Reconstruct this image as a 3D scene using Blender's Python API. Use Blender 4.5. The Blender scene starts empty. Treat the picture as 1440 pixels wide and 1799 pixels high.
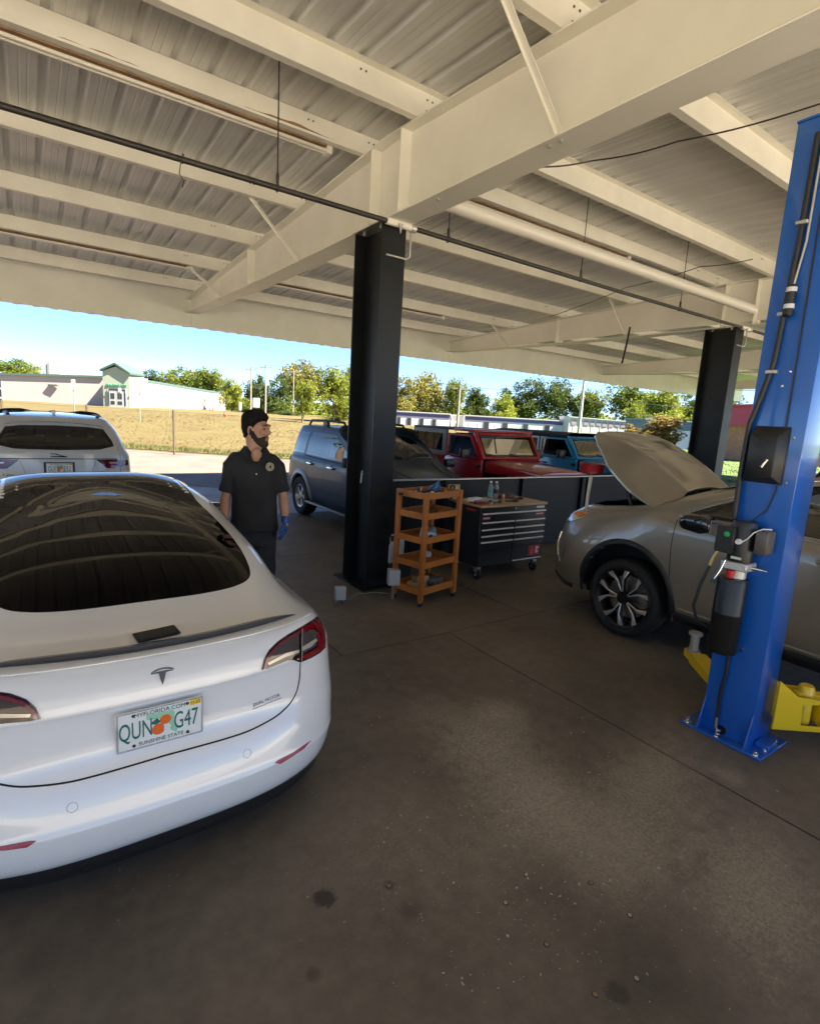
import bpy, bmesh, math, random
import numpy as np
from mathutils import Vector, Matrix, noise
from mathutils.bvhtree import BVHTree
PI = math.pi
R = math.radians
random.seed(7)
rng = np.random.default_rng(11)
sc = bpy.context.scene
col = sc.collection
# ------------------------------------------------------------------ camera, sky, sun, exposure
CAM_H = 1.92
PITCH, ROLL, YAW = R(9.85), R(3.35), R(-35.4)
FPX, CX, CY = 957.0, 720.0, 899.5
def cam_axes():
    cp, sp = math.cos(PITCH), math.sin(PITCH)
    f = Vector((0, cp, -sp)); u = Vector((0, sp, cp)); r = Vector((1, 0, 0))
    cr, sr = math.cos(ROLL), math.sin(ROLL)
    r2 = r*cr + u*sr; u2 = u*cr - r*sr
    Z = Matrix.Rotation(YAW, 3, 'Z')
    return Z @ r2, Z @ u2, Z @ f
CR, CU, CF = cam_axes()
cd = bpy.data.cameras.new('camera'); cam = bpy.data.objects.new('camera', cd); col.objects.link(cam)
cd.sensor_fit = 'HORIZONTAL'; cd.sensor_width = 36.0; cd.lens = 36.0*FPX/1440.0
cd.clip_start = 0.05; cd.clip_end = 3000.0
M4 = Matrix(((CR.x, CU.x, -CF.x, 0), (CR.y, CU.y, -CF.y, 0), (CR.z, CU.z, -CF.z, CAM_H), (0, 0, 0, 1)))
cam.matrix_world = M4
sc.camera = cam
SUN_EL, SUN_AZ = R(51.0), R(140.0)      # azimuth clockwise from +Y
sun_dir = Vector((math.sin(SUN_AZ)*math.cos(SUN_EL), math.cos(SUN_AZ)*math.cos(SUN_EL), math.sin(SUN_EL)))
w = bpy.data.worlds.new('World'); sc.world = w; w.use_nodes = True
nt = w.node_tree
bg = nt.nodes['Background']; sky = nt.nodes.new('ShaderNodeTexSky')
sky.sky_type = 'NISHITA'; sky.sun_disc = False
sky.sun_elevation = SUN_EL; sky.sun_rotation = SUN_AZ
sky.air_density = 0.5; sky.dust_density = 0.0; sky.ozone_density = 4.0; sky.altitude = 20
nt.links.new(sky.outputs['Color'], bg.inputs['Color']); bg.inputs['Strength'].default_value = 0.05
sl = bpy.data.lights.new('sun', 'SUN'); so = bpy.data.objects.new('sun', sl); col.objects.link(so)
sl.energy = 5.0; sl.angle = R(0.5); sl.color = (1.0, 0.90, 0.74)
so.rotation_euler = sun_dir.to_track_quat('Z', 'Y').to_euler(); so.location = (30, -20, 40)
vs = sc.view_settings
vs.view_transform = 'Standard'; vs.look = 'None'; vs.gamma = 1.0; vs.use_curve_mapping = False
vs.exposure = 2.65
cy = sc.cycles
cy.max_bounces = 12; cy.diffuse_bounces = 8; cy.glossy_bounces = 4; cy.transmission_bounces = 8; cy.transparent_max_bounces = 16
cy.caustics_reflective = False; cy.caustics_refractive = False; cy.sample_clamp_indirect = 8.0
cy.use_denoising = True
# ------------------------------------------------------------------ pixel -> world (photo pixels)
def ray(x, y):
    return CF + CR*((x-CX)/FPX) - CU*((y-CY)/FPX)
ORG = Vector((0, 0, CAM_H))
def onz(x, y, z=0.0):
    d = ray(x, y); return ORG + d*((z-CAM_H)/d.z)
def onX(x, y, X):
    d = ray(x, y); return ORG + d*(X/d.x)
def onY(x, y, Y):
    d = ray(x, y); return ORG + d*(Y/d.y)
def atd(x, y, D):
    return ORG + ray(x, y)*D
# ------------------------------------------------------------------ materials
MATS = {}
def hexlin(h):
    h = h.lstrip('#'); o = []
    for i in (0, 2, 4):
        c = int(h[i:i+2], 16)/255; o.append(c/12.92 if c <= .04045 else ((c+.055)/1.055)**2.4)
    return tuple(o)
def mat(name, colr, rough=.5, metal=0.0, var=0.0, vscale=4.0, bump=0.0, bscale=60.0, coat=0.0, spec=.5, trans=0.0, alpha=1.0, emis=None, col2=None, detail=4.0, objvar=0.0, rvar=0.0, stretch=None, coatr=.03):
    if name in MATS: return MATS[name]
    m = bpy.data.materials.new(name); m.use_nodes = True; MATS[name] = m
    n = m.node_tree.nodes; L = m.node_tree.links; p = n['Principled BSDF']
    c4 = (*colr, 1)
    p.inputs['Base Color'].default_value = c4; p.inputs['Roughness'].default_value = rough
    p.inputs['Metallic'].default_value = metal; p.inputs['Specular IOR Level'].default_value = spec
    p.inputs['Coat Weight'].default_value = coat; p.inputs['Coat Roughness'].default_value = coatr
    p.inputs['Transmission Weight'].default_value = trans; p.inputs['Alpha'].default_value = alpha
    if emis: p.inputs['Emission Color'].default_value = (*emis[0], 1); p.inputs['Emission Strength'].default_value = emis[1]
    if var or bump or rvar or col2:
        tc = n.new('ShaderNodeTexCoord'); mp = n.new('ShaderNodeMapping')
        L.new(tc.outputs['Object'], mp.inputs['Vector'])
        if stretch: mp.inputs['Scale'].default_value = stretch
        vec = mp.outputs['Vector']
    if var or col2 or rvar:
        nz = n.new('ShaderNodeTexNoise'); nz.inputs['Scale'].default_value = vscale; nz.inputs['Detail'].default_value = detail
        nz.inputs['Roughness'].default_value = .6
        L.new(vec, nz.inputs['Vector'])
        rp = n.new('ShaderNodeValToRGB'); rp.color_ramp.elements[0].position = .3; rp.color_ramp.elements[1].position = .7
        a = tuple(max(0, k*(1-var)) for k in colr); b = col2 if col2 else tuple(min(1, k*(1+var)) for k in colr)
        rp.color_ramp.elements[0].color = (*a, 1); rp.color_ramp.elements[1].color = (*b, 1)
        L.new(nz.outputs['Fac'], rp.inputs['Fac'])
        src = rp.outputs['Color']
        if objvar:
            oi = n.new('ShaderNodeObjectInfo'); hs = n.new('ShaderNodeHueSaturation')
            mr = n.new('ShaderNodeMapRange'); mr.inputs['To Min'].default_value = 1-objvar; mr.inputs['To Max'].default_value = 1+objvar
            L.new(oi.outputs['Random'], mr.inputs['Value']); L.new(mr.outputs['Result'], hs.inputs['Value']); L.new(src, hs.inputs['Color'])
            src = hs.outputs['Color']
        L.new(src, p.inputs['Base Color'])
        if rvar:
            mr2 = n.new('ShaderNodeMapRange'); mr2.inputs['To Min'].default_value = max(.02, rough-rvar); mr2.inputs['To Max'].default_value = min(1, rough+rvar)
            L.new(nz.outputs['Fac'], mr2.inputs['Value']); L.new(mr2.outputs['Result'], p.inputs['Roughness'])
    if bump:
        bz = n.new('ShaderNodeTexNoise'); bz.inputs['Scale'].default_value = bscale; bz.inputs['Detail'].default_value = 4
        L.new(vec, bz.inputs['Vector'])
        bp = n.new('ShaderNodeBump'); bp.inputs['Strength'].default_value = bump; bp.inputs['Distance'].default_value = .01
        L.new(bz.outputs['Fac'], bp.inputs['Height']); L.new(bp.outputs['Normal'], p.inputs['Normal'])
    return m
def glassmat(name, tint, rough=.01, dark=.75):
    """thin tinted window pane: part transparent, part glossy reflection"""
    if name in MATS: return MATS[name]
    m = bpy.data.materials.new(name); m.use_nodes = True; MATS[name] = m
    n = m.node_tree.nodes; L = m.node_tree.links; n.clear()
    out = n.new('ShaderNodeOutputMaterial'); tr = n.new('ShaderNodeBsdfTransparent'); gl = n.new('ShaderNodeBsdfGlossy')
    tr.inputs['Color'].default_value = (*tint, 1); gl.inputs['Roughness'].default_value = rough; gl.inputs['Color'].default_value = (1, 1, 1, 1)
    fr = n.new('ShaderNodeFresnel'); fr.inputs['IOR'].default_value = 1.55
    mr = n.new('ShaderNodeMapRange'); mr.inputs['From Min'].default_value = 0; mr.inputs['From Max'].default_value = 1
    mr.inputs['To Min'].default_value = .06; mr.inputs['To Max'].default_value = 1.0
    L.new(fr.outputs['Fac'], mr.inputs['Value'])
    mx = n.new('ShaderNodeMixShader'); L.new(mr.outputs['Result'], mx.inputs['Fac']); L.new(tr.outputs['BSDF'], mx.inputs[1]); L.new(gl.outputs['BSDF'], mx.inputs[2])
    L.new(mx.outputs['Shader'], out.inputs['Surface'])
    return m
# ------------------------------------------------------------------ mesh helpers
def finish(me, m, smooth=None):
    if m is not None:
        for k in (m if isinstance(m, (list, tuple)) else [m]): me.materials.append(k)
    if smooth is not None:
        me.polygons.foreach_set('use_smooth', [True]*len(me.polygons))
        if smooth < 180: me.set_sharp_from_angle(angle=R(smooth))
    me.update()
    return me
def link(name, me, parent=None, loc=None, rot=None):
    o = bpy.data.objects.new(name, me); col.objects.link(o)
    if parent is not None: o.parent = parent
    if loc is not None: o.location = loc
    if rot is not None: o.rotation_euler = rot
    return o
def tag(o, label=None, cat=None, group=None, kind=None):
    if label: o['label'] = label
    if cat: o['category'] = cat
    if group: o['group'] = group
    if kind: o['kind'] = kind
    return o
def thing(name, label, cat, loc=(0, 0, 0), rz=0.0, group=None):
    o = bpy.data.objects.new(name, None); col.objects.link(o); o.empty_display_size = .2
    o.location = loc; o.rotation_euler = (0, 0, rz)
    return tag(o, label, cat, group)
def copy_tree(o, parent=None):
    c = o.copy(); col.objects.link(c); c.parent = parent
    for ch in list(o.children): copy_tree(ch, c)
    return c
class MB:
    def __init__(s): s.v = []; s.f = []; s.mi = []
    def add(s, vs, fs, mi=0):
        b = len(s.v); s.v += [tuple(p) for p in vs]; s.f += [tuple(i+b for i in f) for f in fs]; s.mi += [mi]*len(fs); return s
    def box(s, lo, hi, M=None, mi=0):
        x0, y0, z0 = lo; x1, y1, z1 = hi
        vs = [Vector(p) for p in ((x0,y0,z0),(x1,y0,z0),(x1,y1,z0),(x0,y1,z0),(x0,y0,z1),(x1,y0,z1),(x1,y1,z1),(x0,y1,z1))]
        if M is not None: vs = [M @ p for p in vs]
        return s.add(vs, ((0,3,2,1),(4,5,6,7),(0,1,5,4),(1,2,6,5),(2,3,7,6),(3,0,4,7)), mi)
    def beam(s, a, b, w, h, up=(0, 0, 1), mi=0):
        a = Vector(a); b = Vector(b); d = (b-a); L = d.length; d.normalize()
        u = Vector(up); sd = d.cross(u)
        if sd.length < 1e-4: sd = d.cross(Vector((1, 0, 0)))
        sd.normalize(); u = sd.cross(d)
        M = Matrix(((d.x, sd.x, u.x, a.x), (d.y, sd.y, u.y, a.y), (d.z, sd.z, u.z, a.z), (0, 0, 0, 1)))
        return s.box((0, -w/2, -h/2), (L, w/2, h/2), M, mi)
    def tube(s, pts, r, n=8, caps=True, mi=0):
        pts = [Vector(p) for p in pts]; k = len(pts)
        rs = r if isinstance(r, (list, tuple)) else [r]*k
        prev = None; vs = []
        for i, p in enumerate(pts):
            t = (pts[min(i+1, k-1)]-pts[max(i-1, 0)]).normalized()
            if prev is None:
                a = t.orthogonal().normalized()
            else:
                a = (prev - t*prev.dot(t)); a = a.normalized() if a.length > 1e-6 else t.orthogonal().normalized()
            prev = a; b = t.cross(a)
            for j in range(n):
                th = 2*PI*j/n; vs.append(p + (a*math.cos(th)+b*math.sin(th))*rs[i])
        fs = []
        for i in range(k-1):
            for j in range(n):
                j2 = (j+1) % n; fs.append((i*n+j, i*n+j2, (i+1)*n+j2, (i+1)*n+j))
        if caps: fs.append(tuple(range(n-1, -1, -1))); fs.append(tuple((k-1)*n+j for j in range(n)))
        return s.add(vs, fs, mi)
    def lathe(s, prof, n=24, M=None, cap0=True, cap1=True, mi=0):
        vs = []; k = len(prof)
        for r, z in prof:
            for j in range(n):
                th = 2*PI*j/n; p = Vector((r*math.cos(th), r*math.sin(th), z)); vs.append(M @ p if M is not None else p)
        fs = []
        for i in range(k-1):
            for j in range(n):
                j2 = (j+1) % n; fs.append((i*n+j, i*n+j2, (i+1)*n+j2, (i+1)*n+j))
        if cap0: fs.append(tuple(range(n-1, -1, -1)))
        if cap1: fs.append(tuple((k-1)*n+j for j in range(n)))
        return s.add(vs, fs, mi)
    def prism(s, poly, h0, h1, M=None, mi=0):
        n = len(poly)
        vs = [Vector((x, y, h0)) for x, y in poly]+[Vector((x, y, h1)) for x, y in poly]
        if M is not None: vs = [M @ p for p in vs]
        area = sum(poly[i][0]*poly[(i+1) % n][1]-poly[(i+1) % n][0]*poly[i][1] for i in range(n))
        fs = [tuple(range(n-1, -1, -1)), tuple(range(n, 2*n))]+[(i, (i+1) % n, n+(i+1) % n, n+i) for i in range(n)]
        if area < 0: fs = [tuple(reversed(f)) for f in fs]
        return s.add(vs, fs, mi)
    def mesh(s, name, m=None, smooth=None, bevel=0, seg=1):
        me = bpy.data.meshes.new(name); me.from_pydata(s.v, [], s.f)
        if len(set(s.mi)) > 1: me.polygons.foreach_set('material_index', s.mi)
        if bevel:
            bm = bmesh.new(); bm.from_mesh(me)
            es = [e for e in bm.edges if len(e.link_faces) == 2 and e.calc_face_angle(0) > .5]
            bmesh.ops.bevel(bm, geom=es, offset=bevel, segments=seg, affect='EDGES', profile=.5, clamp_overlap=True)
            bm.to_mesh(me); bm.free()
            if smooth is None: smooth = 40
        return finish(me, m, smooth)
    def build(s, name, m, parent=None, smooth=None, bevel=0, seg=1, loc=None, rot=None):
        return link(name, s.mesh(name, m, smooth, bevel, seg), parent, loc, rot)
def rotm(axis, ang, loc=(0, 0, 0)):
    return Matrix.Translation(loc) @ Matrix.Rotation(ang, 4, axis)
def frame(o, x, y, z):
    """4x4 matrix from an origin and three axes"""
    x = Vector(x); y = Vector(y); z = Vector(z); o = Vector(o)
    return Matrix(((x.x, y.x, z.x, o.x), (x.y, y.y, z.y, o.y), (x.z, y.z, z.z, o.z), (0, 0, 0, 1)))
def text_mesh(body, size, depth=.002, align='CENTER', sx=1.0):
    cu = bpy.data.curves.new('lettering', 'FONT'); cu.body = body; cu.size = size; cu.extrude = depth/2
    cu.align_x = align; cu.align_y = 'CENTER'; cu.resolution_u = 3
    o = bpy.data.objects.new('lettering', cu); col.objects.link(o)
    dg = bpy.context.evaluated_depsgraph_get(); me = bpy.data.meshes.new_from_object(o.evaluated_get(dg))
    bpy.data.objects.remove(o); bpy.data.curves.remove(cu)
    if sx != 1.0:
        for v in me.vertices: v.co.x *= sx
    me.materials.clear()
    return me
def text(name, body, size, m, parent, M, depth=.002, sx=1.0, align='CENTER'):
    me = text_mesh(body, size, depth, align, sx); me.transform(M); finish(me, m)
    return link(name, me, parent)
# ------------------------------------------------------------------ setting: floor, lot, field
def ground_mat(name, base, scale, rough, spots=0.0, flecks=0.0, wear=None, rvar=.15, stains=(), scuffs=()):
    m = bpy.data.materials.new(name); m.use_nodes = True; MATS[name] = m
    n = m.node_tree.nodes; L = m.node_tree.links; p = n['Principled BSDF']
    geo = n.new('ShaderNodeNewGeometry'); pos = geo.outputs['Position']
    def nz(s, d=6, r=.65):
        k = n.new('ShaderNodeTexNoise'); k.inputs['Scale'].default_value = s; k.inputs['Detail'].default_value = d; k.inputs['Roughness'].default_value = r
        L.new(pos, k.inputs['Vector']); return k.outputs['Fac']
    def ramp(src, stops):
        k = n.new('ShaderNodeValToRGB'); els = k.color_ramp.elements
        while len(els) < len(stops): els.new(.5)
        for e, (ps, c) in zip(els, stops): e.position = ps; e.color = (*c, 1)
        L.new(src, k.inputs['Fac']); return k.outputs['Color']
    def mix(fac, a, b, mode='MIX'):
        k = n.new('ShaderNodeMix'); k.data_type = 'RGBA'; k.blend_type = mode
        if isinstance(fac, float): k.inputs[0].default_value = fac
        else: L.new(fac, k.inputs[0])
        for i, q in ((6, a), (7, b)):
            if isinstance(q, tuple): k.inputs[i].default_value = (*q, 1)
            else: L.new(q, k.inputs[i])
        return k.outputs[2]
    d = tuple(c*.55 for c in base); l = tuple(min(1, c*1.45) for c in base)
    c = ramp(nz(scale), [(.28, d), (.5, base), (.75, l)])
    c = mix(.35, c, ramp(nz(scale*9, 4), [(.3, tuple(k*.6 for k in base)), (.7, tuple(k*1.5 for k in base))]))
    if spots:                          # dark oil spots
        v = n.new('ShaderNodeTexVoronoi'); v.inputs['Scale'].default_value = 1.1; L.new(pos, v.inputs['Vector'])
        f1 = ramp(v.outputs['Distance'], [(.05, (1, 1, 1)), (.09, (0, 0, 0))])
        k = n.new('ShaderNodeMath'); k.operation = 'MULTIPLY'; L.new(f1, k.inputs[0]); k.inputs[1].default_value = spots
        c = mix(k.outputs[0], c, tuple(q*.25 for q in base))
        g = ramp(nz(.9, 3), [(.52, (0, 0, 0)), (.66, (1, 1, 1))])
        k2 = n.new('ShaderNodeMath'); k2.operation = 'MULTIPLY'; L.new(g, k2.inputs[0]); k2.inputs[1].default_value = .55*spots
        c = mix(k2.outputs[0], c, tuple(q*.4 for q in base))
    if flecks:                         # pale chips and dried splashes
        v = n.new('ShaderNodeTexVoronoi'); v.inputs['Scale'].default_value = 13; L.new(pos, v.inputs['Vector'])
        f1 = ramp(v.outputs['Distance'], [(.035, (1, 1, 1)), (.075, (0, 0, 0))])
        msk = ramp(nz(1.3, 5), [(.46, (0, 0, 0)), (.60, (1, 1, 1))])
        k = n.new('ShaderNodeMath'); k.operation = 'MULTIPLY'; L.new(f1, k.inputs[0]); L.new(msk, k.inputs[1])
        k3 = n.new('ShaderNodeMath'); k3.operation = 'MULTIPLY'; L.new(k.outputs[0], k3.inputs[0]); k3.inputs[1].default_value = flecks
        c = mix(k3.outputs[0], c, (.42, .39, .33))
        fine = ramp(nz(38, 3, .8), [(.62, (0, 0, 0)), (.72, (1, 1, 1))])
        k4 = n.new('ShaderNodeMath'); k4.operation = 'MULTIPLY'; L.new(fine, k4.inputs[0]); L.new(msk, k4.inputs[1])
        k5 = n.new('ShaderNodeMath'); k5.operation = 'MULTIPLY'; L.new(k4.outputs[0], k5.inputs[0]); k5.inputs[1].default_value = .9*flecks
        c = mix(k5.outputs[0], c, (.30, .27, .23))
    def blobmask(x_, y_, rx, ry, rot, soft, amt, jit):
        mp = n.new('ShaderNodeMapping'); mp.vector_type = 'TEXTURE'; mp.inputs['Location'].default_value = (x_, y_, 0); mp.inputs['Rotation'].default_value = (0, 0, rot); mp.inputs['Scale'].default_value = (rx, ry, 1)
        L.new(pos, mp.inputs['Vector']); ln = n.new('ShaderNodeVectorMath'); ln.operation = 'LENGTH'
        fl_ = n.new('ShaderNodeVectorMath'); fl_.operation = 'MULTIPLY'; fl_.inputs[1].default_value = (1, 1, 0); L.new(mp.outputs[0], fl_.inputs[0]); L.new(fl_.outputs[0], ln.inputs[0])
        ns = nz(jit, 5, .7); ad = n.new('ShaderNodeMath'); ad.operation = 'MULTIPLY_ADD'; L.new(ns, ad.inputs[0]); ad.inputs[1].default_value = 1.4; ad.inputs[2].default_value = -.7
        sm = n.new('ShaderNodeMath'); sm.operation = 'ADD'; L.new(ln.outputs['Value'], sm.inputs[0]); L.new(ad.outputs[0], sm.inputs[1])
        m_ = n.new('ShaderNodeMapRange'); m_.interpolation_type = 'SMOOTHSTEP'; m_.inputs['From Min'].default_value = 1-soft; m_.inputs['From Max'].default_value = 1+soft*.3; m_.inputs['To Min'].default_value = amt; m_.inputs['To Max'].default_value = 0
        L.new(sm.outputs[0], m_.inputs['Value']); return m_.outputs['Result']
    gr_ = ramp(nz(55, 4, .8), [(.36, (.18, .18, .18)), (.62, (1, 1, 1))])
    for (x_, y_, rx, ry, rot, soft, amt, jit) in scuffs:
        mm_ = n.new('ShaderNodeMath'); mm_.operation = 'MULTIPLY'; L.new(blobmask(x_, y_, rx, ry, rot, soft, amt, jit), mm_.inputs[0]); L.new(gr_, mm_.inputs[1])
        c = mix(mm_.outputs[0], c, tuple(min(1, q*3.1) for q in base))
    for (x_, y_, rx, ry, rot, soft, amt, jit) in stains: c = mix(blobmask(x_, y_, rx, ry, rot, soft, amt, jit), c, tuple(q*.22 for q in base))
    L.new(c, p.inputs['Base Color'])
    mr = n.new('ShaderNodeMapRange'); mr.inputs['To Min'].default_value = rough-rvar; mr.inputs['To Max'].default_value = min(1, rough+rvar)
    L.new(nz(scale*1.7, 5), mr.inputs['Value']); L.new(mr.outputs['Result'], p.inputs['Roughness'])
    bp = n.new('ShaderNodeBump'); bp.inputs['Strength'].default_value = .35; bp.inputs['Distance'].default_value = .006
    L.new(nz(70, 5, .7), bp.inputs['Height']); L.new(bp.outputs['Normal'], p.inputs['Normal'])
    return m
def st(x_, y_, r, soft, amt, jit, k=1.0):
    p = onz(x_, y_); return (p.x, p.y, r, r*k, .4, soft, amt, jit)
STN = [st(570, 1578, .050, .4, .9, 30), st(684, 1556, .03, .6, .6, 40), st(722, 1600, .06, .9, .45, 30), st(550, 1712, .03, .6, .6, 40), st(1130, 1690, .34, .9, .5, 6), st(960, 1560, .22, .9, .38, 8), st(160, 1700, .4, .9, .3, 5), st(700, 1110, .3, .9, .3, 6), st(1060, 1260, .5, .9, .35, 5), st(820, 1040, .5, .9, .35, 5), st(1085, 1745, .05, .5, .7, 25)]
SCF = [st(850, 1300, .42, .9, .8, 16, .8), st(930, 1390, .38, .9, .7, 18), st(1140, 1390, .9, .95, .6, 12, .35), st(1330, 1560, .6, .95, .65, 12, .5), st(880, 1250, .2, .9, .6, 25), st(1000, 1480, .5, .9, .35, 14), st(1280, 1365, .10, .9, .5, 12), st(760, 1250, .3, .9, .3, 9), st(700, 1480, .5, .95, .22, 8)]
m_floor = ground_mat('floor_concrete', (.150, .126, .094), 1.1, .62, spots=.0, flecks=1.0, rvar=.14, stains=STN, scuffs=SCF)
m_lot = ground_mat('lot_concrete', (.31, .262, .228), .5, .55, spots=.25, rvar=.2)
m_joint = mat('joint_dirt', (.022, .018, .014), .9)
m_grass = mat('dry_grass', (.140, .090, .023), .9, var=.35, vscale=.35, bump=.6, bscale=9, col2=(.125, .106, .027), detail=8)
m_verge = mat('verge_grass', (.09, .10, .02), .9, var=.4, vscale=1.5, bump=.6, bscale=14)
m_green = mat('green_lawn', (.07, .12, .022), .9, var=.4, vscale=.8, bump=.5, bscale=10)
# grass edge direction (the road runs at an angle to the canopy)
GE0 = Vector((3.85, 24.4, 0)); GD = Vector((.778, -.628, 0)); GN = Vector((.628, .778, 0))
def gpt(a, b, z=0): p = GE0 + GD*a + GN*b; return Vector((p.x, p.y, z))
def fieldz(a, b):
    t = max(0.0, b-1.5); k = 1.0/(1+math.exp((a-22)/9.0))
    return .03 + .0172*k*min(t, 62) + .05*math.sin(a*.35)*min(1, t/12)*k
nv = []; nf = []
As = list(np.linspace(-160, 260, 85)); Bs = [0, .5, 1.2, 2, 4, 7, 11, 16, 22, 29, 37, 46, 56, 66, 80, 110, 160, 260, 500]
for b in Bs:
    for a in As: nv.append(gpt(a, b, fieldz(a, b)))
W_ = len(As)
for j in range(len(Bs)-1):
    for i in range(W_-1): nf.append((j*W_+i, j*W_+i+1, (j+1)*W_+i+1, (j+1)*W_+i))
me = bpy.data.meshes.new('field'); me.from_pydata(nv, [], nf); finish(me, [m_grass, m_green], 180)
for p_ in me.polygons:
    if (p_.center-GE0).dot(GD) > 21: p_.material_index = 1
tag(link('field', me), 'sloping field of dry golden grass rising behind the wire fence', kind='structure')
mb = MB(); lim = 700
mb.add([(-lim, -lim, -.03), (lim, -lim, -.03), (lim, lim, -.03), (-lim, lim, -.03)], [(0, 1, 2, 3)])
tag(mb.build('ground', m_green), 'flat green ground reaching to the horizon', kind='structure')
# parking lot up to the grass edge
mb = MB(); q = [gpt(-70, -.0), gpt(60, -.0)]
mb.add([(q[0].x, q[0].y, -.012), (q[1].x, q[1].y, -.012), (q[1].x+4, -60, -.012), (q[0].x, -60, -.012)], [(0, 3, 2, 1)])
tag(mb.build('parking_lot', m_lot), 'pale concrete parking lot around the open shed', kind='structure')
mb = MB(); mb.add([(-60, -60, -.006), (60, -60, -.006), (60, -3.6, -.006), (-60, -3.6, -.006)], [(0, 1, 2, 3)])  # out-of-view bright ground, added to bounce sunlight up to the ceiling
tag(mb.build('bounce_ground', ground_mat('bounce_concrete', (.60, .555, .50), .5, .7)), 'unseen pale concrete added on the near side to bounce sunlight under the roof', kind='structure')
mb = MB(); mb.add([gpt(-70, -8.8, -.006), gpt(60, -8.8, -.006), gpt(60, .02, -.006), gpt(-70, .02, -.006)], [(0, 1, 2, 3)])  # sunlit part of the lot, overlaid in darker colour to offset strong sun
tag(mb.build('lot_toned_strip', ground_mat('toned_lot_surface', (.155, .122, .104), .6, .75)), 'sunlit pinkish lot strip along the grass verge, coloured darker against the sun', kind='structure')
# verge: strip of greener grass between lot edge and fence, as tufts
mb = MB()
mb.add([gpt(-60, -.05, .012), gpt(70, -.05, .012), gpt(70, 1.6, .05), gpt(-60, 1.6, .05)], [(0, 1, 2, 3)])
for i in range(5200):
    a = random.uniform(-8, 18); b = random.betavariate(1.2, 1.6)*1.7; h = random.uniform(.05, .17); th = random.uniform(0, PI)
    p = gpt(a, b, .02); d = Vector((math.cos(th), math.sin(th), 0))*random.uniform(.02, .05); t = Vector((random.uniform(-.06, .06), random.uniform(-.06, .06), h))
    mb.add([p-d, p+d, p+t], [(0, 1, 2)])
tag(mb.build('verge', m_verge), 'narrow strip of green grass along the foot of the wire fence', 'grass', kind='stuff')
# tufts over the dry field
mb = MB()
for i in range(22000):
    b = 1.5+46*random.random()**1.6; a = random.uniform(-14-b*.3, 30+b*.5); h = random.uniform(.02, .06); th = random.uniform(0, PI)
    p = gpt(a, b, fieldz(a, b)); s_ = .03+.0016*b
    d = Vector((math.cos(th), math.sin(th), 0))*random.uniform(.6, 1.4)*s_; t = Vector((random.uniform(-.08, .08), random.uniform(-.08, .08), h))
    mb.add([p-d, p+d, p+t], [(0, 1, 2)])
tag(mb.build('dry_grass_tufts', m_grass), 'short dry grass tufts covering the golden field', 'grass', kind='stuff')
# floor under the canopy: slabs with recessed joints
mb = MB(); mb.add([(-9, -6, -.009), (24, -6, -.009), (24, 9.6, -.009), (-9, 9.6, -.009)], [(0, 1, 2, 3)])
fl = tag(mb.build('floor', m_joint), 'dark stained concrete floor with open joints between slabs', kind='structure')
g = .0035
def slab(x0, y0, x1, y1, chip=.004):
    # edge slightly ragged
    def edge(a, b, n=14):
        o = []
        for i in range(n):
            t = i/n; p = Vector(a).lerp(Vector(b), t); nrm = Vector((b[1]-a[1], a[0]-b[0])).normalized()
            o.append((p.x - nrm.x*abs(random.gauss(0, chip)), p.y - nrm.y*abs(random.gauss(0, chip))))
        return o
    P = [(x0+g, y0+g), (x1-g, y0+g), (x1-g, y1-g), (x0+g, y1-g)]
    poly = sum((edge(P[i], P[(i+1) % 4]) for i in range(4)), [])
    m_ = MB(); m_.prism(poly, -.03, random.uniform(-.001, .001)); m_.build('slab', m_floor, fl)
xs_near = [-9, -4.2, 2.0-.0, 2.95, 8.6, 14.3, 24]
for (y0, y1, xs) in ((-6, 3.62, [-9, -2.2, 3.08, 8.6, 14.3, 24]), (3.62, 6.69, [-9, -3.9, 2.0, 4.12, 9.9, 15.6, 24]), (6.69, 9.6, [-9, -3.4, 2.45, 8.0, 13.7, 24])):
    for a, b in zip(xs[:-1], xs[1:]): slab(a, y0, b, y1)
# ------------------------------------------------------------------ canopy
m_paint = mat('cream_paint', (.85, .83, .73), .42, var=.06, vscale=1.3, bump=.06, bscale=35)
m_paint2 = mat('cream_paint_purlin', (.87, .85, .75), .45, var=.07, vscale=2.0, bump=.05, bscale=40)
m_rust = mat('rust_bare', (.30, .19, .10), .8, var=.35, vscale=9)
m_sheet = mat('galvanised_sheet', (.74, .74, .71), .45, metal=.05, var=.09, vscale=1.6, stretch=(6.0, .25, 1.0), bump=.05, bscale=12)
m_black = mat('black_column_paint', (.008, .009, .010), .42, spec=.35, var=.3, vscale=3, bump=.12, bscale=18, rvar=.1)
m_bolt = mat('zinc_bolt', (.62, .60, .56), .35, metal=.8)
m_dpipe = mat('dark_pipe', (.035, .030, .026), .5, var=.3, vscale=6)
m_galv = mat('galvanised_pipe', (.55, .54, .50), .4, metal=.5, var=.15, vscale=5)
RID, SLP, ZTOP, ZBOT = 5.05, .05, 4.85, 3.855
EF, EN = 13.3, -3.2
def rz_(Y): return ZTOP - SLP*abs(Y-RID)
canopy = thing('canopy', 'open steel canopy with cream painted beams and ribbed sheet roof', 'canopy', (0, 0, 0))
XR = [-11.63, -4.23, 3.17, 10.57, 17.97, 25.37]
FW, FT, WT = .29, .016, .012
def rt_(Y): return rz_(Y)-.224          # beam top: purlins lie on the beams
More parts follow.
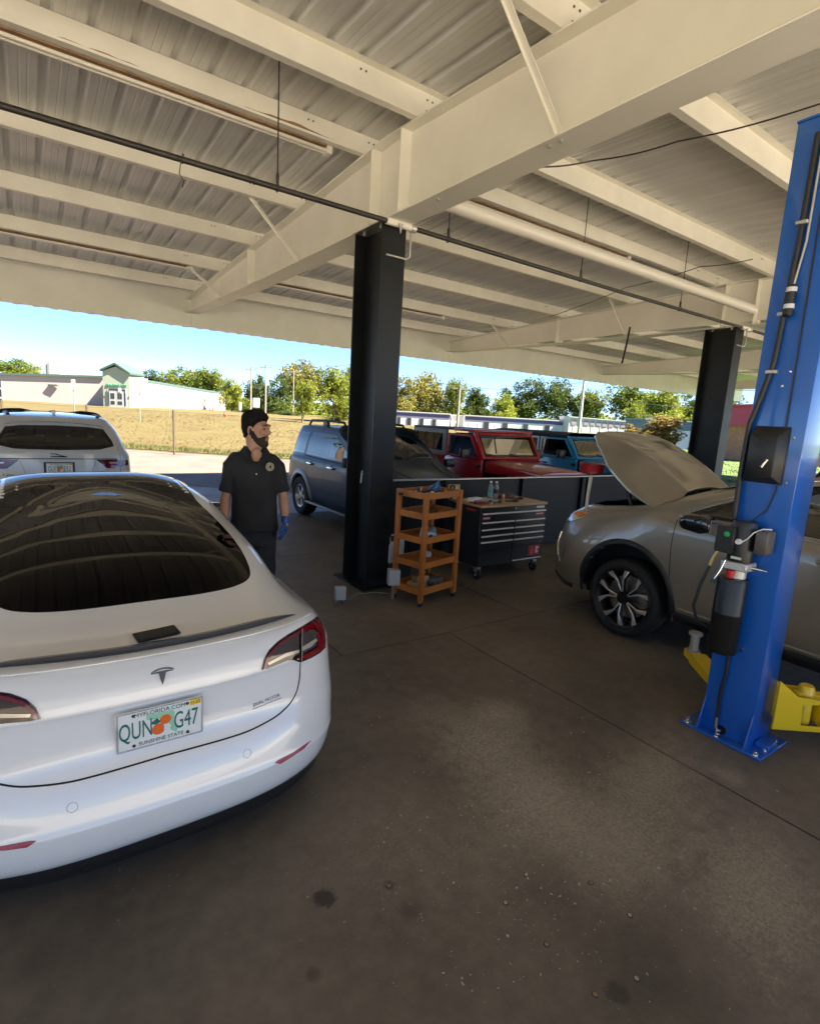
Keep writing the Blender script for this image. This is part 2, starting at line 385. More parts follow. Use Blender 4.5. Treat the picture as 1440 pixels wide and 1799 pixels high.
def rafter(xc):
    mb = MB()
    # web as side polygon (Y,Z) extruded in X
    ends = lambda Y: ZBOT+.08*max(0, abs(Y-RID)-4)/4.25
    poly = [(EN, ends(EN)), (EF, ends(EF)), (EF, rt_(EF)), (RID, rt_(RID)), (EN, rt_(EN))]
    M = Matrix(((0, 0, 1, xc), (1, 0, 0, 0), (0, 1, 0, 0), (0, 0, 0, 1)))
    mb.prism(poly, -WT/2, WT/2, M)
    o = mb.build('rafter', m_paint, canopy)
    f = MB()
    for (ya, yb) in ((EN, RID-4), (RID-4, RID+4), (RID+4, EF)):
        f.beam((xc, ya, ends(ya)-FT/2), (xc, yb, ends(yb)-FT/2), FW, FT)
    f.build('bottom_flange', m_paint, o, bevel=.003)
    f = MB()
    for (ya, yb) in ((EN, RID), (RID, EF)):
        f.beam((xc, ya, rt_(ya)-FT/2-.001), (xc, yb, rt_(yb)-FT/2-.001), FW*.86, FT)
    f.build('top_flange', m_paint, o, bevel=.003)
    for yy in (RID-.27, RID+.27, RID+4.1, RID-4.1):          # stiffener plates
        for s_ in (-1, 1):
            f = MB(); f.box((xc+s_*.008, yy-.007, ends(yy)+.001), (xc+s_*(FW/2-.012), yy+.007, rt_(yy)-FT-.002)); f.build('stiffener', m_paint2, o, bevel=.002)
    return o
for x in XR: rafter(x)
def column(xc):
    D_, B_, t = .56, .29, .022
    mb = MB(); z1 = ZBOT-FT-.012
    mb.box((xc-.009, RID+.25-D_/2+t, .02), (xc+.009, RID+.25+D_/2-t, z1))
    o = mb.build('column', m_black, canopy)
    for s_ in (-1, 1):
        yy = RID+.25+s_*(D_/2-t/2)
        f = MB(); f.box((xc-B_/2, yy-t/2, .02), (xc+B_/2, yy+t/2, z1)); f.build('column_flange', m_black, o, bevel=.003)
    f = MB(); f.box((xc-.23, RID+.25-D_/2-.07, 0.001), (xc+.23, RID+.25+D_/2+.07, .019)); f.build('base_plate', m_black, o, bevel=.003)
    f = MB(); f.box((xc-.17, RID+.25-D_/2-.02, z1), (xc+.17, RID+.25+D_/2+.02, z1+.011)); f.build('cap_plate', m_bolt, o, bevel=.002)
    for sx in (-1, 1):
        for sy in (-1, 1):
            b = MB(); b.lathe([(.018, -.028), (.018, -.001)], 6, Matrix.Translation((xc+sx*.09, RID+.25+sy*.17, z1))); b.build('cap_bolt', m_bolt, o)
    return o
cols = [column(x) for x in XR]
# purlins (Z sections) split bay by bay
PY = [-2.4, -.65, 1.13, 2.88, 4.53, 5.57, 7.3, 9.03, 10.75, 12.5]
def purlin(x0, x1, Y):
    d, fl_, t = .215, .075, .004
    zt = rz_(Y)-.004
    mb = MB(); s_ = 1 if Y > RID else -1
    mb.box((x0, Y-t/2, zt-d), (x1, Y+t/2, zt))
    mb.box((x0, Y-fl_ if s_ > 0 else Y, zt-d-t), (x1, Y if s_ > 0 else Y+fl_, zt-d))
    mb.box((x0, Y-fl_-t if s_ > 0 else Y+fl_, zt-d-t), (x1, Y-fl_ if s_ > 0 else Y+fl_+t, zt-d+.018))
    mb.box((x0, Y if s_ > 0 else Y-fl_, zt-t), (x1, Y+fl_ if s_ > 0 else Y, zt))
    return mb.build('purlin', m_paint2, canopy)
bays = [(-15, -11.7)]+[(XR[i]+.001, XR[i+1]-.001) for i in range(5)]+[(25.38, 29)]
for Y in PY:
    for a, b in bays[1:]: purlin(a, b, Y)
m_hole = mat('bolt_dark', (.10, .09, .07), .6)
bm_ = MB(); bm_.lathe([(.009, 0), (.009, .006), (.001, .007)], 6, None, False, False); bolt_me = bm_.mesh('purlin_bolt', m_hole)
for Y in PY[2:]:
    s_ = 1 if Y > RID else -1
    for xr in XR[2:4]:
        for dx in (-.72, -.67, -.03, .03, .67, .72):
            for dz in (.06, .15):
                if abs(dx) > .3 and dz > .1: continue
                link('purlin_bolt', bolt_me, canopy, (xr+dx, Y-.0025, rz_(Y)-.004-dz), (PI/2, 0, 0))
# roof sheets 0.914 wide, three ribs each
def roof_sheet(ya, yb):
    prof = []
    for k in range(3):
        x = k*.3048
        prof += [(x, .0), (x+.012, .0), (x+.04, .034), (x+.075, .034), (x+.103, .0), (x+.17, 0), (x+.18, .005), (x+.19, 0), (x+.235, 0), (x+.245, .005), (x+.255, 0)]
    prof.append((.9144, 0))
    vs = []; fs = []
    for y in (ya, yb):
        for x, h in prof: vs.append((x, y, rz_(y)+h+.001))
    n = len(prof)
    for i in range(n-1): fs.append((i, i+1, n+i+1, n+i))
    me = bpy.data.meshes.new('roof_sheet'); me.from_pydata(vs, [], fs); return finish(me, m_sheet)
s_far = roof_sheet(RID, EF+.12); s_near = roof_sheet(EN-.12, RID)
x = -15.0
while x < 29.0:
    link('roof_sheet', s_far, canopy, (x, 0, 0)); link('roof_sheet', s_near, canopy, (x, 0, 0)); x += .9144
# outer skin so the roof is opaque to light and has thickness
mb = MB()
mb.add([(-15, EN-.12, rz_(EN)+.06), (29.2, EN-.12, rz_(EN)+.06), (29.2, RID, ZTOP+.06), (-15, RID, ZTOP+.06), (29.2, EF+.12, rz_(EF)+.06), (-15, EF+.12, rz_(EF)+.06)], [(0, 1, 2, 3), (3, 2, 4, 5)])
mb.build('roof_skin', m_sheet, canopy)
# fascia boards and drip trim at both eaves
for (Y, s_) in ((EF, 1), (EN, -1)):
    for a, b in [(-15, -4.23), (-4.23, 3.17), (3.17, 10.57), (10.57, 17.97), (17.97, 29.2)]:
        mb = MB(); zb = 3.66
        mb.box((a+.002, Y+s_*.004 if s_ > 0 else Y-.044, zb), (b-.002, Y+.044 if s_ > 0 else Y-.004, rz_(Y)-.005))
        f = mb.build('fascia', m_paint, canopy)
        d = MB(); d.box((a+.002, Y-.03 if s_ > 0 else Y-.02, zb-.03), (b-.002, Y+.06 if s_ > 0 else Y+.05, zb-.002)); d.build('drip_trim', m_paint2, f)
    c = MB()                                       # ribbed closure strip under the eave
    for i in range(144): c.box((-15+i*.3048, Y+s_*.05-.012, 3.618), (-15+i*.3048+.11, Y+s_*.05+.012, 3.6295))
    tag(c.build('closure_strip', m_paint, canopy), kind='stuff')
# flange braces
def brace(xr, Y, side):
    zt = rz_(Y)-.2
    mb = MB(); mb.beam((xr+side*.70, Y, zt), (xr+side*.02, Y, ZBOT+.03), .05, .006); mb.beam((xr+side*.70, Y+.022, zt), (xr+side*.02, Y+.022, ZBOT+.03), .006, .05)
    mb.build('brace', m_paint2, canopy)
for xr in XR[1:4]:
    for Y in (2.88, 7.3+.02, 10.75):
        brace(xr, Y, -1)
# flange bolts near the braces on the camera-side rafter
for (yy) in (2.83, 2.93, 1.1, 1.2, 4.2, 7.25, 7.35, 10.7, 10.8):
    b = MB(); b.lathe([(.013, -.016), (.013, 0)], 6, Matrix.Translation((3.17-.08, yy, ZBOT-FT-.001+.08*max(0, abs(yy-RID)-4)/4.25))); b.build('flange_bolt', m_bolt, canopy)
# ------------------------------------------------------------------ car toolkit
def bspl_basis(n):
    t = np.linspace(0, 1, n, endpoint=False)
    return np.stack([(1-t)**3/6, (3*t**3-6*t**2+4)/6, (-3*t**3+3*t**2+3*t+1)/6, t**3/6], 1)
def pad(net):
    mir = np.array([-1., 1, 1])
    u0 = net[1]*mir; u1 = net[-2]*mir
    n = np.concatenate([u0[None], net, u1[None]], 0)
    top = n[:, -2]*mir; bot = 2*n[:, 0]-n[:, 1]
    return np.concatenate([bot[:, None], n, top[:, None]], 1)
def fit_net(net, it):
    C = net.copy()
    for _ in range(it):
        P = pad(C)
        k = np.array([1, 4, 1])/6
        Q = k[0]*P[:-2]+k[1]*P[1:-1]+k[2]*P[2:]
        Q = k[0]*Q[:, :-2]+k[1]*Q[:, 1:-1]+k[2]*Q[:, 2:]
        C = C+(net-Q)*.8
        C[0, :, 0] = 0; C[-1, :, 0] = 0; C[:, -1, 0] = 0
    return C
def body_grid(net, nu=8, nv=6, it=2):
    net = np.array(net, float); C = pad(fit_net(net, it)); U, V = net.shape[:2]
    bu, bv = bspl_basis(nu), bspl_basis(nv)
    G = np.zeros(((U-1)*nu+1, (V-1)*nv+1, 3))
    def evalp(i, bi, j, bj): return np.einsum('a,b,abk->k', bi, bj, C[i:i+4, j:j+4])
    for i in range(U-1):
        for j in range(V-1):
            G[i*nu:(i+1)*nu, j*nv:(j+1)*nv] = np.einsum('pa,qb,abk->pqk', bu, bv, C[i:i+4, j:j+4])
    e = np.array([0, 1/6, 4/6, 1/6])
    for i in range(U-1): G[i*nu:(i+1)*nu, -1] = np.einsum('pa,b,abk->pk', bu, e, C[i:i+4, V-2:V+2])
    for j in range(V-1): G[-1, j*nv:(j+1)*nv] = np.einsum('a,qb,abk->qk', e, bv, C[U-2:U+2, j:j+4])
    G[-1, -1] = np.einsum('a,b,abk->k', e, e, C[U-2:U+2, V-2:V+2])
    return G
def smooth_poly(P, n=5):
    out = []; k = len(P)
    for i in range(k):
        a, b, c_, d = P[i-1], P[i], P[(i+1) % k], P[(i+2) % k]
        for j in range(n):
            t = j/n; out.append(tuple(.5*((2*b[q])+(c_[q]-a[q])*t+(2*a[q]-5*b[q]+4*c_[q]-d[q])*t*t+(3*b[q]-a[q]-3*c_[q]+d[q])*t**3) for q in (0, 1)))
    return out
class Car:
    """smooth body shell from a half net; parts are laid onto it"""
    def __init__(s, name, label, loc, rz, paint, cat='car'):
        s.o = thing(name, label, cat, loc, rz)
        s.M = Matrix.Translation(loc) @ Matrix.Rotation(rz, 4, 'Z'); s.Mi = s.M.inverted(); s.paint = paint
    def body(s, net, nu=8, nv=6, it=2, arches=(), arch_r=.40, arch_xmin=.5):
        G = body_grid(net, nu, nv, it); A, B = G.shape[:2]
        for (yw, zw) in arches:                       # pull nearby vertices onto the arch circle
            d = np.hypot(G[..., 1]-yw, G[..., 2]-zw); near = (abs(d-arch_r) < .022) & (G[..., 0] > arch_xmin) & (d > 1e-6)
            f = np.where(near, arch_r/np.maximum(d, 1e-6), 1.0)
            G[..., 1] = yw+(G[..., 1]-yw)*f; G[..., 2] = zw+(G[..., 2]-zw)*f
        vs = []; fs = []
        for sgn in (1, -1):
            b = len(vs); vs += [(p[0]*sgn, p[1], p[2]) for p in G.reshape(-1, 3)]
            for i in range(A-1):
                for j in range(B-1):
                    f = (b+i*B+j, b+(i+1)*B+j, b+(i+1)*B+j+1, b+i*B+j+1)
                    fs.append(f if sgn > 0 else f[::-1])
        bm = bmesh.new(); bv = [bm.verts.new(v) for v in vs]
        for f in fs:
            try: bm.faces.new([bv[i] for i in f])
            except ValueError: pass
        bmesh.ops.remove_doubles(bm, verts=bm.verts, dist=.0006)
        bmesh.ops.recalc_face_normals(bm, faces=bm.faces)
        bm.normal_update()
        # make sure normals point out
        cz = max(bm.faces, key=lambda f: f.calc_center_median().z)
        if cz.normal.z < 0: bmesh.ops.reverse_faces(bm, faces=bm.faces)
        bm.normal_update()
        s.bvh_full = BVHTree.FromBMesh(bm)
        s.bm = bm; s.arches = arches; s.arch_r = arch_r
        kill = []
        for f in bm.faces:
            c = f.calc_center_median()
            for (yw, zw) in arches:
                if abs(c.x) > arch_xmin and math.hypot(c.y-yw, c.z-zw) < arch_r-.004: kill.append(f); break
        if kill: bmesh.ops.delete(bm, geom=kill, context='FACES')
        return s
    def hole(s, test):
        kill = [f for f in s.bm.faces if test(f.calc_center_median(), f.normal)]
        bmesh.ops.delete(s.bm, geom=kill, context='FACES')
    def finish_body(s, name='body', inner=None, inner_off=.03, split=None):
        bm = s.bm
        bm.verts.ensure_lookup_table()
        # arch lips: extrude boundary edges at the arches inward
        eds = [e for e in bm.edges if e.is_boundary and s.arches and any(abs(math.hypot(e.verts[0].co.y-a[0], e.verts[0].co.z-a[1])-s.arch_r) < .03 for a in s.arches) and abs(e.verts[0].co.x) > .5]
        if eds:
            r = bmesh.ops.extrude_edge_only(bm, edges=eds)
            for v in [g_ for g_ in r['geom'] if isinstance(g_, bmesh.types.BMVert)]: v.co.x -= math.copysign(.035, v.co.x)
        bm.normal_update()
        me = bpy.data.meshes.new(name); bm.to_mesh(me); finish(me, s.paint, 35)
        s.body_o = link(name, me, s.o)
        if inner:
            b2 = bm.copy()
            for v in b2.verts: v.co -= v.normal*inner_off
            bmesh.ops.reverse_faces(b2, faces=b2.faces)
            m2 = bpy.data.meshes.new('interior_trim'); b2.to_mesh(m2); b2.free(); finish(m2, inner, 60); link('interior_trim', m2, s.o)
        bm.free()
        return s.body_o
    # --- casting
    def cast(s, o, d):
        h = s.bvh_full.ray_cast(o, d)
        return h[0], h[1]
    def px(s, x, y):
        o = s.Mi @ ORG; d = (s.Mi.to_3x3() @ ray(x, y)).normalized()
        p, n = s.cast(o, d)
        if p is None:
            # just off the silhouette: nearest surface point to the ray
            best = None
            for k in np.linspace(.6, 14, 220):
                q = s.bvh_full.find_nearest(o+d*k)
                if q[0] is not None and (best is None or q[3] < best[0]): best = (q[3], q[0], q[1])
            p, n = best[1], best[2]
        return p, n
    def ax(s, a, b, axis, side=1):
        """axis 'x': a=y,b=z from +side;  'y': a=x,b=z from rear(side=-1)/front; 'z': a=x,b=y from above"""
        if axis == 'x': o, d = Vector((side*4, a, b)), Vector((-side, 0, 0))
        elif axis == 'y': o, d = Vector((a, side*12, b)), Vector((0, -side, 0))
        else: o, d = Vector((a, b, 6)), Vector((0, 0, -1))
        p, n = s.cast(o, d)
        if p is None:
            q = s.bvh_full.find_nearest(o+d*(4-.85 if axis == 'x' else (6-1 if axis == 'z' else 12-.1))); p, n = q[0], q[1]
        return p, n
    def mapper(s, mode, side=1):
        if mode == 'px': return s.px
        return lambda a, b: s.ax(a, b, mode, side)
    def shell(s, name, poly, m, mode='px', side=1, off=.004, grid=None, thick=.006, parent=None, mirror=False, smooth=50, hole=None):
        """lay a closed outline onto the body as a thin raised part"""
        grid = grid or (7.0 if mode == 'px' else .05)
        bm = bmesh.new(); vv = [bm.verts.new((x, y, 0)) for x, y in poly]; bm.faces.new(vv)
        if hole:                           # ring: cut the inner outline away
            pass
        xs = [p[0] for p in poly]; ys = [p[1] for p in poly]
        for k in np.arange(min(xs)+grid, max(xs), grid):
            bmesh.ops.bisect_plane(bm, geom=bm.verts[:]+bm.edges[:]+bm.faces[:], plane_co=(k, 0, 0), plane_no=(1, 0, 0), dist=grid*1e-3)
        for k in np.arange(min(ys)+grid, max(ys), grid):
            bmesh.ops.bisect_plane(bm, geom=bm.verts[:]+bm.edges[:]+bm.faces[:], plane_co=(0, k, 0), plane_no=(0, 1, 0), dist=grid*1e-3)
        mp = s.mapper(mode, side); nrm = {}
        for v in bm.verts:
            p, n = mp(v.co.x, v.co.y); v.co = p+n*off; nrm[v] = n
        bmesh.ops.triangulate(bm, faces=[f for f in bm.faces if len(f.verts) > 4])
        bm.normal_update()
        sm = Vector((0, 0, 0)); 
        for f in bm.faces: sm += f.normal*f.calc_area()
        nn = Vector((0, 0, 0))
        for n in nrm.values(): nn += n
        if sm.dot(nn) < 0: bmesh.ops.reverse_faces(bm, faces=bm.faces)
        if thick:
            be = [e for e in bm.edges if e.is_boundary]
            r = bmesh.ops.extrude_edge_only(bm, edges=be)
            nv_ = [g_ for g_ in r['geom'] if isinstance(g_, bmesh.types.BMVert)]
            for v in nv_:
                o_ = min((e.other_vert(v) for e in v.link_edges if e.other_vert(v) in nrm), key=lambda q: (q.co-v.co).length, default=None)
                if o_: v.co -= nrm[o_]*(thick+off)
        bmesh.ops.recalc_face_normals(bm, faces=[f for f in bm.faces]) if False else None
        if mirror:
            g0 = bm.verts[:]+bm.edges[:]+bm.faces[:]
            for v in bm.verts: v.co.x *= -1
            bmesh.ops.reverse_faces(bm, faces=bm.faces)
        me = bpy.data.meshes.new(name); bm.to_mesh(me); bm.free(); finish(me, m, smooth)
        return link(name, me, parent or s.o)
    def line(s, pts, mode='px', side=1, step=None):
        """dense catmull-rom through 2D points -> surface points"""
        P = [Vector((p[0], p[1], 0)) for p in pts]; out = []
        for i in range(len(P)-1):
            a, b, c, d = P[max(0, i-1)], P[i], P[i+1], P[min(len(P)-1, i+2)]
            n = max(2, int((c-b).length/(step or (6 if mode == 'px' else .04))))
            for k in range(n):
                t = k/n; out.append(.5*((2*b)+(c-a)*t+(2*a-5*b+4*c-d)*t*t+(3*b-a-3*c+d)*t**3))
        out.append(P[-1]); mp = s.mapper(mode, side)
        return [mp(p.x, p.y) for p in out]
    def ribbon(s, name, pts, width, m, mode='px', side=1, off=.0012, parent=None, mirror=False, taper=False, h=0.0):
        L = s.line(pts, mode, side); mb = MB(); vs = []; k = len(L)
        for i, (p, n) in enumerate(L):
            t = (L[min(i+1, k-1)][0]-L[max(i-1, 0)][0])
            if t.length < 1e-6: t = Vector((1, 0, 0))
            b = n.cross(t.normalized()).normalized()*(width/2)
            if taper: b *= max(.05, min(1, 6*min(i, k-1-i)/k))
            q = p+n*off
            if h: vs += [q-b-n*(off+.002), q-b*.6+n*h, q+b*.6+n*h, q+b-n*(off+.002)]
            else: vs += [q-b, q+b]
        w_ = 4 if h else 2; fs = []
        for i in range(k-1):
            for j in range(w_-1): fs.append((i*w_+j, i*w_+j+1, (i+1)*w_+j+1, (i+1)*w_+j))
        if mirror: vs = [Vector((-v.x, v.y, v.z)) for v in vs]; fs = [f[::-1] for f in fs]
        mb.add(vs, fs)
        return mb.build(name, m, parent or s.o, smooth=60)
m_tyre = mat('tyre_rubber', (.012, .012, .012), .75, bump=.25, bscale=90)
m_rimdark = mat('rim_dark', (.018, .018, .02), .3, metal=.4)
m_alu = mat('machined_alloy', (.80, .79, .77), .35, metal=.85)
m_silver = mat('silver_alloy', (.60, .60, .60), .3, metal=.9)
m_steel = mat('steel', (.5, .5, .5), .3, metal=1.0)
m_well = mat('wheel_well', (.008, .008, .009), .95)
m_gap = mat('panel_gap', (.012, .012, .013), .8)
m_trim = mat('black_trim', (.014, .014, .015), .45, bump=.05, bscale=200)
m_gloss = mat('gloss_black', (.006, .006, .007), .08, coat=.6)
m_chrome = mat('chrome', (.85, .85, .86), .07, metal=1.0)
m_dark = mat('car_interior', (.012, .012, .013), .85)
m_tint = mat('dark_tinted_glass', (.0012, .0012, .0014), .015, spec=.14, coat=.0)
g_clear = glassmat('clear_window', (.72, .78, .76))
g_mid = glassmat('light_tint_window', (.42, .45, .42))
g_tint = glassmat('smoked_window', (.10, .11, .11))
m_red = mat('red_lens', (.20, .003, .010), .08, coat=.8, var=.25, vscale=20)
m_redd = mat('dark_red_lens', (.022, .002, .003), .06, coat=1.0)
m_lens = mat('smoked_lens', (.10, .085, .075), .06, coat=1.0, metal=.35)
m_amber = mat('amber_lens', (.75, .22, .02), .12, coat=.6)
m_headl = mat('lamp_reflector', (.62, .64, .66), .08, metal=.75, coat=1)
def wheel(parent, loc, r, wd, rim_r, style, side, name='wheel'):
    """side = -1: outer face towards -x (car local)"""
    e = bpy.data.objects.new(name, None)  # replaced by the tyre mesh as the part itself
    bpy.data.objects.remove(e)
    M = Matrix.Rotation(side*PI/2, 4, 'Y')                # lathe z -> side*x outward
    T = MB(); h = wd/2
    prof = [(rim_r-.006, -h*.86), (rim_r+.012, -h*.98), (r-.055, -h*1.04), (r-.018, -h*.93), (r-.004, -h*.72), (r, -h*.3), (r, h*.3), (r-.004, h*.72), (r-.018, h*.93), (r-.055, h*1.04), (rim_r+.012, h*.98), (rim_r-.006, h*.86)]
    T.lathe(prof, 56, M, False, False)
    for k in range(4):                                    # tread grooves as raised shoulders
        pass
    wo = T.build(name, m_tyre, parent, smooth=50, loc=loc)
    rb = MB(); rb.lathe([(rim_r-.004, -h*.9), (rim_r-.025, -h*.6), (rim_r-.04, h*.4), (rim_r-.012, h*.80), (rim_r+.004, h*.90), (rim_r-.002, h*.93), (rim_r-.016, h*.88)], 56, M, False, False)
    rb.build('rim_barrel', m_rimdark if style == 'rx' else m_silver, wo, smooth=40)
    bd = MB(); bd.lathe([(.001, -h*.1), (rim_r*.72, -h*.1), (rim_r*.72, h*.02), (.001, h*.02)], 40, M, False, False); bd.build('brake_disc', m_steel, wo, smooth=30)
    bk = MB(); bk.lathe([(.001, -h*.5), (rim_r-.03, -h*.5), (rim_r-.03, -h*.45), (.001, -h*.45)], 32, M, False, False); bk.build('backing', m_well, wo)
    zo = h*.80
    def spoke(poly, z0, z1, m, nm='spoke', th=0.0):
        sp = MB(); sp.prism(poly, z0, z1, M @ Matrix.Rotation(th, 4, 'Z')); return sp.build(nm, m, wo, bevel=.004)
    if style == 'rx':
        for k in range(5):
            th0 = 2*PI*k/5+.30
            for s_ in (-1, 1):
                a0 = .10*s_; a1 = .40*s_
                def P(rr, a): return (rr*math.cos(a), rr*math.sin(a))
                poly = [P(.06, a0-.15), P(.06, a0+.15), P(rim_r*.62, .20*s_+.10), P(rim_r-.012, a1+.135), P(rim_r-.012, a1-.135), P(rim_r*.62, .20*s_-.07)]
                spoke(poly, zo-.05, zo-.018, m_rimdark, 'spoke_back', th0)
                poly2 = [P(.055, a0-.10), P(.055, a0+.10), P(rim_r*.6, .18*s_+.05), P(rim_r-.010, a1*.9+.11), P(rim_r-.010, a1*.9-.09), P(rim_r*.6, .18*s_-.045)]
                spoke(poly2, zo-.02, zo-.004, m_alu, 'spoke', th0)
    elif style == 'five':
        for k in range(5):
            th0 = 2*PI*k/5+.2
            def P(rr, a): return (rr*math.cos(a), rr*math.sin(a))
            spoke([P(.05, -.6), P(.05, .6), P(rim_r*.55, .24), P(rim_r-.01, .30), P(rim_r-.01, -.30), P(rim_r*.55, -.24)], zo-.05, zo-.012, m_silver, 'spoke', th0)
    else:
        for k in range(10):
            th0 = 2*PI*k/10
            def P(rr, a): return (rr*math.cos(a), rr*math.sin(a))
            spoke([P(.05, -.25), P(.05, .25), P(rim_r-.01, .10), P(rim_r-.01, -.10)], zo-.05, zo-.012, m_silver, 'spoke', th0)
    hb = MB(); hb.lathe([(.066, zo-.06), (.066, zo-.012), (.058, zo-.002), (.03, zo+.001), (.001, zo+.001)], 24, M, False, False); hb.build('hub_cap', m_rimdark if style == 'rx' else m_silver, wo, smooth=40)
    for k in range(5):
        a = 2*PI*k/5+.6; nb = MB(); nb.lathe([(.011, zo-.03), (.011, zo-.004)], 6, M @ Matrix.Translation((.048*math.cos(a), .048*math.sin(a), 0))); nb.build('lug_nut', m_steel, wo)
    return wo
def wheel_well(car, yw, zw, r, x_out, sgn):
    M = frame((0, yw, zw), (0, 1, 0), (0, 0, 1), (1, 0, 0))
    mb = MB(); n = 18; vs = []
    x0, x1 = sgn*(x_out-.05), sgn*(x_out-.42)
    for x in (x0, x1):
        for k in range(n+1):
            th = -.25+(PI+.5)*k/n; vs.append((x, yw+(r+.03)*math.cos(th), zw+(r+.03)*math.sin(th)))
    fs = [(k, k+1, n+2+k, n+1+k) for k in range(n)]
    fs.append(tuple(range(n+1, 2*n+2)))
    mb.add(vs, fs); mb.build('wheel_well', m_well, car.o, smooth=50)
def seat(parent, x, y, z, m, w=.5):
    o = MB(); o.box((x-w/2, y-.25, z), (x+w/2, y+.27, z+.14)); so_ = o.build('seat', m, parent, bevel=.04, seg=2)
    b = MB(); b.box((-w/2, -.06, 0), (w/2, .06, .62), rotm('X', .28, (x, y-.24, z+.1))); b.build('seat_back', m, so_, bevel=.04, seg=2)
    h = MB(); h.box((-.13, -.05, .66), (.13, .05, .84), rotm('X', .28, (x, y-.24, z+.1))); h.build('headrest', m, so_, bevel=.035, seg=2)
def fl_plate(car, P0, U, V, N, left, right, extra=True, parent=None):
    """registration plate: P0 centre, U right, V up, N outward (car local)"""
    M = frame(P0, U, V, N); w_, h_ = .3048, .1524
    pm = mat('plate_white', (.80, .82, .80), .35); pg = mat('plate_green', (.02, .14, .11), .5); fr = mat('plate_frame', (.70, .71, .72), .2, metal=.6)
    b = MB(); b.box((-w_/2, -h_/2, 0), (w_/2, h_/2, .003), M); po = b.build('licence_plate', pm, parent or car.o, bevel=.002)
    f = MB()
    for lo, hi in (((-w_/2-.005, -h_/2-.005, 0), (w_/2+.005, -h_/2+.002, .006)), ((-w_/2-.005, h_/2-.002, 0), (w_/2+.005, h_/2+.005, .006)), ((-w_/2-.005, -h_/2+.002, 0), (-w_/2+.002, h_/2-.002, .006)), ((w_/2-.002, -h_/2+.002, 0), (w_/2+.005, h_/2-.002, .006))): f.box(lo, hi, M)
    f.build('plate_frame', fr, po, bevel=.0015)
    def T(x, y, z=.0045): return M @ Matrix.Translation((x, y, z))
    lg = mat('plate_pale_green', (.30, .62, .42), .5)
    g_ = MB(); g_.prism([(-.055, .05), (.045, .05), (.05, .035), (.047, .0), (.062, -.035), (.055, -.05), (.035, -.035), (.02, .0), (.0, .025), (-.05, .032)], .0030, .0036, M); g_.build('state_outline', lg, po)
    for (cx_, cy_, rr) in ((-.010, -.018, .024), (.016, .017, .021)):
        c = MB(); c.lathe([(rr, .0036), (rr*.97, .0044), (.001, .0046)], 24, T(cx_, cy_, 0), False, False); c.build('orange', mat('print_orange', (.78, .15, .02), .5), po)
    lf = MB(); lf.prism([(-.04, .012), (-.015, .03), (.0, .012), (-.02, .004)], .0036, .0047, M); lf.build('leaf_print', pg, po)
    fw_ = MB()
    for k in range(5): fw_.lathe([(.006, .0046), (.001, .0052)], 8, T(.022+.009*math.cos(k*1.257), -.016+.009*math.sin(k*1.257), 0), False, True)
    fw_.build('blossom_print', pm, po)
    text('lettering', left, .104, pg, po, T(-.090, -.004), .0012, .50); text('lettering', right, .104, pg, po, T(.092, -.004), .0012, .52)
    if extra:
        text('lettering', 'MYFLORIDA.COM', .024, pg, po, T(-.002, .060), .001, .98); text('lettering', 'SUNSHINE STATE', .0215, pg, po, T(0, -.061), .001, .98)
        s_ = MB(); s_.box((.108, .050, .003), (.148, .073, .0042), M); s_.build('year_sticker', mat('sticker_yellow', (.85, .60, .04), .5), po)
        text('lettering', '11-22', .017, mat('print_black', (.01, .01, .01), .6), po, T(.128, .0615, .0048), .0008)
        for sx in (-.098, .098):
            for sy in (.063, -.063):
                q = MB(); q.lathe([(.006, .003), (.006, .007), (.001, .008)], 10, T(sx, sy, 0), False, False); q.build('plate_screw', m_trim, po)
    return po
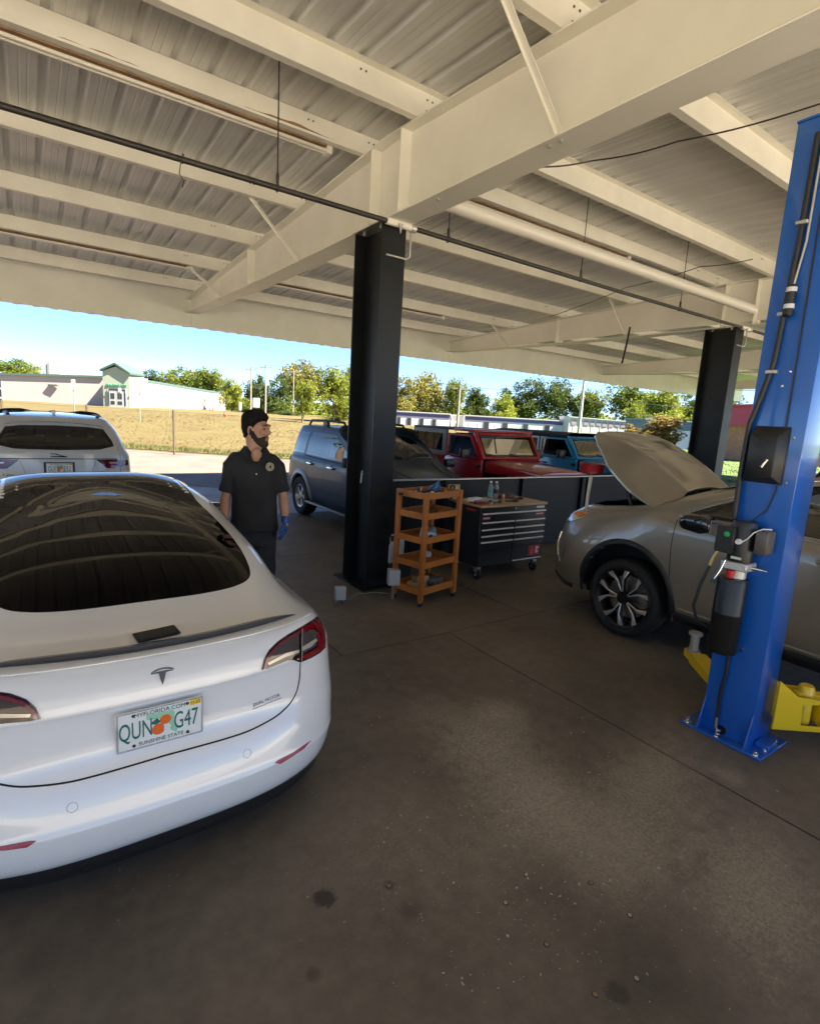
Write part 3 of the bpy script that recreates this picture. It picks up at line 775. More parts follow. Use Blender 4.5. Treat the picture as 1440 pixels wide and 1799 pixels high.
# ------------------------------------------------------------------ white sedan seen from behind
m_white = mat('white_car_paint', (.80, .80, .78), .25, coat=1.0, bump=.0)
def sedan():
    c = Car('white_sedan', 'white sedan with dark tinted back glass and black spoiler lip', (.39, 2.045, 0), 0, m_white)
    N = [
     [(0,.11,.20),(0,.03,.27),(0,.0,.43),(0,.045,.525),(0,.10,.60),(0,.115,.76),(0,.085,.80),(0,.10,.90),(0,.05,.985),(0,.075,1.0),(0,.46,1.045),(0,1.05,1.20),(0,1.95,1.305)],
     [(.36,.12,.20),(.37,.045,.27),(.38,.015,.43),(.38,.06,.525),(.385,.11,.60),(.385,.125,.76),(.385,.10,.80),(.38,.115,.90),(.37,.075,.985),(.365,.10,1.0),(.31,.48,1.045),(.29,1.08,1.20),(0,2.05,1.31)],
     [(.62,.21,.20),(.645,.13,.27),(.66,.10,.43),(.66,.14,.525),(.655,.17,.60),(.65,.185,.76),(.65,.175,.80),(.63,.185,.89),(.60,.18,.965),(.59,.20,.985),(.51,.52,1.04),(.47,1.15,1.195),(0,2.12,1.314)],
     [(.78,.37,.20),(.81,.30,.27),(.835,.275,.43),(.838,.29,.525),(.832,.30,.60),(.82,.31,.76),(.815,.315,.80),(.79,.33,.87),(.755,.355,.93),(.74,.375,.945),(.635,.64,1.03),(.585,1.27,1.185),(0,2.2,1.32)],
     [(.86,.64,.20),(.90,.60,.27),(.915,.595,.43),(.92,.595,.525),(.915,.60,.60),(.905,.61,.74),(.90,.615,.78),(.875,.63,.83),(.835,.66,.88),(.815,.68,.90),(.70,.86,1.0),(.63,1.42,1.20),(0,2.3,1.327)],
     [(.875,1.0,.19),(.915,1.0,.27),(.925,1.0,.43),(.925,1.0,.525),(.922,1.0,.60),(.912,1.0,.74),(.905,1.0,.78),(.885,1.02,.83),(.85,1.04,.88),(.835,1.06,.90),(.735,1.2,.99),(.635,1.64,1.235),(0,2.42,1.335)],
     [(.87,1.6,.18),(.905,1.6,.27),(.915,1.6,.43),(.915,1.6,.525),(.912,1.6,.60),(.905,1.6,.74),(.90,1.6,.78),(.885,1.6,.84),(.865,1.6,.885),(.855,1.62,.905),(.785,1.68,.96),(.635,1.95,1.30),(0,2.55,1.345)],
     [(.86,2.4,.17),(.90,2.4,.27),(.905,2.4,.43),(.905,2.4,.525),(.903,2.4,.60),(.897,2.4,.74),(.893,2.4,.78),(.883,2.4,.84),(.868,2.4,.885),(.86,2.4,.905),(.80,2.4,.95),(.625,2.42,1.335),(0,2.7,1.345)],
     [(.86,3.1,.17),(.90,3.1,.27),(.905,3.1,.43),(.905,3.1,.525),(.903,3.1,.60),(.897,3.1,.74),(.893,3.1,.78),(.883,3.1,.83),(.868,3.1,.87),(.86,3.1,.89),(.80,3.08,.93),(.61,2.9,1.30),(0,2.9,1.327)],
     [(.86,3.65,.18),(.905,3.65,.27),(.918,3.65,.43),(.918,3.65,.525),(.915,3.65,.60),(.905,3.65,.72),(.898,3.65,.76),(.88,3.65,.80),(.855,3.65,.83),(.845,3.64,.845),(.79,3.6,.88),(.66,3.5,1.0),(0,3.2,1.31)],
     [(.83,4.15,.2),(.88,4.15,.27),(.895,4.15,.43),(.892,4.15,.525),(.885,4.15,.58),(.87,4.15,.66),(.86,4.15,.69),(.84,4.14,.73),(.81,4.13,.76),(.80,4.12,.77),(.72,4.08,.82),(.5,3.98,.92),(0,3.65,1.02)],
     [(.70,4.46,.2),(.74,4.48,.27),(.75,4.49,.43),(.745,4.49,.5),(.735,4.48,.55),(.72,4.46,.61),(.71,4.45,.63),(.69,4.44,.66),(.67,4.42,.69),(.66,4.4,.70),(.58,4.35,.75),(.38,4.28,.83),(0,4.1,.91)],
     [(.36,4.60,.2),(.37,4.64,.27),(.37,4.655,.43),(.37,4.65,.5),(.365,4.64,.54),(.36,4.62,.58),(.355,4.61,.60),(.35,4.6,.63),(.34,4.58,.65),(.33,4.57,.66),(.28,4.53,.70),(.18,4.47,.75),(0,4.38,.80)],
     [(0,4.63,.2),(0,4.68,.27),(0,4.694,.43),(0,4.69,.5),(0,4.68,.54),(0,4.66,.58),(0,4.65,.60),(0,4.64,.62),(0,4.62,.64),(0,4.61,.65),(0,4.57,.68),(0,4.53,.72),(0,4.48,.76)]]
    def lerp(a, b, t): return tuple(x+(y-x)*t for x, y in zip(a, b))
    for cc in N:                                   # tighten the bumper edge and the crease above the plate
        cc[2] = (cc[2][0], cc[2][1], cc[2][2]-.055); cc[1] = (cc[1][0], cc[1][1]-.012, cc[1][2]-.02)
        cc.insert(6, lerp(cc[6], cc[5], .25)); cc.insert(3, lerp(cc[2], cc[3], .14))
    WH = [(1.0, .335), (3.875, .335)]
    c.body(N, nu=9, nv=6, it=2, arches=WH, arch_r=.365, arch_xmin=.6)
    c.finish_body()
    # lower valance in black
    pts = []
    for a in np.linspace(-.80, .80, 41):
        p, n = c.ax(a, .222, 'y', -1); pts.append(p)
    mb = MB(); vs = []
    for p in pts: vs += [p+Vector((0, .006, .006)), p+Vector((0, -.006, .0)), p+Vector((0, .004, -.05)), p+Vector((0, .02, -.075)), p+Vector((0, .09, -.09))]
    k = len(pts); mb.add(vs, [(i*5+j, i*5+j+1, (i+1)*5+j+1, (i+1)*5+j) for i in range(k-1) for j in range(4)])
    mb.build('rear_valance', m_trim, c.o, smooth=60)
    # glass
    half = [(0,.475),(.2,.478),(.33,.495),(.42,.525),(.49,.575),(.53,.65),(.555,.78),(.575,1.0),(.582,1.3),(.575,1.6),(.555,1.84)]
    hp_ = [(-half[1][0], half[1][1])]+half+[half[-1]]; hs_ = []
    for i_ in range(1, len(hp_)-2):
        a_, b_, c_, d_ = hp_[i_-1:i_+3]
        for t_ in np.linspace(0, 1, 5, endpoint=False): hs_.append(tuple(.5*(2*b_[q]+(c_[q]-a_[q])*t_+(2*a_[q]-5*b_[q]+4*c_[q]-d_[q])*t_*t_+(3*b_[q]-a_[q]-3*c_[q]+d_[q])*t_**3) for q in (0, 1)))
    hs_.append(half[-1]); full = hs_+[(0, 1.84)]+[(-x, y) for x, y in hs_[::-1][:-1]]
    c.shell('back_glass', full, m_tint, 'z', off=.0025, grid=.06, thick=.004)
    half = [(0, 1.845), (.555, 1.845), (.56, 2.05), (.56, 2.4), (.54, 2.75), (0, 2.85)]
    c.shell('roof_glass', half+[(-x, y) for x, y in half[::-1][1:-1]], m_tint, 'z', off=.0025, grid=.07, thick=.004)
    for sd in (1, -1):
        c.shell('side_window', [(1.45, .99), (1.62, 1.13), (1.95, 1.27), (2.3, 1.31), (2.34, .985), (1.8, .975)], m_tint, 'x', sd, off=.002, thick=.004)
        c.shell('side_window', [(2.40, .985), (2.38, 1.31), (2.7, 1.27), (3.05, 1.12), (3.3, .97)], m_tint, 'x', sd, off=.002, thick=.004)
    c.shell('windshield', [(-.58, 2.98), (0, 2.92), (.58, 2.98), (.62, 3.5), (0, 3.62), (-.62, 3.5)], m_tint, 'z', off=.0025, grid=.07, thick=.004)
    # spoiler lip
    L = []
    for a in np.linspace(-.60, .60, 61):
        lo, hi = .02, .5
        p, n = c.ax(a, .115+.115*(abs(a)/.6)**2.2, 'z'); L.append((a, p))
    mb = MB(); vs = []
    for a, p in L:
        t = max(.03, 1-(abs(a)/.605)**6)
        vs += [p+Vector((0, .035*t, -.002)), p+Vector((0, -.012, .016*t)), p+Vector((0, -.035*t-.008, .024*t)), p+Vector((0, -.040*t-.008, .014*t)), p+Vector((0, -.030*t, -.02))]
    k = len(L); mb.add(vs, [(i*5+j, i*5+j+1, (i+1)*5+j+1, (i+1)*5+j) for i in range(k-1) for j in range(4)])
    mb.build('spoiler_lip', mat('carbon_lip', (.022, .024, .028), .35, coat=.5), c.o, smooth=35)
    # tail lamps, traced on the right and mirrored
    out = [(459,1177),(463,1158),(472,1142),(487,1127),(506,1114),(530,1100),(548,1089),(556,1083),(563,1092),(568,1106),(570.5,1122),(570,1138),(561,1147),(545,1156),(527,1163.5),(516,1160),(505,1160),(488,1167),(472,1173.5)]
    red = [(526,1104),(548,1093),(556,1090),(563,1100),(567,1112),(568.5,1124),(568,1136),(558,1145),(544,1153),(528,1160),(528,1152),(545,1144),(556,1136),(558.5,1124),(556,1110),(551,1103),(540,1106),(526,1112)]
    clr1 = [(466,1168),(471,1151),(485,1136),(505,1122),(523,1112),(523,1150),(508,1153),(490,1160)]
    clr2 = [(529,1112),(541,1108),(549,1106),(554,1114),(556,1124),(553,1134),(543,1141),(529,1148)]
    bar = [(468,1164),(500,1147),(523,1141),(523,1146),(500,1153),(470,1168)]
    bar2 = [(529,1136),(552,1122),(554,1126),(544,1136),(529,1143)]
    rim = [(461,1176),(465,1159),(474,1144),(489,1129),(508,1116),(524,1107),(524,1111),(508,1120),(491,1133),(478,1146),(469,1160),(465,1174)]
    for mir in (False, True):
        tl = c.shell('tail_lamp', out, m_redd, off=.005, thick=.012, mirror=mir, grid=6)
        c.shell('red_lens', red, m_red, off=.009, thick=.004, mirror=mir, parent=tl, grid=5)
        c.shell('clear_lens', clr1, m_lens, off=.008, thick=.003, mirror=mir, parent=tl, grid=6)
        c.shell('clear_lens', clr2, m_lens, off=.008, thick=.003, mirror=mir, parent=tl, grid=6)
        c.shell('lamp_bar', bar, mat('lamp_bar', (.55, .50, .42), .15, coat=1, metal=.3), off=.011, thick=.003, mirror=mir, parent=tl, grid=5)
        c.shell('lamp_bar', bar2, mat('lamp_bar', (.55, .50, .42), .15), off=.011, thick=.003, mirror=mir, parent=tl, grid=5)
        c.shell('lamp_edge', rim, mat('pink_lens', (.16, .03, .045), .1, coat=1), off=.010, thick=.003, mirror=mir, parent=tl, grid=5)
        c.shell('reflector', [(482,1341),(488,1336),(515,1322),(546,1301),(534,1315),(512,1330),(492,1342)], mat('reflector_red', (.32, .02, .06), .25), off=.003, thick=.006, mirror=mir)
        # seams
        c.ribbon('panel_gap', [(527,1165),(526,1190),(521,1214),(512,1232),(500,1246),(480,1262),(440,1283),(400,1297),(340,1314),(281,1330)], .007, m_gap, mirror=mir)
        c.ribbon('panel_gap', [(549,1077),(530,1062),(508,1048),(485,1036)], .004, mat('soft_gap', (.35, .35, .34), .6), mirror=mir)
        c.ribbon('panel_gap', [(428,958),(433,957),(442,961)], .004, mat('soft_gap', (.35, .35, .34), .6), mirror=mir)
    c.ribbon('lamp_divider', [(527,1104),(527,1163)], .004, mat('soft_gap', (.35, .35, .34), .6), off=.013)
    for (a, b) in ((127, 1419), (434, 1324)):
        p, n = c.px(a, b); t = n.orthogonal(); M = frame(p+n*.0008, t, n.cross(t), n)
        q = MB(); q.lathe([(.0115, 0), (.0125, .0012), (.0135, 0)], 28, M, False, False); q.build('parking_sensor', mat('sensor_ring', (.62, .62, .60), .5), c.o, smooth=30)
    # emblem: T shape
    em = m_chrome; P, n = c.px(285, 1186)
    U = Vector((1, 0, 0)); V = Vector((0, n.z*-n.y if False else 0, 1)); V = (V-n*V.dot(n)).normalized(); U = V.cross(n)
    M = frame(P+n*.003, U, V, n)
    q = MB()
    arc = [(.048*math.sin(t)*1.05, .034-(1-math.cos(t))*.03) for t in np.linspace(-1.0, 1.0, 13)]
    q.prism(arc+[(x*.93, y-.008) for x, y in arc[::-1]], 0, .004, M)
    arc2 = [(x*.88, y-.0105) for x, y in arc]
    q.prism([(-.041, .012), (-.03, .0195), (-.012, .0215), (0, .0205), (.012, .0215), (.03, .0195), (.041, .012), (.026, .0125), (.0125, .011), (.008, -.012), (0, -.04), (-.008, -.012), (-.0125, .011), (-.026, .0125)][::-1], 0, .004, M)
    q.build('emblem', em, c.o, bevel=.0008)
    # lettering badge
    P, n = c.px(468, 1230); t = (c.px(497, 1219)[0]-c.px(440, 1242)[0]).normalized(); V = n.cross(t)
    M = frame(P+n*.001, t, V, n)
    text('badge_lettering', 'DUAL MOTOR', .021, m_chrome, c.o, M, .002, .95)
    q = MB(); q.box((-.07, -.0165, 0), (.07, -.0145, .002), M); q.build('badge_underline', m_chrome, c.o)
    # plate
    P, n = c.px(281, 1267); P2, _ = c.px(281, 1290); n = Vector((0, -1, -.03)).normalized()
    yb = min(c.ax(x, z, 'y', -1)[0].y for x in (-.14, 0, .14) for z in (P.z-.07, P.z, P.z+.07))
    fl_plate(c, Vector((P.x, yb-.008, P.z)), Vector((1, 0, 0)), Vector((0, -.02, 1)).normalized(), Vector((0, -1, -.02)).normalized(), 'QUN', 'G47')
    for (yw, zw) in WH:
        for sd in (1, -1):
            wheel(c.o, (sd*.80, yw, zw), .335, .235, .235, 'ten', sd); wheel_well(c, yw, zw, .365, .9, sd)
    for sd in (1, -1):
        q = MB(); q.box((-.1, -.05, -.07), (.1, .06, .07)); q.build('door_mirror', m_gloss, c.o, bevel=.04, seg=3, loc=(sd*.98, 3.05, .97))
    u = MB(); u.box((-.74, .3, .17), (.74, 4.4, .30)); u.build('underbody', m_well, c.o)
    return c
sedan_car = sedan()
# phone lying on the boot lid
pa, na = sedan_car.px(238, 1131); pb, nb = sedan_car.px(322, 1112); pc, nc = sedan_car.px(280, 1122)
Mw = sedan_car.M
A = Mw @ pa; B = Mw @ pb; C_ = Mw @ pc; nrm = (Mw.to_3x3() @ nc).normalized()
t = (B-A).normalized(); t = (t-nrm*t.dot(nrm)).normalized(); b = nrm.cross(t)
ph = thing('phone', 'black phone lying on the boot lid of the white sedan', 'phone', C_+b*.03)
M = frame(nrm*.004, t, b, nrm)
q = MB(); q.box((-.08, -.039, 0), (.08, .039, .009), M); q.build('case', mat('phone_case', (.004, .004, .0045), .6, bump=.1, bscale=300), ph, bevel=.004, seg=3)
q = MB(); q.box((-.072, -.033, .0091), (.072, .033, .0096), M); q.build('screen', mat('phone_screen', (.004, .004, .005), .12), ph)
# ------------------------------------------------------------------ SUVs
def suv_net(L, W, zb, zt, rg, ya, wt, hz, yr=.92, yf=3.55, sill=.27, rearz=.36, roofw=.66, nose=.16, tum=.80):
    """half net of an SUV. zb belt height, zt roof, rg y of rear window top, ya y of A pillar foot, wt windshield top, hz hood height at cowl"""
    zm = zb+(zt-zb)*.52; zr = zt-.085; zh = zt-.02
    Wr = [.84*W, .95*W, .985*W, .98*W, .945*W, .90*W, (.5*.90+.5*tum)*W, tum*.98*W, roofw*W, 0]
    Ws = [.905*W, .98*W, W, .997*W, .975*W, .935*W, (.5*.935+.5*tum)*W+.012, tum*W, roofw*W, 0]
    zrow = [sill, .40, .60, .84, zb-.07, zb, zm, zr, zh, zt]
    N = []
    ry = [.07, .01, .0, .07, .10, .12, .12+(rg-.12)*.5, rg-.03, rg+.14, None]
    rz = [rearz, .46, .62, .84, zb-.06, zb, zm, zr-.01, zh-.01, zt-.01]
    for k, (f, bw) in enumerate(((0, 0), (.5, .025), (.86, .12))):
        N.append([(f*Wr[i], ry[i]+bw*(1 if i < 6 else .7), rz[i]) for i in range(9)]+[(0, rg+.55+.15*k, zt-.004+.002*k)])
    def side(y, sh, zsp, ysp, wf=1.0, z_=None, zz=None):
        zc = list(zrow)
        if z_ is not None: zc = z_
        return [(Ws[i]*wf, y+sh*(0 if i < 5 else (.12, .5, 1.0, 1.05)[i-5]), zc[i]) for i in range(9)]+[(0, ysp, zsp)]
    N.append(side(.36, rg-.10, zt, rg+1.0, .97, [sill, .42, .62, .84, zb-.06, zb, zm, zr-.005, zh-.005]))
    N.append(side(yr, max(0, rg*.55), zt+.005, rg+1.2))
    N.append(side(1.62, .06, zt+.005, (rg+1.2+wt)/2))
    N.append(side((1.62+ya)/2+.1, -.12, zt, wt-.35))
    # A pillar zone
    N.append([(Ws[0], ya-.15, sill), (Ws[1], ya-.15, .40), (Ws[2], ya-.15, .60), (Ws[3], ya-.15, .84), (Ws[4], ya-.15, zb-.08), (Ws[5], ya-.2, zb-.01), (Ws[6]-.01, ya-.45, zm), (tum*W, wt+.02, zr-.012), (roofw*W, wt-.05, zh-.02), (0, wt-.02, zt-.03)])
    cz = hz
    N.append([(Ws[0], ya+.25, sill), (Ws[1], ya+.25, .40), (Ws[2], ya+.25, .60), (Ws[3]*.998, ya+.25, .82), (Ws[4]*.985, ya+.25, cz-.12), (Ws[5]*.99, ya+.22, cz-.045), (W*.86, ya+.10, cz+.01), (W*.76, ya-.05, cz+.13), (W*.52, ya-.02, cz+.16), (0, ya-.05, cz+.17)])
    N.append([(Ws[0], yf, sill), (Ws[1], yf, .40), (Ws[2], yf, .60), (Ws[3]*.995, yf, .80), (Ws[4]*.97, yf, cz-.16), (Ws[5]*.97, yf, cz-.095), (W*.84, yf, cz-.05), (W*.66, yf-.06, cz-.01), (W*.4, yf-.1, cz+.01), (0, yf-.25, cz+.03)])
    y4 = (yf+L)/2+.05
    N.append([(Ws[0]*.97, y4, sill), (Ws[1]*.98, y4, .40), (Ws[2]*.975, y4, .58), (Ws[3]*.95, y4, .74), (Ws[4]*.91, y4, cz-.28), (Ws[5]*.90, y4-.02, cz-.20), (W*.74, y4-.06, cz-.14), (W*.58, y4-.12, cz-.09), (W*.36, y4-.2, cz-.06), (0, y4-.35, cz-.02)])
    N.append([(W*.78, L-.20, sill), (W*.83, L-.17, .40), (W*.82, L-.17, .56), (W*.80, L-.19, .68), (W*.77, L-.22, cz-.36), (W*.74, L-.24, cz-.28), (W*.62, L-.27, cz-.21), (W*.48, L-.31, cz-.16), (W*.3, L-.38, cz-.12), (0, L-.42, cz-.09)])
    N.append([(W*.42, L-.06, sill), (W*.44, L-.02, .40), (W*.44, L-.02, .56), (W*.43, L-.04, .68), (W*.42, L-.08, cz-.38), (W*.40, L-.11, cz-.31), (W*.34, L-.15, cz-.25), (W*.26, L-.20, cz-.20), (W*.16, L-.25, cz-.17), (0, L-.28, cz-.15)])
    N.append([(0, L-.04, sill), (0, L, .40), (0, L, .56), (0, L-.02, .68), (0, L-.06, cz-.39), (0, L-.09, cz-.33), (0, L-.12, cz-.27), (0, L-.16, cz-.23), (0, L-.19, cz-.20), (0, L-.22, cz-.18)])
    return N
def inpoly(x, y, P):
    r = False; j = len(P)-1
    for i in range(len(P)):
        if (P[i][1] > y) != (P[j][1] > y) and x < (P[j][0]-P[i][0])*(y-P[i][1])/(P[j][1]-P[i][1])+P[i][0]: r = not r
        j = i
    return r
def shrink(P, k):
    cx_ = sum(p[0] for p in P)/len(P); cy_ = sum(p[1] for p in P)/len(P)
    mx = max(abs(p[0]-cx_) for p in P); my = max(abs(p[1]-cy_) for p in P)
    return [(cx_+(x-cx_)*(1-k/mx), cy_+(y-cy_)*(1-k/my)) for x, y in P]
def ring_shell(c, name, P, k, m, mode, side, off, parent=None):
    """frame band between an outline and its shrunken copy"""
    Q = shrink(P, k); n = len(P); mp = c.mapper(mode, side); mb = MB(); vs = []
    PP = []; QQ = []
    for i in range(n):
        for t in np.linspace(0, 1, 6, endpoint=False):
            a, b = P[i], P[(i+1) % n]; PP.append((a[0]+(b[0]-a[0])*t, a[1]+(b[1]-a[1])*t))
            a, b = Q[i], Q[(i+1) % n]; QQ.append((a[0]+(b[0]-a[0])*t, a[1]+(b[1]-a[1])*t))
    for a in (PP, QQ):
        for p in a: q, nn = mp(*p); vs.append(q+nn*off)
    N_ = len(PP); fs = [(i, (i+1) % N_, N_+(i+1) % N_, N_+i) for i in range(N_)]
    mb.add(vs, fs); return mb.build(name, m, parent or c.o, smooth=60)
def open_window(c, P, mode, side, k=.025):
    """cut the body exactly along the (shrunken) outline and remove what lies inside"""
    Q = shrink(P, k*.55); bm = c.bm
    xs = [q[0] for q in Q]; ys = [q[1] for q in Q]; m_ = .12
    ia, ib = {'x': (1, 2), 'y': (0, 2), 'z': (0, 1)}[mode]
    def ok(p, n): 
        if mode == 'x': return p.x*side > .3 and abs(n.x) > .2
        if mode == 'y': return n.y*side > .1
        return n.z > .1
    def sel():
        fs = []
        for f in bm.faces:
            p = f.calc_center_median()
            if ok(p, f.normal) and min(xs)-m_ < p[ia] < max(xs)+m_ and min(ys)-m_ < p[ib] < max(ys)+m_: fs.append(f)
        return fs
    n = len(Q)
    for i in range(n):
        a, b = Q[i], Q[(i+1) % n]
        co = [0, 0, 0]; co[ia], co[ib] = a; no = [0, 0, 0]; no[ia], no[ib] = b[1]-a[1], -(b[0]-a[0])
        fs = sel(); es = list({e for f in fs for e in f.edges}); vs = list({v for f in fs for v in f.verts})
        bmesh.ops.bisect_plane(bm, geom=vs+es+fs, plane_co=co, plane_no=no, dist=1e-5)
    kill = [f for f in sel() if inpoly(f.calc_center_median()[ia], f.calc_center_median()[ib], Q)]
    bmesh.ops.delete(bm, geom=kill, context='FACES')
# --- white SUV ahead of the sedan -----------------------------------------
def white_suv():
    m_ws = mat('pearl_white_paint', (.62, .62, .60), .3, coat=1.0)
    c = Car('white_suv', 'white SUV with slim red tail lamps parked ahead of the sedan', (.36, 8.80, 0), 0, m_ws)
    c.body(suv_net(4.73, .955, 1.18, 1.67, .62, 3.1, 2.15, 1.06, yr=.95, yf=3.82, roofw=.60, tum=.74, rearz=.30), nu=8, nv=6, it=2, arches=[(.95, .375), (3.82, .375)], arch_r=.41, arch_xmin=.55)
    rw = [(-.69, 1.25), (-.5, 1.205), (0, 1.195), (.5, 1.205), (.69, 1.25), (.675, 1.32), (.585, 1.48), (.4, 1.505), (0, 1.515), (-.4, 1.505), (-.585, 1.48), (-.675, 1.32)]
    wsx = [(-.62, 2.35), (0, 2.25), (.62, 2.35), (.72, 3.0), (0, 3.12), (-.72, 3.0)]
    open_window(c, rw, 'y', -1, .05); open_window(c, wsx, 'z', 1, .05)
    c.finish_body(inner=m_dark)
    ring_shell(c, 'window_frit', rw, .05, m_gloss, 'y', -1, .004); c.shell('rear_window', shrink(rw, .04), g_mid, 'y', -1, off=.003, thick=0)
    ring_shell(c, 'windshield_frit', wsx, .06, m_gloss, 'z', 1, .004); c.shell('windshield', shrink(wsx, .05), g_clear, 'z', off=.003, thick=0)
    for sd in (1, -1):
        c.shell('side_window', [(.62, 1.14), (.85, 1.32), (1.3, 1.45), (1.72, 1.48), (1.75, 1.11)], m_tint, 'x', sd, off=.003, thick=.004)
        c.shell('side_window', [(1.83, 1.11), (1.80, 1.48), (2.3, 1.46), (2.75, 1.25), (3.0, 1.10)], m_tint, 'x', sd, off=.003, thick=.004)
        c.ribbon('roof_rail', [(.55*sd, .85), (.60*sd, 1.4), (.60*sd, 2.1)], .05, m_trim, 'z', h=.02)
    for x in (-.36, .36): seat(c.o, x, 2.2, .55, m_dark)
    seat(c.o, 0, 1.25, .55, m_dark, 1.2)
    q = MB(); q.box((-.7, 2.75, .75), (.7, 3.05, 1.0)); q.build('dashboard', m_dark, c.o, bevel=.04)
    # spoiler at the roof edge
    q = MB(); vs = []
    for a in np.linspace(-.58, .58, 25):
        d = .03*(a/.58)**2; z = 1.615-.05*(a/.58)**2
        vs += [(a, .78+d, z+.018), (a, .50+d, z-.022), (a, .475+d, z-.038), (a, .52+d, z-.055), (a, .70+d, z-.05)]
    q.add(vs, [(i*5+j, (i+1)*5+j, (i+1)*5+j+1, i*5+j+1) for i in range(24) for j in range(4)]); q.build('roof_spoiler', m_ws, c.o, smooth=40)
    q = MB(); q.prism([(0, .0), (.16, .0), (.03, .075), (0, .06)], -.022, .022, frame((0, 1.0, 1.65), (0, 1, 0), (0, 0, 1), (1, 0, 0))); q.build('roof_antenna', m_ws, c.o, bevel=.012, seg=2)
    # lamps (rear projected)
    lamp = [(.45, 1.065), (.62, 1.066), (.78, 1.062), (.865, 1.05), (.868, .985), (.80, .965), (.72, .962), (.66, .94), (.585, .945), (.53, .99)]
    for mir in (False, True):
        tl = c.shell('tail_lamp', lamp, m_redd, 'y', -1, off=.006, thick=.012, mirror=mir, grid=.03)
        c.shell('red_lens', [(.49, 1.055), (.70, 1.056), (.85, 1.04), (.852, .995), (.80, .978), (.70, .975), (.65, .955), (.60, .958), (.55, 1.0)], m_red, 'y', -1, off=.010, thick=.003, mirror=mir, parent=tl, grid=.03)
        c.shell('lamp_bar', [(.60, 1.03), (.72, 1.03), (.72, 1.008), (.62, 1.008)], mat('lamp_bar', (.55, .50, .42), .15), 'y', -1, off=.013, thick=.003, mirror=mir, parent=tl)
        c.ribbon('panel_gap', [(.74, 1.240), (.76, 1.130), (.765, 1.060), (.76, 0.940), (.74, 0.780)], .006, m_gap, 'y', -1, mirror=mir)
    c.ribbon('tailgate_crease', [(-.72, 1.075), (0, 1.080), (.72, 1.075)], .012, m_gap, 'y', -1)
    c.ribbon('tailgate_crease', [(-.44, 1.050), (-.40, 0.920), (-.36, 0.820)], .008, mat('soft_gap', (.35, .35, .34), .6), 'y', -1)
    c.ribbon('tailgate_crease', [(.44, 1.050), (.40, 0.920), (.36, 0.820)], .008, mat('soft_gap', (.35, .35, .34), .6), 'y', -1)
    # leaping-animal style chrome badge reduced to its outline strokes
    P, n = c.ax(0, 1.13, 'y', -1)
    q = MB(); U = Vector((1, 0, 0)); V = Vector((0, -n.z, -n.y)).normalized(); V = V if V.z > 0 else -V
    M = frame(P+n*.004, U, V, n)
    q.prism([(-.10, -.022), (.10, -.028), (.095, -.016), (.04, -.004), (-.03, .022), (-.10, .026), (-.10, .020), (-.04, .012), (.03, -.010), (-.095, -.014)][::-1], 0, .004, M); q.build('badge', m_gloss, c.o)
    text('badge_lettering', 'F-PACE', .045, m_gloss, c.o, frame(c.ax(-.55, .86, 'y', -1)[0]+Vector((0, -.004, 0)), (1, 0, 0), (0, 0, 1), (0, -1, 0)), .003, 1.2)
    yb = min(c.ax(x, z, 'y', -1)[0].y for x in (-.14, 0, .14) for z in (.88, 1.0))
    q = MB(); q.box((-.18, yb-.004, .85), (.18, yb+.02, 1.035)); q.build('plate_holder', m_trim, c.o)
    fl_plate(c, Vector((0, yb-.010, .945)), Vector((1, 0, 0)), Vector((0, 0, 1)), Vector((0, -1, 0)), 'GUJ', 'E52', True)
    for (yw, zw) in ((.95, .375), (3.82, .375)):
        for sd in (1, -1): wheel(c.o, (sd*.83, yw, zw), .37, .25, .25, 'five', sd); wheel_well(c, yw, zw, .41, .95, sd)
    u = MB(); u.box((-.75, .3, .22), (.75, 4.4, .36)); u.build('underbody', m_well, c.o)
white_suv()
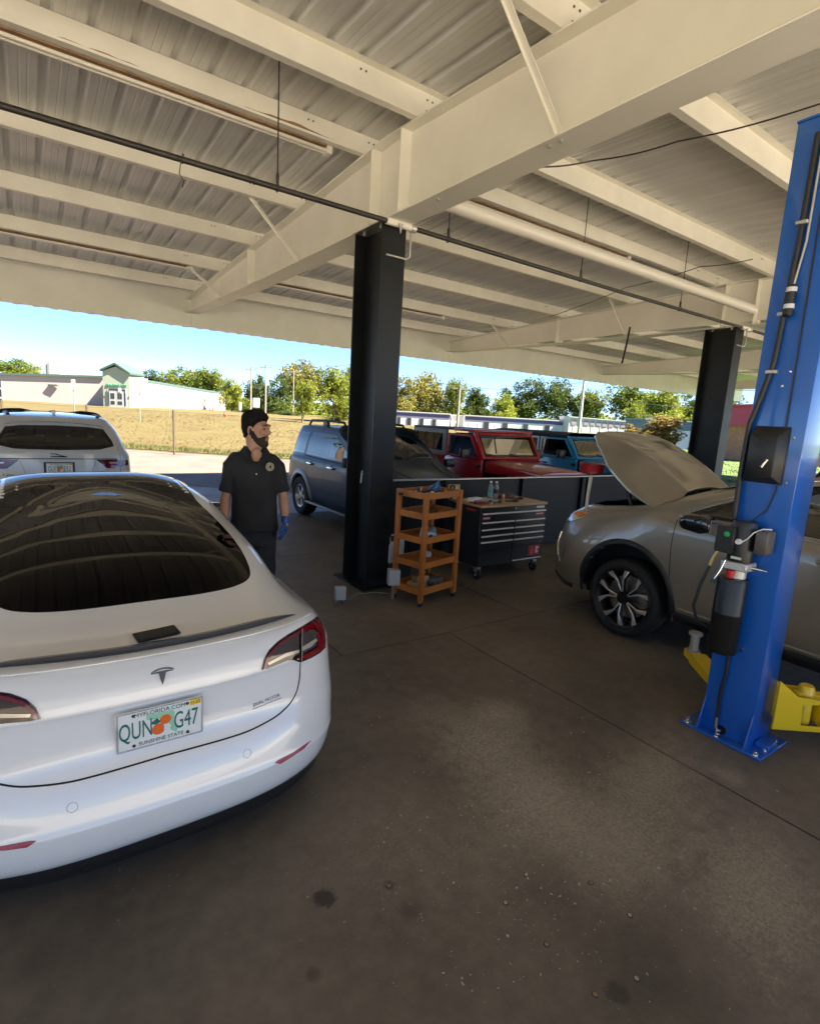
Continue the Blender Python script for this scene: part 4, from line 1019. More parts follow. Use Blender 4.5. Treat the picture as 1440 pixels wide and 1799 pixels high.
# --- blue-grey SUV behind the post, nose towards us ------------------------
def blue_suv():
    m_b = mat('steel_blue_paint', (.012, .032, .055), .35, metal=.1, coat=.22, spec=.35)
    m_suvg = mat('reflective_dark_glass', (.004, .006, .010), .02, spec=.9)
    m_clad = mat('silver_cladding', (.30, .31, .31), .4, metal=.5)
    c = Car('blue_grey_suv', 'steel blue SUV with silver wheel arch trim parked behind the black post', (5.06, 10.36, 0), PI, m_b)
    WH = [(.90, .36), (3.52, .36)]
    c.body(suv_net(4.44, .90, 1.12, 1.70, .30, 3.05, 2.05, 1.08, yr=.90, yf=3.52, roofw=.66, tum=.80), nu=9, nv=7, it=2, arches=WH, arch_r=.415, arch_xmin=.55)
    W1 = [(.40, 1.15), (.52, 1.36), (.63, 1.54), (1.02, 1.545), (.97, 1.38), (.93, 1.16)]
    W2 = [(1.03, 1.155), (1.09, 1.40), (1.17, 1.55), (1.78, 1.555), (1.80, 1.14)]
    W3 = [(1.90, 1.14), (1.88, 1.545), (2.06, 1.54), (2.45, 1.36), (2.83, 1.14)]
    wsx = [(-.60, 2.26), (0, 2.17), (.60, 2.26), (.73, 2.92), (0, 3.05), (-.73, 2.92)]
    for sd in (1, -1):
        for P in (W1, W2, W3): open_window(c, P, 'x', sd, .03)
    open_window(c, wsx, 'z', 1, .05)
    c.finish_body(inner=m_dark)
    ring_shell(c, 'windshield_frit', wsx, .06, m_gloss, 'z', 1, .004); c.shell('windshield', shrink(wsx, .05), g_clear, 'z', off=.003, thick=0)
    for sd in (1, -1):
        for P, gl in ((W1, m_suvg), (W2, m_suvg), (W3, g_tint)):
            ring_shell(c, 'window_frame', P, .03, m_gloss, 'x', sd, .004); c.shell('side_window', shrink(P, .02), gl, 'x', sd, off=.003, thick=0)
        c.shell('pillar_trim', [(1.80, 1.14), (1.78, 1.555), (1.88, 1.555), (1.90, 1.14)], m_gloss, 'x', sd, off=.003)
        for Q in ([(1.02, 1.10), (1.12, .92), (1.22, .70), (1.25, .45)], [(1.85, 1.10), (1.86, .8), (1.85, .42)], [(3.0, 1.08), (2.98, .8), (2.92, .45)]): c.ribbon('panel_gap', Q, .007, m_gap, 'x', sd)
        c.ribbon('belt_moulding', [(.95, 1.125), (1.8, 1.11), (2.95, 1.10)], .02, m_gap, 'x', sd, off=.003)
        c.ribbon('side_moulding', [(1.32, .61), (2.1, .60), (2.9, .60)], .025, m_b, 'x', sd, h=.012)
        for (yw, zw) in WH:                              # flared arch trim
            pts = []; vs = []; ths = np.linspace(-.35, PI+.35, 33)
            for th in ths:
                for (rr, o_) in ((.405, .004), (.425, .03), (.47, .03), (.505, .004)):
                    a_, b_ = yw+rr*math.cos(th), max(.30, zw+rr*math.sin(th))
                    p, n = c.ax(a_, b_, 'x', sd); p = Vector((sd*max(.80, abs(p.x)), a_, b_)); vs.append(p+Vector((sd*o_, 0, 0)))
            mb = MB(); fs = [(i*4+j, i*4+j+1, (i+1)*4+j+1, (i+1)*4+j) for i in range(32) for j in range(3)]
            mb.add(vs, fs if sd < 0 else [f[::-1] for f in fs]); mb.build('arch_trim', m_clad, c.o, smooth=50)
        for yy in (1.30, 2.12):                          # door handles
            p, n = c.ax(yy, 1.0, 'x', sd)
            q = MB(); q.box((-.02, -.10, -.022), (.02, .10, .022)); h = q.build('door_handle', m_chrome, c.o, bevel=.015, seg=2, loc=p+Vector((sd*.02, 0, 0)))
            q = MB(); q.lathe([(.05, 0), (.045, .004), (.001, .004)], 20, Matrix.Rotation(sd*PI/2, 4, 'Y'), False, False); q.build('handle_cup', m_gloss, h, loc=(-sd*.016, -.02, 0))
        q = MB(); q.box((sd*.84, 1.32, .30), (sd*.985, 3.06, .335)); sb = q.build('running_board', m_clad, c.o, bevel=.01, seg=2)
        for k in range(5): q = MB(); q.box((sd*(.86+.022*k), 1.34, .335), (sd*(.87+.022*k), 3.04, .340)); q.build('tread_strip', m_trim, sb)
        q = MB()                                          # roof rack
        z0 = 1.69
        q.tube([(sd*.60, .62, z0-.02), (sd*.60, .72, z0+.07), (sd*.60, 1.3, z0+.085), (sd*.60, 2.0, z0+.075), (sd*.60, 2.12, z0-.02)], [.02, .022, .022, .022, .02], 8); rk = q.build('roof_rack', m_trim, c.o, smooth=40)
        q = MB(); q.box((sd*.60-.03, 1.25, z0-.03), (sd*.60+.03, 1.42, z0+.075)); q.build('rack_foot', m_trim, rk, bevel=.01)
        q = MB(); q.box((-.10, -.05, -.075), (.10, .06, .075)); q.build('door_mirror', m_trim, c.o, bevel=.03, seg=2, loc=(sd*1.0, 2.92, 1.17))
    for x in (-.36, .36): seat(c.o, x, 2.25, .55, m_dark)
    seat(c.o, 0, 1.2, .55, m_dark, 1.2)
    q = MB(); q.box((-.7, 2.75, .75), (.7, 3.0, 1.02)); q.build('dashboard', m_dark, c.o, bevel=.04)
    for sd in (1, -1):
        c.shell('headlamp', [(sd*.50, .90), (sd*.52, .78), (sd*.76, .76), (sd*.80, .90)], m_headl, 'y', 1, off=.006)
        c.shell('tail_lamp', [(sd*.70, 1.08), (sd*.84, 1.08), (sd*.86, .70), (sd*.76, .70)], m_red, 'y', -1, off=.006)
        c.ribbon('hood_crease', [(sd*.45, 3.15), (sd*.40, 3.7), (sd*.34, 4.1)], .03, m_b, 'z', h=.012)
        c.ribbon('panel_gap', [(sd*.72, 3.05), (sd*.71, 3.5), (sd*.60, 4.05)], .007, m_gap, 'z')
        c.ribbon('wiper', [(sd*.05, 3.0), (sd*.30, 2.9), (sd*.58, 2.87)], .02, m_trim, 'z', h=.02, off=.01)
    c.shell('grille', [(-.40, .86), (.40, .86), (.36, .62), (-.36, .62)], m_clad, 'y', 1, off=.006)
    c.shell('rear_window', [(-.62, 1.18), (.62, 1.18), (.54, 1.55), (-.54, 1.55)], m_tint, 'y', -1, off=.004)
    for (yw, zw) in WH:
        for sd in (1, -1): wheel(c.o, (sd*.79, yw, zw), .36, .24, .215, 'five', sd); wheel_well(c, yw, zw, .415, .9, sd)
    u = MB(); u.box((-.72, .3, .22), (.72, 4.2, .36)); u.build('underbody', m_well, c.o)
blue_suv()
# ------------------------------------------------------------------ bronze-grey crossover with raised hood, on the lift
def crossover():
    m_p = mat('bronze_metallic_paint', (.30, .265, .21), .33, metal=.5, coat=.9, bump=.02, bscale=900)
    DZ = .125
    c = Car('bronze_crossover', 'bronze grey crossover on the blue lift with its hood raised', (5.42, -.96, DZ), 0, m_p)
    L = 4.89; WH = [(1.0, .30), (3.79, .30)]
    N = suv_net(L, .947, 1.10, 1.66, .70, 3.40, 2.36, 1.15, yr=1.0, yf=3.79, roofw=.62, tum=.77, sill=.17, rearz=.3, nose=.2)
    N = [[(x, y, z-.05 if .3 < z < .7 else z) for x, y, z in cc] for cc in N]
    c.body(N, nu=11, nv=8, it=2, arches=WH, arch_r=.475, arch_xmin=.5)
    WF = [(3.30, 1.125), (2.94, 1.31), (2.60, 1.45), (2.3, 1.50), (2.02, 1.51), (2.05, 1.115)]
    WB = [(1.97, 1.115), (1.94, 1.52), (1.4, 1.48), (1.0, 1.28), (1.02, 1.14)]
    wsx = [(-.60, 2.58), (0, 2.50), (.60, 2.58), (.72, 3.22), (0, 3.36), (-.72, 3.22)]
    bay = [(-.70, 3.50), (0, 3.58), (.70, 3.50), (.73, 3.9), (.68, 4.25), (.55, 4.50), (0, 4.62), (-.55, 4.50), (-.68, 4.25), (-.73, 3.9)]
    for sd in (1, -1):
        for P in (WF, WB): open_window(c, P, 'x', sd, .03)
    open_window(c, wsx, 'z', 1, .05)
    c.hole(lambda p, n: n.z > .2 and inpoly(p.x, p.y, bay))
    c.finish_body(inner=m_dark, inner_off=.025)
    ring_shell(c, 'bay_edge', bay, -.02, m_trim, 'z', 1, .004)
    ring_shell(c, 'windshield_frit', wsx, .06, m_gloss, 'z', 1, .004); c.shell('windshield', shrink(wsx, .05), g_clear, 'z', off=.003, thick=0)
    for sd in (1, -1):
        for P, gl in ((WF, g_clear), (WB, g_tint)):
            ring_shell(c, 'window_frame', P, .025, m_gloss, 'x', sd, .004); c.shell('side_window', shrink(P, .018), gl, 'x', sd, off=.003, thick=0)
        c.ribbon('chrome_moulding', [(3.37, 1.10), (3.2, 1.095), (2.6, 1.09), (2.0, 1.09), (1.0, 1.12)], .014, m_chrome, 'x', sd, off=.002, h=.008)
        c.ribbon('chrome_moulding', [(3.37, 1.10), (3.33, 1.145), (2.96, 1.33), (2.60, 1.475), (2.3, 1.528), (1.9, 1.535), (1.4, 1.50)], .012, m_chrome, 'x', sd, off=.002, h=.008)
        c.shell('pillar_trim', [(2.05, 1.115), (2.02, 1.52), (1.94, 1.52), (1.97, 1.115)], m_gloss, 'x', sd, off=.003)
        c.shell('quarter_divider', [(2.82, 1.12), (2.79, 1.37), (2.74, 1.39), (2.75, 1.12)], m_trim, 'x', sd, off=.006)
        for Q in ([(3.38, 1.07), (3.38, .85), (3.36, .60), (3.34, .33)], [(2.0, 1.08), (2.02, .7), (2.04, .26)], [(.95, 1.1), (1.0, .95), (1.35, .75), (1.5, .5), (1.52, .27)]): c.ribbon('panel_gap', Q, .007, m_gap, 'x', sd)
        c.ribbon('rocker_cladding', [(3.30, .225), (2.4, .215), (1.5, .215)], .12, m_trim, 'x', sd, h=.02)
        c.ribbon('chrome_moulding', [(3.26, .315), (2.4, .30), (1.55, .31)], .016, m_silver, 'x', sd, h=.012)
        for (yw, zw) in WH:
            vs = []; ths = np.linspace(-.12, PI+.12, 41)
            for th in ths:
                for (rr, o_) in ((.445, -.03), (.46, .012), (.49, .014), (.505, .002)):
                    a_, b_ = yw+rr*math.cos(th), max(.17, zw+rr*math.sin(th)); p, n = c.ax(a_, b_, 'x', sd); vs.append(Vector((sd*(max(.84, abs(p.x))+o_), a_, b_)))
            mb = MB(); fs = [(i*4+j, i*4+j+1, (i+1)*4+j+1, (i+1)*4+j) for i in range(40) for j in range(3)]
            mb.add(vs, fs if sd < 0 else [f[::-1] for f in fs]); mb.build('arch_trim', m_trim, c.o, smooth=50)
        for yy in (2.22, 1.15):
            p, n = c.ax(yy, .97, 'x', sd)
            q = MB(); q.box((-.018, -.115, -.016), (.018, .115, .016)); q.build('door_handle', m_p, c.o, bevel=.012, seg=2, loc=p+Vector((sd*.03, 0, 0)))
            q = MB(); q.lathe([(.001, .0), (.05, .0)], 20, Matrix.Translation(p+Vector((sd*.003, 0, 0))) @ Matrix.Rotation(sd*PI/2, 4, 'Y') @ Matrix.Scale(1.8, 4, (0, 1, 0)), False, False); q.build('handle_cup', m_gap, c.o)
        mir_ = MB()
        prof = [(-.13, 1.06), (-.13, 1.15), (-.06, 1.185), (.08, 1.17), (.13, 1.12), (.10, 1.05), (-.05, 1.035)]
        mir_.prism([(a, b-1.1) for a, b in prof], -.09, .09, frame((0, 0, 0), (0, 1, 0), (0, 0, 1), (1, 0, 0)))
        mo = mir_.build('door_mirror', m_gloss, c.o, bevel=.03, seg=3, loc=(sd*1.07, 3.12, 1.09))
        q = MB(); q.beam((-sd*.06, .03, -.02), (-sd*.17, .05, -.03), .09, .05); q.build('mirror_arm', m_trim, mo, bevel=.01)
        q = MB(); q.box((-.075, -.137, -.04), (.075, -.131, .06)); q.build('mirror_glass', m_chrome, mo)
        # headlamp, wraps onto the fender
        P = [(4.28, .955), (4.55, .93), (4.72, .86), (4.78, .80), (4.62, .80), (4.42, .875)]
        h_ = c.shell('headlamp', P, m_headl, 'x', sd, off=.006, thick=.02, grid=.04)
        c.shell('turn_signal', [(4.32, .945), (4.54, .925), (4.56, .895), (4.44, .89)], m_amber, 'x', sd, off=.010, thick=.004, parent=h_, grid=.04)
        c.shell('tail_lamp', [(sd*.55, 1.0), (sd*.85, 1.02), (sd*.87, .85), (sd*.6, .88)], m_red, 'y', -1, off=.006)
    c.ribbon('vent_chrome', [(986, 933), (980, 958), (982, 985)], .014, m_chrome, h=.010)
    c.ribbon('vent_chrome', [(993, 965), (988, 985)], .012, m_chrome, h=.008)
    c.ribbon('bumper_lip', [(976, 1003), (990, 1020), (1008, 1034)], .05, m_trim, h=.015)
    c.shell('grille', [(-.40, .88), (.40, .88), (.28, .62), (.46, .30), (-.46, .30), (-.28, .62)], m_gloss, 'y', 1, off=.006)
    for x in (-.37, .37): seat(c.o, x, 2.55, .5, mat('tan_leather', (.16, .11, .07), .6))
    seat(c.o, 0, 1.5, .5, mat('tan_leather', (.16, .11, .07), .6), 1.25)
    q = MB(); q.box((-.72, 3.05, .72), (.72, 3.42, .98)); q.build('dashboard', m_dark, c.o, bevel=.05, seg=2)
    q = MB(); q.tube([Vector((-.37+.18*math.cos(t), 2.96+.08*math.sin(t), .92+.17*math.sin(t))) for t in np.linspace(0, 2*PI, 25)], .014, 8, False); q.build('steering_wheel', m_dark, c.o, smooth=50)
    # engine bay
    q = MB(); q.box((-.66, 3.62, .42), (.66, 4.52, .46)); eb = q.build('engine_bay', m_well, c.o)
    for lo, hi in (((-.69, 3.60, .46), (-.655, 4.5, .96)), ((.655, 3.60, .46), (.69, 4.5, .96)), ((-.66, 3.56, .46), (.66, 3.60, 1.05)), ((-.6, 4.50, .46), (.6, 4.54, .80))):
        q = MB(); q.box(lo, hi); q.build('bay_wall', m_well, eb)
    q = MB(); q.box((-.30, 3.80, .5), (.34, 4.3, .90)); q.build('engine_cover', m_trim, eb, bevel=.05, seg=2)
    q = MB(); q.box((-.58, 3.72, .5), (-.38, 4.05, .93)); q.build('fuse_box', m_trim, eb, bevel=.02, seg=2)
    q = MB(); q.lathe([(.06, .80), (.06, .95), (.05, .99), (.001, .99)], 20, Matrix.Translation((-.52, 4.28, 0)), False, False); q.build('fluid_cap', mat('cap_grey', (.12, .12, .12), .5), eb, smooth=40)
    q = MB(); q.tube([(-.62, 3.68, .96), (-.63, 4.0, .95), (-.58, 4.35, .90)], .012, 6); q.build('weather_strip', m_trim, eb)
    for k in range(6):
        q = MB(); q.tube([(-.55+.22*k, 3.72, .8), (-.5+.22*k, 3.9, .96), (-.42+.2*k, 4.15, .9)], .014, 6); q.build('hose', m_trim, eb, smooth=50)
    # raised hood: curved sheet hinged at the cowl
    ang = R(29); hy, hz_ = 3.46, 1.165; HL = 1.34
    def hp(x, s):
        t = abs(x)/.80
        drop = -.05*t**2-(.06+.13*math.sin(PI*min(1, max(0, s/HL))))*max(0, t-.5)**2*4
        bow = .065*math.sin(PI*min(1, max(0, s/HL)))-.10*max(0, s/HL-.72)**2*6
        crs = .018*math.exp(-((abs(x)-.40-.06*s)/.05)**2)
        nrm = drop+bow+crs
        return Vector((x, hy+s*math.cos(ang)-nrm*math.sin(ang), hz_+s*math.sin(ang)+nrm*math.cos(ang)))
    def half(s):        # half width along the length
        return float(np.interp(s, [0, .05, .15, .45, .8, 1.08, 1.23, HL], [.72, .775, .80, .795, .755, .665, .56, .36]))
    rows = []; nS, nX = 30, 36
    for i in range(nS+1):
        r_ = []
        for j in range(-nX, nX+1):
            tx = j/nX
            s0 = .20*(1-abs(tx)**2.2) if abs(tx) < 1 else 0       # concave rear edge along the windshield
            s = s0+(HL-s0)*(i/nS); s = s-.07*(i/nS)**3*abs(tx)**3
            x = tx*half(s); r_.append((x, s))
        rows.append(r_)
    W_ = 2*nX+1
    for nm, o_, mt in (('hood', 0.0, m_p), ('hood_inner_panel', -.022, mat('hood_liner', (.03, .03, .03), .9))):
        vs = []
        for r_ in rows:
            for x, s in r_: vs.append(hp(x, s)+Vector((0, -math.sin(ang), math.cos(ang)))*o_)
        fs = [(i*W_+j, i*W_+j+1, (i+1)*W_+j+1, (i+1)*W_+j) for i in range(nS) for j in range(W_-1)]
        if o_:
            fs = [f[::-1] for f in fs]
        mb = MB(); mb.add(vs, fs)
        if not o_:      # turned-down rim
            ring = [j for j in range(W_)]+[(i+1)*W_-1 for i in range(1, nS+1)]+[nS*W_+j for j in range(W_-2, -1, -1)]+[i*W_ for i in range(nS-1, 0, -1)]
            base = len(mb.v); off = Vector((0, math.sin(ang), -math.cos(ang)))*.02
            mb.v += [tuple(Vector(mb.v[k])+off) for k in ring]; n_ = len(ring)
            ff = [(ring[k], base+k, base+(k+1) % n_, ring[(k+1) % n_]) for k in range(n_)]
            mb.f += ff; mb.mi += [0]*n_
        ho = mb.build(nm, mt, c.o if not o_ else ho_, smooth=40)
        if not o_: ho_ = ho
    q = MB(); q.tube([(.62, 3.95, .95), hp(.66, .75)+Vector((0, .02, -.03))], .012, 8); q.build('hood_strut', m_trim, c.o)
    q = MB(); q.tube([(-.62, 3.95, .95), hp(-.66, .75)+Vector((0, .02, -.03))], .012, 8); q.build('hood_strut', m_trim, c.o)
    # cowl
    q = MB(); q.box((-.68, 3.38, .98), (.68, 3.50, 1.05)); q.build('cowl', m_trim, c.o, bevel=.02)
    for (yw, zw) in WH:
        for sd in (1, -1): wheel(c.o, (sd*.82, yw, .368-DZ), .368, .24, .284, 'rx', sd); wheel_well(c, yw, zw, .475, .94, sd)
    u = MB(); u.box((-.78, .5, .16), (.78, 4.4, .28)); u.build('underbody', m_well, c.o)
    return c
rx = crossover()
# oil funnel standing in the engine bay
fz = atd(1040, 822, 5.62)
fo = thing('oil_funnel', 'red wide-mouthed funnel on a long pale tube in the crossover engine bay', 'funnel', fz)
q = MB(); q.lathe([(.02, -.075), (.05, -.06), (.118, -.045), (.125, .035), (.130, .045), (.121, .045), (.112, -.035), (.04, -.05), (.012, -.07)], 32, None, False, False); q.build('funnel_bowl', mat('red_plastic', (.30, .012, .018), .3, coat=.3), fo, smooth=40)
q = MB(); q.tube([(0, 0, -.07), (-.02, 0, -.3), (-.05, -.02, -.62)], .018, 10); q.build('funnel_tube', mat('pale_tube', (.62, .56, .48), .35), fo, smooth=50)
# ------------------------------------------------------------------ boxy off-roaders behind the low wall
g_ws = glassmat('green_tint_windshield', (.13, .17, .15))
def jeep(name, label, loc, paint, roofm, quarter, four, soft):
    o = thing(name, label, 'off-roader', loc, PI)
    yc = 2.25 if not four else 2.85           # cowl
    yd0 = yc-1.02                             # front door rear edge
    Wd, zb, zr = .78, 1.235, 1.74             # half width, belt, roof
    def part(nm, m, fn, parent=None, bevel=.012, seg=2):
        q = MB(); fn(q); return q.build(nm, m, parent or o, bevel=bevel, seg=seg)
    Mx = frame((0, 0, 0), (0, 1, 0), (0, 0, 1), (1, 0, 0))     # (y,z)->profile, extrude x
    # tub sides
    for sd in (1, -1):
        part('body_side', paint, lambda q: q.prism([(.0, .50), (.22, .50), (.30, .82), (.62, .95), (.95, .82), (1.02, .50), (yd0, .50), (yd0, zb-.01), (.0, zb-.01)], sd*Wd-.03, sd*Wd+.03, Mx))
        d = part('door', paint, lambda q: q.prism([(yd0+.008, .50), (yc+.0, .50), (yc+.06, .75), (yc+.05, zb-.012), (yd0+.008, zb-.012)], sd*Wd-.03, sd*Wd+.034, Mx))
        part('door_handle', m_trim, lambda q: q.box((sd*(Wd+.034), yd0+.10, 1.08), (sd*(Wd+.06), yd0+.28, 1.12)), d)
        for zz in (.75, 1.12): part('hinge', m_trim, lambda q: q.box((sd*(Wd+.034), yc-.07, zz-.03), (sd*(Wd+.055), yc+.06, zz+.03)), d, .006)
        # door window frame + pane
        fr = [(yd0+.01, zb), (yd0+.01, zr-.07), (yc-.30, zr-.07), (yc-.02, zb)]
        def band(q, P, k, x0, x1):
            n = len(P); cx_ = sum(p[0] for p in P)/n; cy_ = sum(p[1] for p in P)/n
            Q = [(cx_+(y-cx_)*(1-k/.42), cy_+(z-cy_)*(1-k/.24)) for y, z in P]
            for i in range(n):
                j = (i+1) % n; a = [P[i], P[j], Q[j], Q[i]]; q.prism(a, x0, x1, Mx)
        x0, x1 = sorted((sd*(Wd-.045), sd*(Wd+.015)))
        wf = part('window_frame', paint, lambda q: band(q, fr, .045, x0, x1), None, 0)
        part('side_window', g_tint, lambda q: q.prism([(cx, cz) for cx, cz in fr], sd*(Wd-.016), sd*(Wd-.012), Mx), wf, 0)
        if four:
            rd0 = yd0-.92
            fr2 = [(rd0, zb), (rd0+.02, zr-.07), (yd0-.03, zr-.07), (yd0-.03, zb)]
            wf2 = part('window_frame', paint, lambda q: band(q, fr2, .045, x0, x1), None, 0)
            part('side_window', m_tint, lambda q: q.prism(fr2, sd*(Wd-.016), sd*(Wd-.012), Mx), wf2, 0)
            part('door_seam', m_gap, lambda q: q.box((sd*(Wd+.028), yd0-.01, .52), (sd*(Wd+.034), yd0, zb-.01)), None, 0)
            q0, q1 = .05, rd0-.04
        else: q0, q1 = .02, yd0-.02
        # quarter of the top: frame with window
        P = [(q0, zb), (q0+.10, zr-.01), (q1, zr-.01), (q1, zb)]
        qf = part('top_quarter', quarter, lambda q: band(q, P, .075 if not soft else .05, x0, x1), None, 0)
        part('quarter_window', m_tint if not soft else m_tint, lambda q: q.prism(P, sd*(Wd-.016), sd*(Wd-.012), Mx), qf, 0)
        # fenders
        for yw in (.62, yc+1.05):
            vs = [(yw+.56*math.cos(t), .52+.46*math.sin(t)) for t in np.linspace(.15, PI-.15, 9)]
            vs2 = [(yw+.50*math.cos(t), .52+.41*math.sin(t)) for t in np.linspace(PI-.15, .15, 9)]
            a, b = sorted((sd*(Wd-.1), sd*(Wd+.16))); part('fender_flare', m_trim, lambda q: q.prism(vs+vs2, a, b, Mx), None, .008)
            wheel(o, (sd*.79, yw, .40), .40, .25, .23, 'five', sd)
        m_ = part('door_mirror', m_trim, lambda q: q.box((-.11, -.05, -.09), (.11, .05, .09)), None, .03); m_.location = (sd*(Wd+.20), yc-.22, zb+.10)
        part('headlamp', m_headl, lambda q: q.lathe([(.085, 0), (.08, .02), (.001, .03)], 20, Matrix.Translation((sd*.50, yc+1.36, .95)) @ Matrix.Rotation(-PI/2, 4, 'X'), False, False), None, 0)
        part('turn_signal', m_amber, lambda q: q.box((sd*.70-.05, yc+1.25, .88), (sd*.70+.05, yc+1.30, .94)), None, .01)
    # windshield frame
    wb, wt_ = Vector((0, yc+.02, zb+.0)), Vector((0, yc-.27, zr-.04))
    up = (wt_-wb).normalized(); nrm = Vector((0, up.z, -up.y)); Mw = frame(wb, (1, 0, 0), up, nrm); hgt = (wt_-wb).length
    f = MB(); f.box((-Wd+.02, 0, -.035), (-Wd+.10, hgt, .035), Mw); f.box((Wd-.10, 0, -.035), (Wd-.02, hgt, .035), Mw); f.box((-Wd+.1, hgt-.07, -.034), (Wd-.1, hgt, .034), Mw); f.box((-Wd+.1, 0, -.034), (Wd-.1, .06, .034), Mw)
    wo = f.build('windshield_frame', paint, o, bevel=.012, seg=2)
    q = MB(); q.box((-Wd+.08, .04, .0), (Wd-.08, hgt-.05, .006), Mw); q.build('windshield', g_ws, wo)
    f = MB()
    for lo, hi in (((-Wd+.085, .05, .036), (-Wd+.12, hgt-.06, .038)), ((Wd-.12, .05, .036), (Wd-.085, hgt-.06, .038)), ((-Wd+.12, hgt-.09, .036), (Wd-.12, hgt-.06, .038)), ((-Wd+.12, .05, .036), (Wd-.12, .085, .038))): f.box(lo, hi, Mw)
    f.build('windshield_frit', m_gloss, wo)
    for x in (-.35, .25): q = MB(); q.beam(Mw @ Vector((x, .03, .05)), Mw @ Vector((x+.42, .10, .045)), .02, .02); q.build('wiper', m_trim, wo)
    # hood
    q = MB(); P = [(-.72, 0), (.72, 0), (.60, 1.28), (-.60, 1.28)]
    q.add([(-.74, yc+.08, 1.205), (-.40, yc+.08, 1.245), (.40, yc+.08, 1.245), (.74, yc+.08, 1.205), (-.60, yc+1.30, 1.11), (-.34, yc+1.30, 1.15), (.34, yc+1.30, 1.15), (.60, yc+1.30, 1.11),
           (-.74, yc+.08, 1.0), (.74, yc+.08, 1.0), (-.60, yc+1.30, 1.0), (.60, yc+1.30, 1.0)],
          [(0, 1, 5, 4), (1, 2, 6, 5), (2, 3, 7, 6), (0, 4, 10, 8), (3, 9, 11, 7), (4, 5, 6, 7, 11, 10), (8, 10, 11, 9), (0, 8, 9, 3, 2, 1)])
    q.build('hood', paint, o, bevel=.02, seg=3)
    part('cowl', m_trim, lambda q: q.box((-.70, yc+.0, 1.10), (.70, yc+.10, 1.225)), None, .02)
    part('grille', paint, lambda q: q.box((-.62, yc+1.28, .72), (.62, yc+1.34, 1.10)), None, .03)
    for k in range(7): part('grille_slot', m_gap, lambda q: q.box((-.30+.1*k-.03, yc+1.338, .78), (-.30+.1*k+.03, yc+1.345, 1.04)), None, 0)
    part('front_bumper', m_trim, lambda q: q.box((-.80, yc+1.36, .50), (.80, yc+1.52, .68)), None, .03)
    part('rear_panel', paint, lambda q: q.box((-Wd, -.03, .5), (Wd, .03, zb)), None, .02)
    part('underbody', m_well, lambda q: q.box((-.65, .1, .35), (.65, yc+1.25, .52)), None, 0)
    part('rear_glass', m_tint, lambda q: q.box((-.62, .03, zb+.05), (.62, .05, zr-.12)), None, 0)
    # roof
    if soft:
        vs = []; ys = np.linspace(.0, yc-.27, 12)
        for i, y in enumerate(ys):
            for x in np.linspace(-Wd-.01, Wd+.01, 9): vs.append((x, y, zr+.045-.05*(abs(x)/Wd)**4+.012*math.sin(i*1.9)-.03*(1 if i == 0 else 0)))
        q = MB(); q.add(vs, [(i*9+j, i*9+j+1, (i+1)*9+j+1, (i+1)*9+j) for i in range(11) for j in range(8)]); ro = q.build('soft_top', roofm, o, smooth=60)
        part('roof_edge', roofm, lambda q: (q.box((-Wd-.02, 0, zr-.06), (-Wd+.03, yc-.27, zr+.0)), q.box((Wd-.03, 0, zr-.06), (Wd+.02, yc-.27, zr+.0)), q.box((-Wd+.03, -.02, zr-.10), (Wd-.03, .05, zr+.01))), ro, .012)
    else:
        part('hard_top', roofm, lambda q: q.box((-Wd-.005, .08, zr-.012), (Wd+.005, yc-.85, zr+.035)), None, .022, 3)
        part('front_roof_panel', paint if not four else roofm, lambda q: q.box((-Wd-.004, yc-.845, zr-.02), (Wd+.004, yc-.25, zr+.028)), None, .022, 3)
    for x in (-.36, .36): seat(o, x, yc-.72, .70, m_dark, .46)
    part('dashboard', m_dark, lambda q: q.box((-.68, yc-.28, .95), (.68, yc-.05, 1.22)), None, .03)
    q = MB(); q.tube([Vector((-.36+.17*math.cos(t), yc-.38+.05*math.sin(t), 1.24+.16*math.sin(t))) for t in np.linspace(0, 2*PI, 25)], .014, 8, False); q.build('steering_wheel', m_dark, o, smooth=50)
    q = MB(); q.tube([(-.62, yc-.95, .7), (-.60, yc-.95, zr-.08), (.60, yc-.95, zr-.08), (.62, yc-.95, .7)], .03, 8); q.build('roll_bar', m_dark, o)
    q = MB(); q.lathe([(.001, -.10), (.30, -.10), (.37, -.06), (.37, .06), (.30, .10), (.001, .10)], 32, Matrix.Translation((0, -.16, 1.0)) @ Matrix.Rotation(PI/2, 4, 'X'), False, False); q.build('spare_wheel', m_tyre, o, smooth=40)
    return o
m_jred = mat('red_car_paint', (.40, .010, .020), .28, coat=1.0)
m_jblue = mat('sky_blue_car_paint', (.03, .27, .50), .28, coat=1.0)
m_grytop = mat('grey_hard_top', (.20, .21, .22), .5)
m_soft = mat('black_canvas', (.022, .022, .024), .85, bump=.2, bscale=300)
jeep('red_off_roader', 'red boxy off-roader with grey hard top nosing up to the black wall', (7.56, 9.66, 0), m_jred, mat('dark_grey_top', (.075, .08, .085), .5), m_grytop, False, False)
jeep('blue_off_roader', 'sky blue boxy off-roader with black canvas roof beside the red one', (10.42, 10.42, 0), m_jblue, m_soft, m_jblue, True, True)
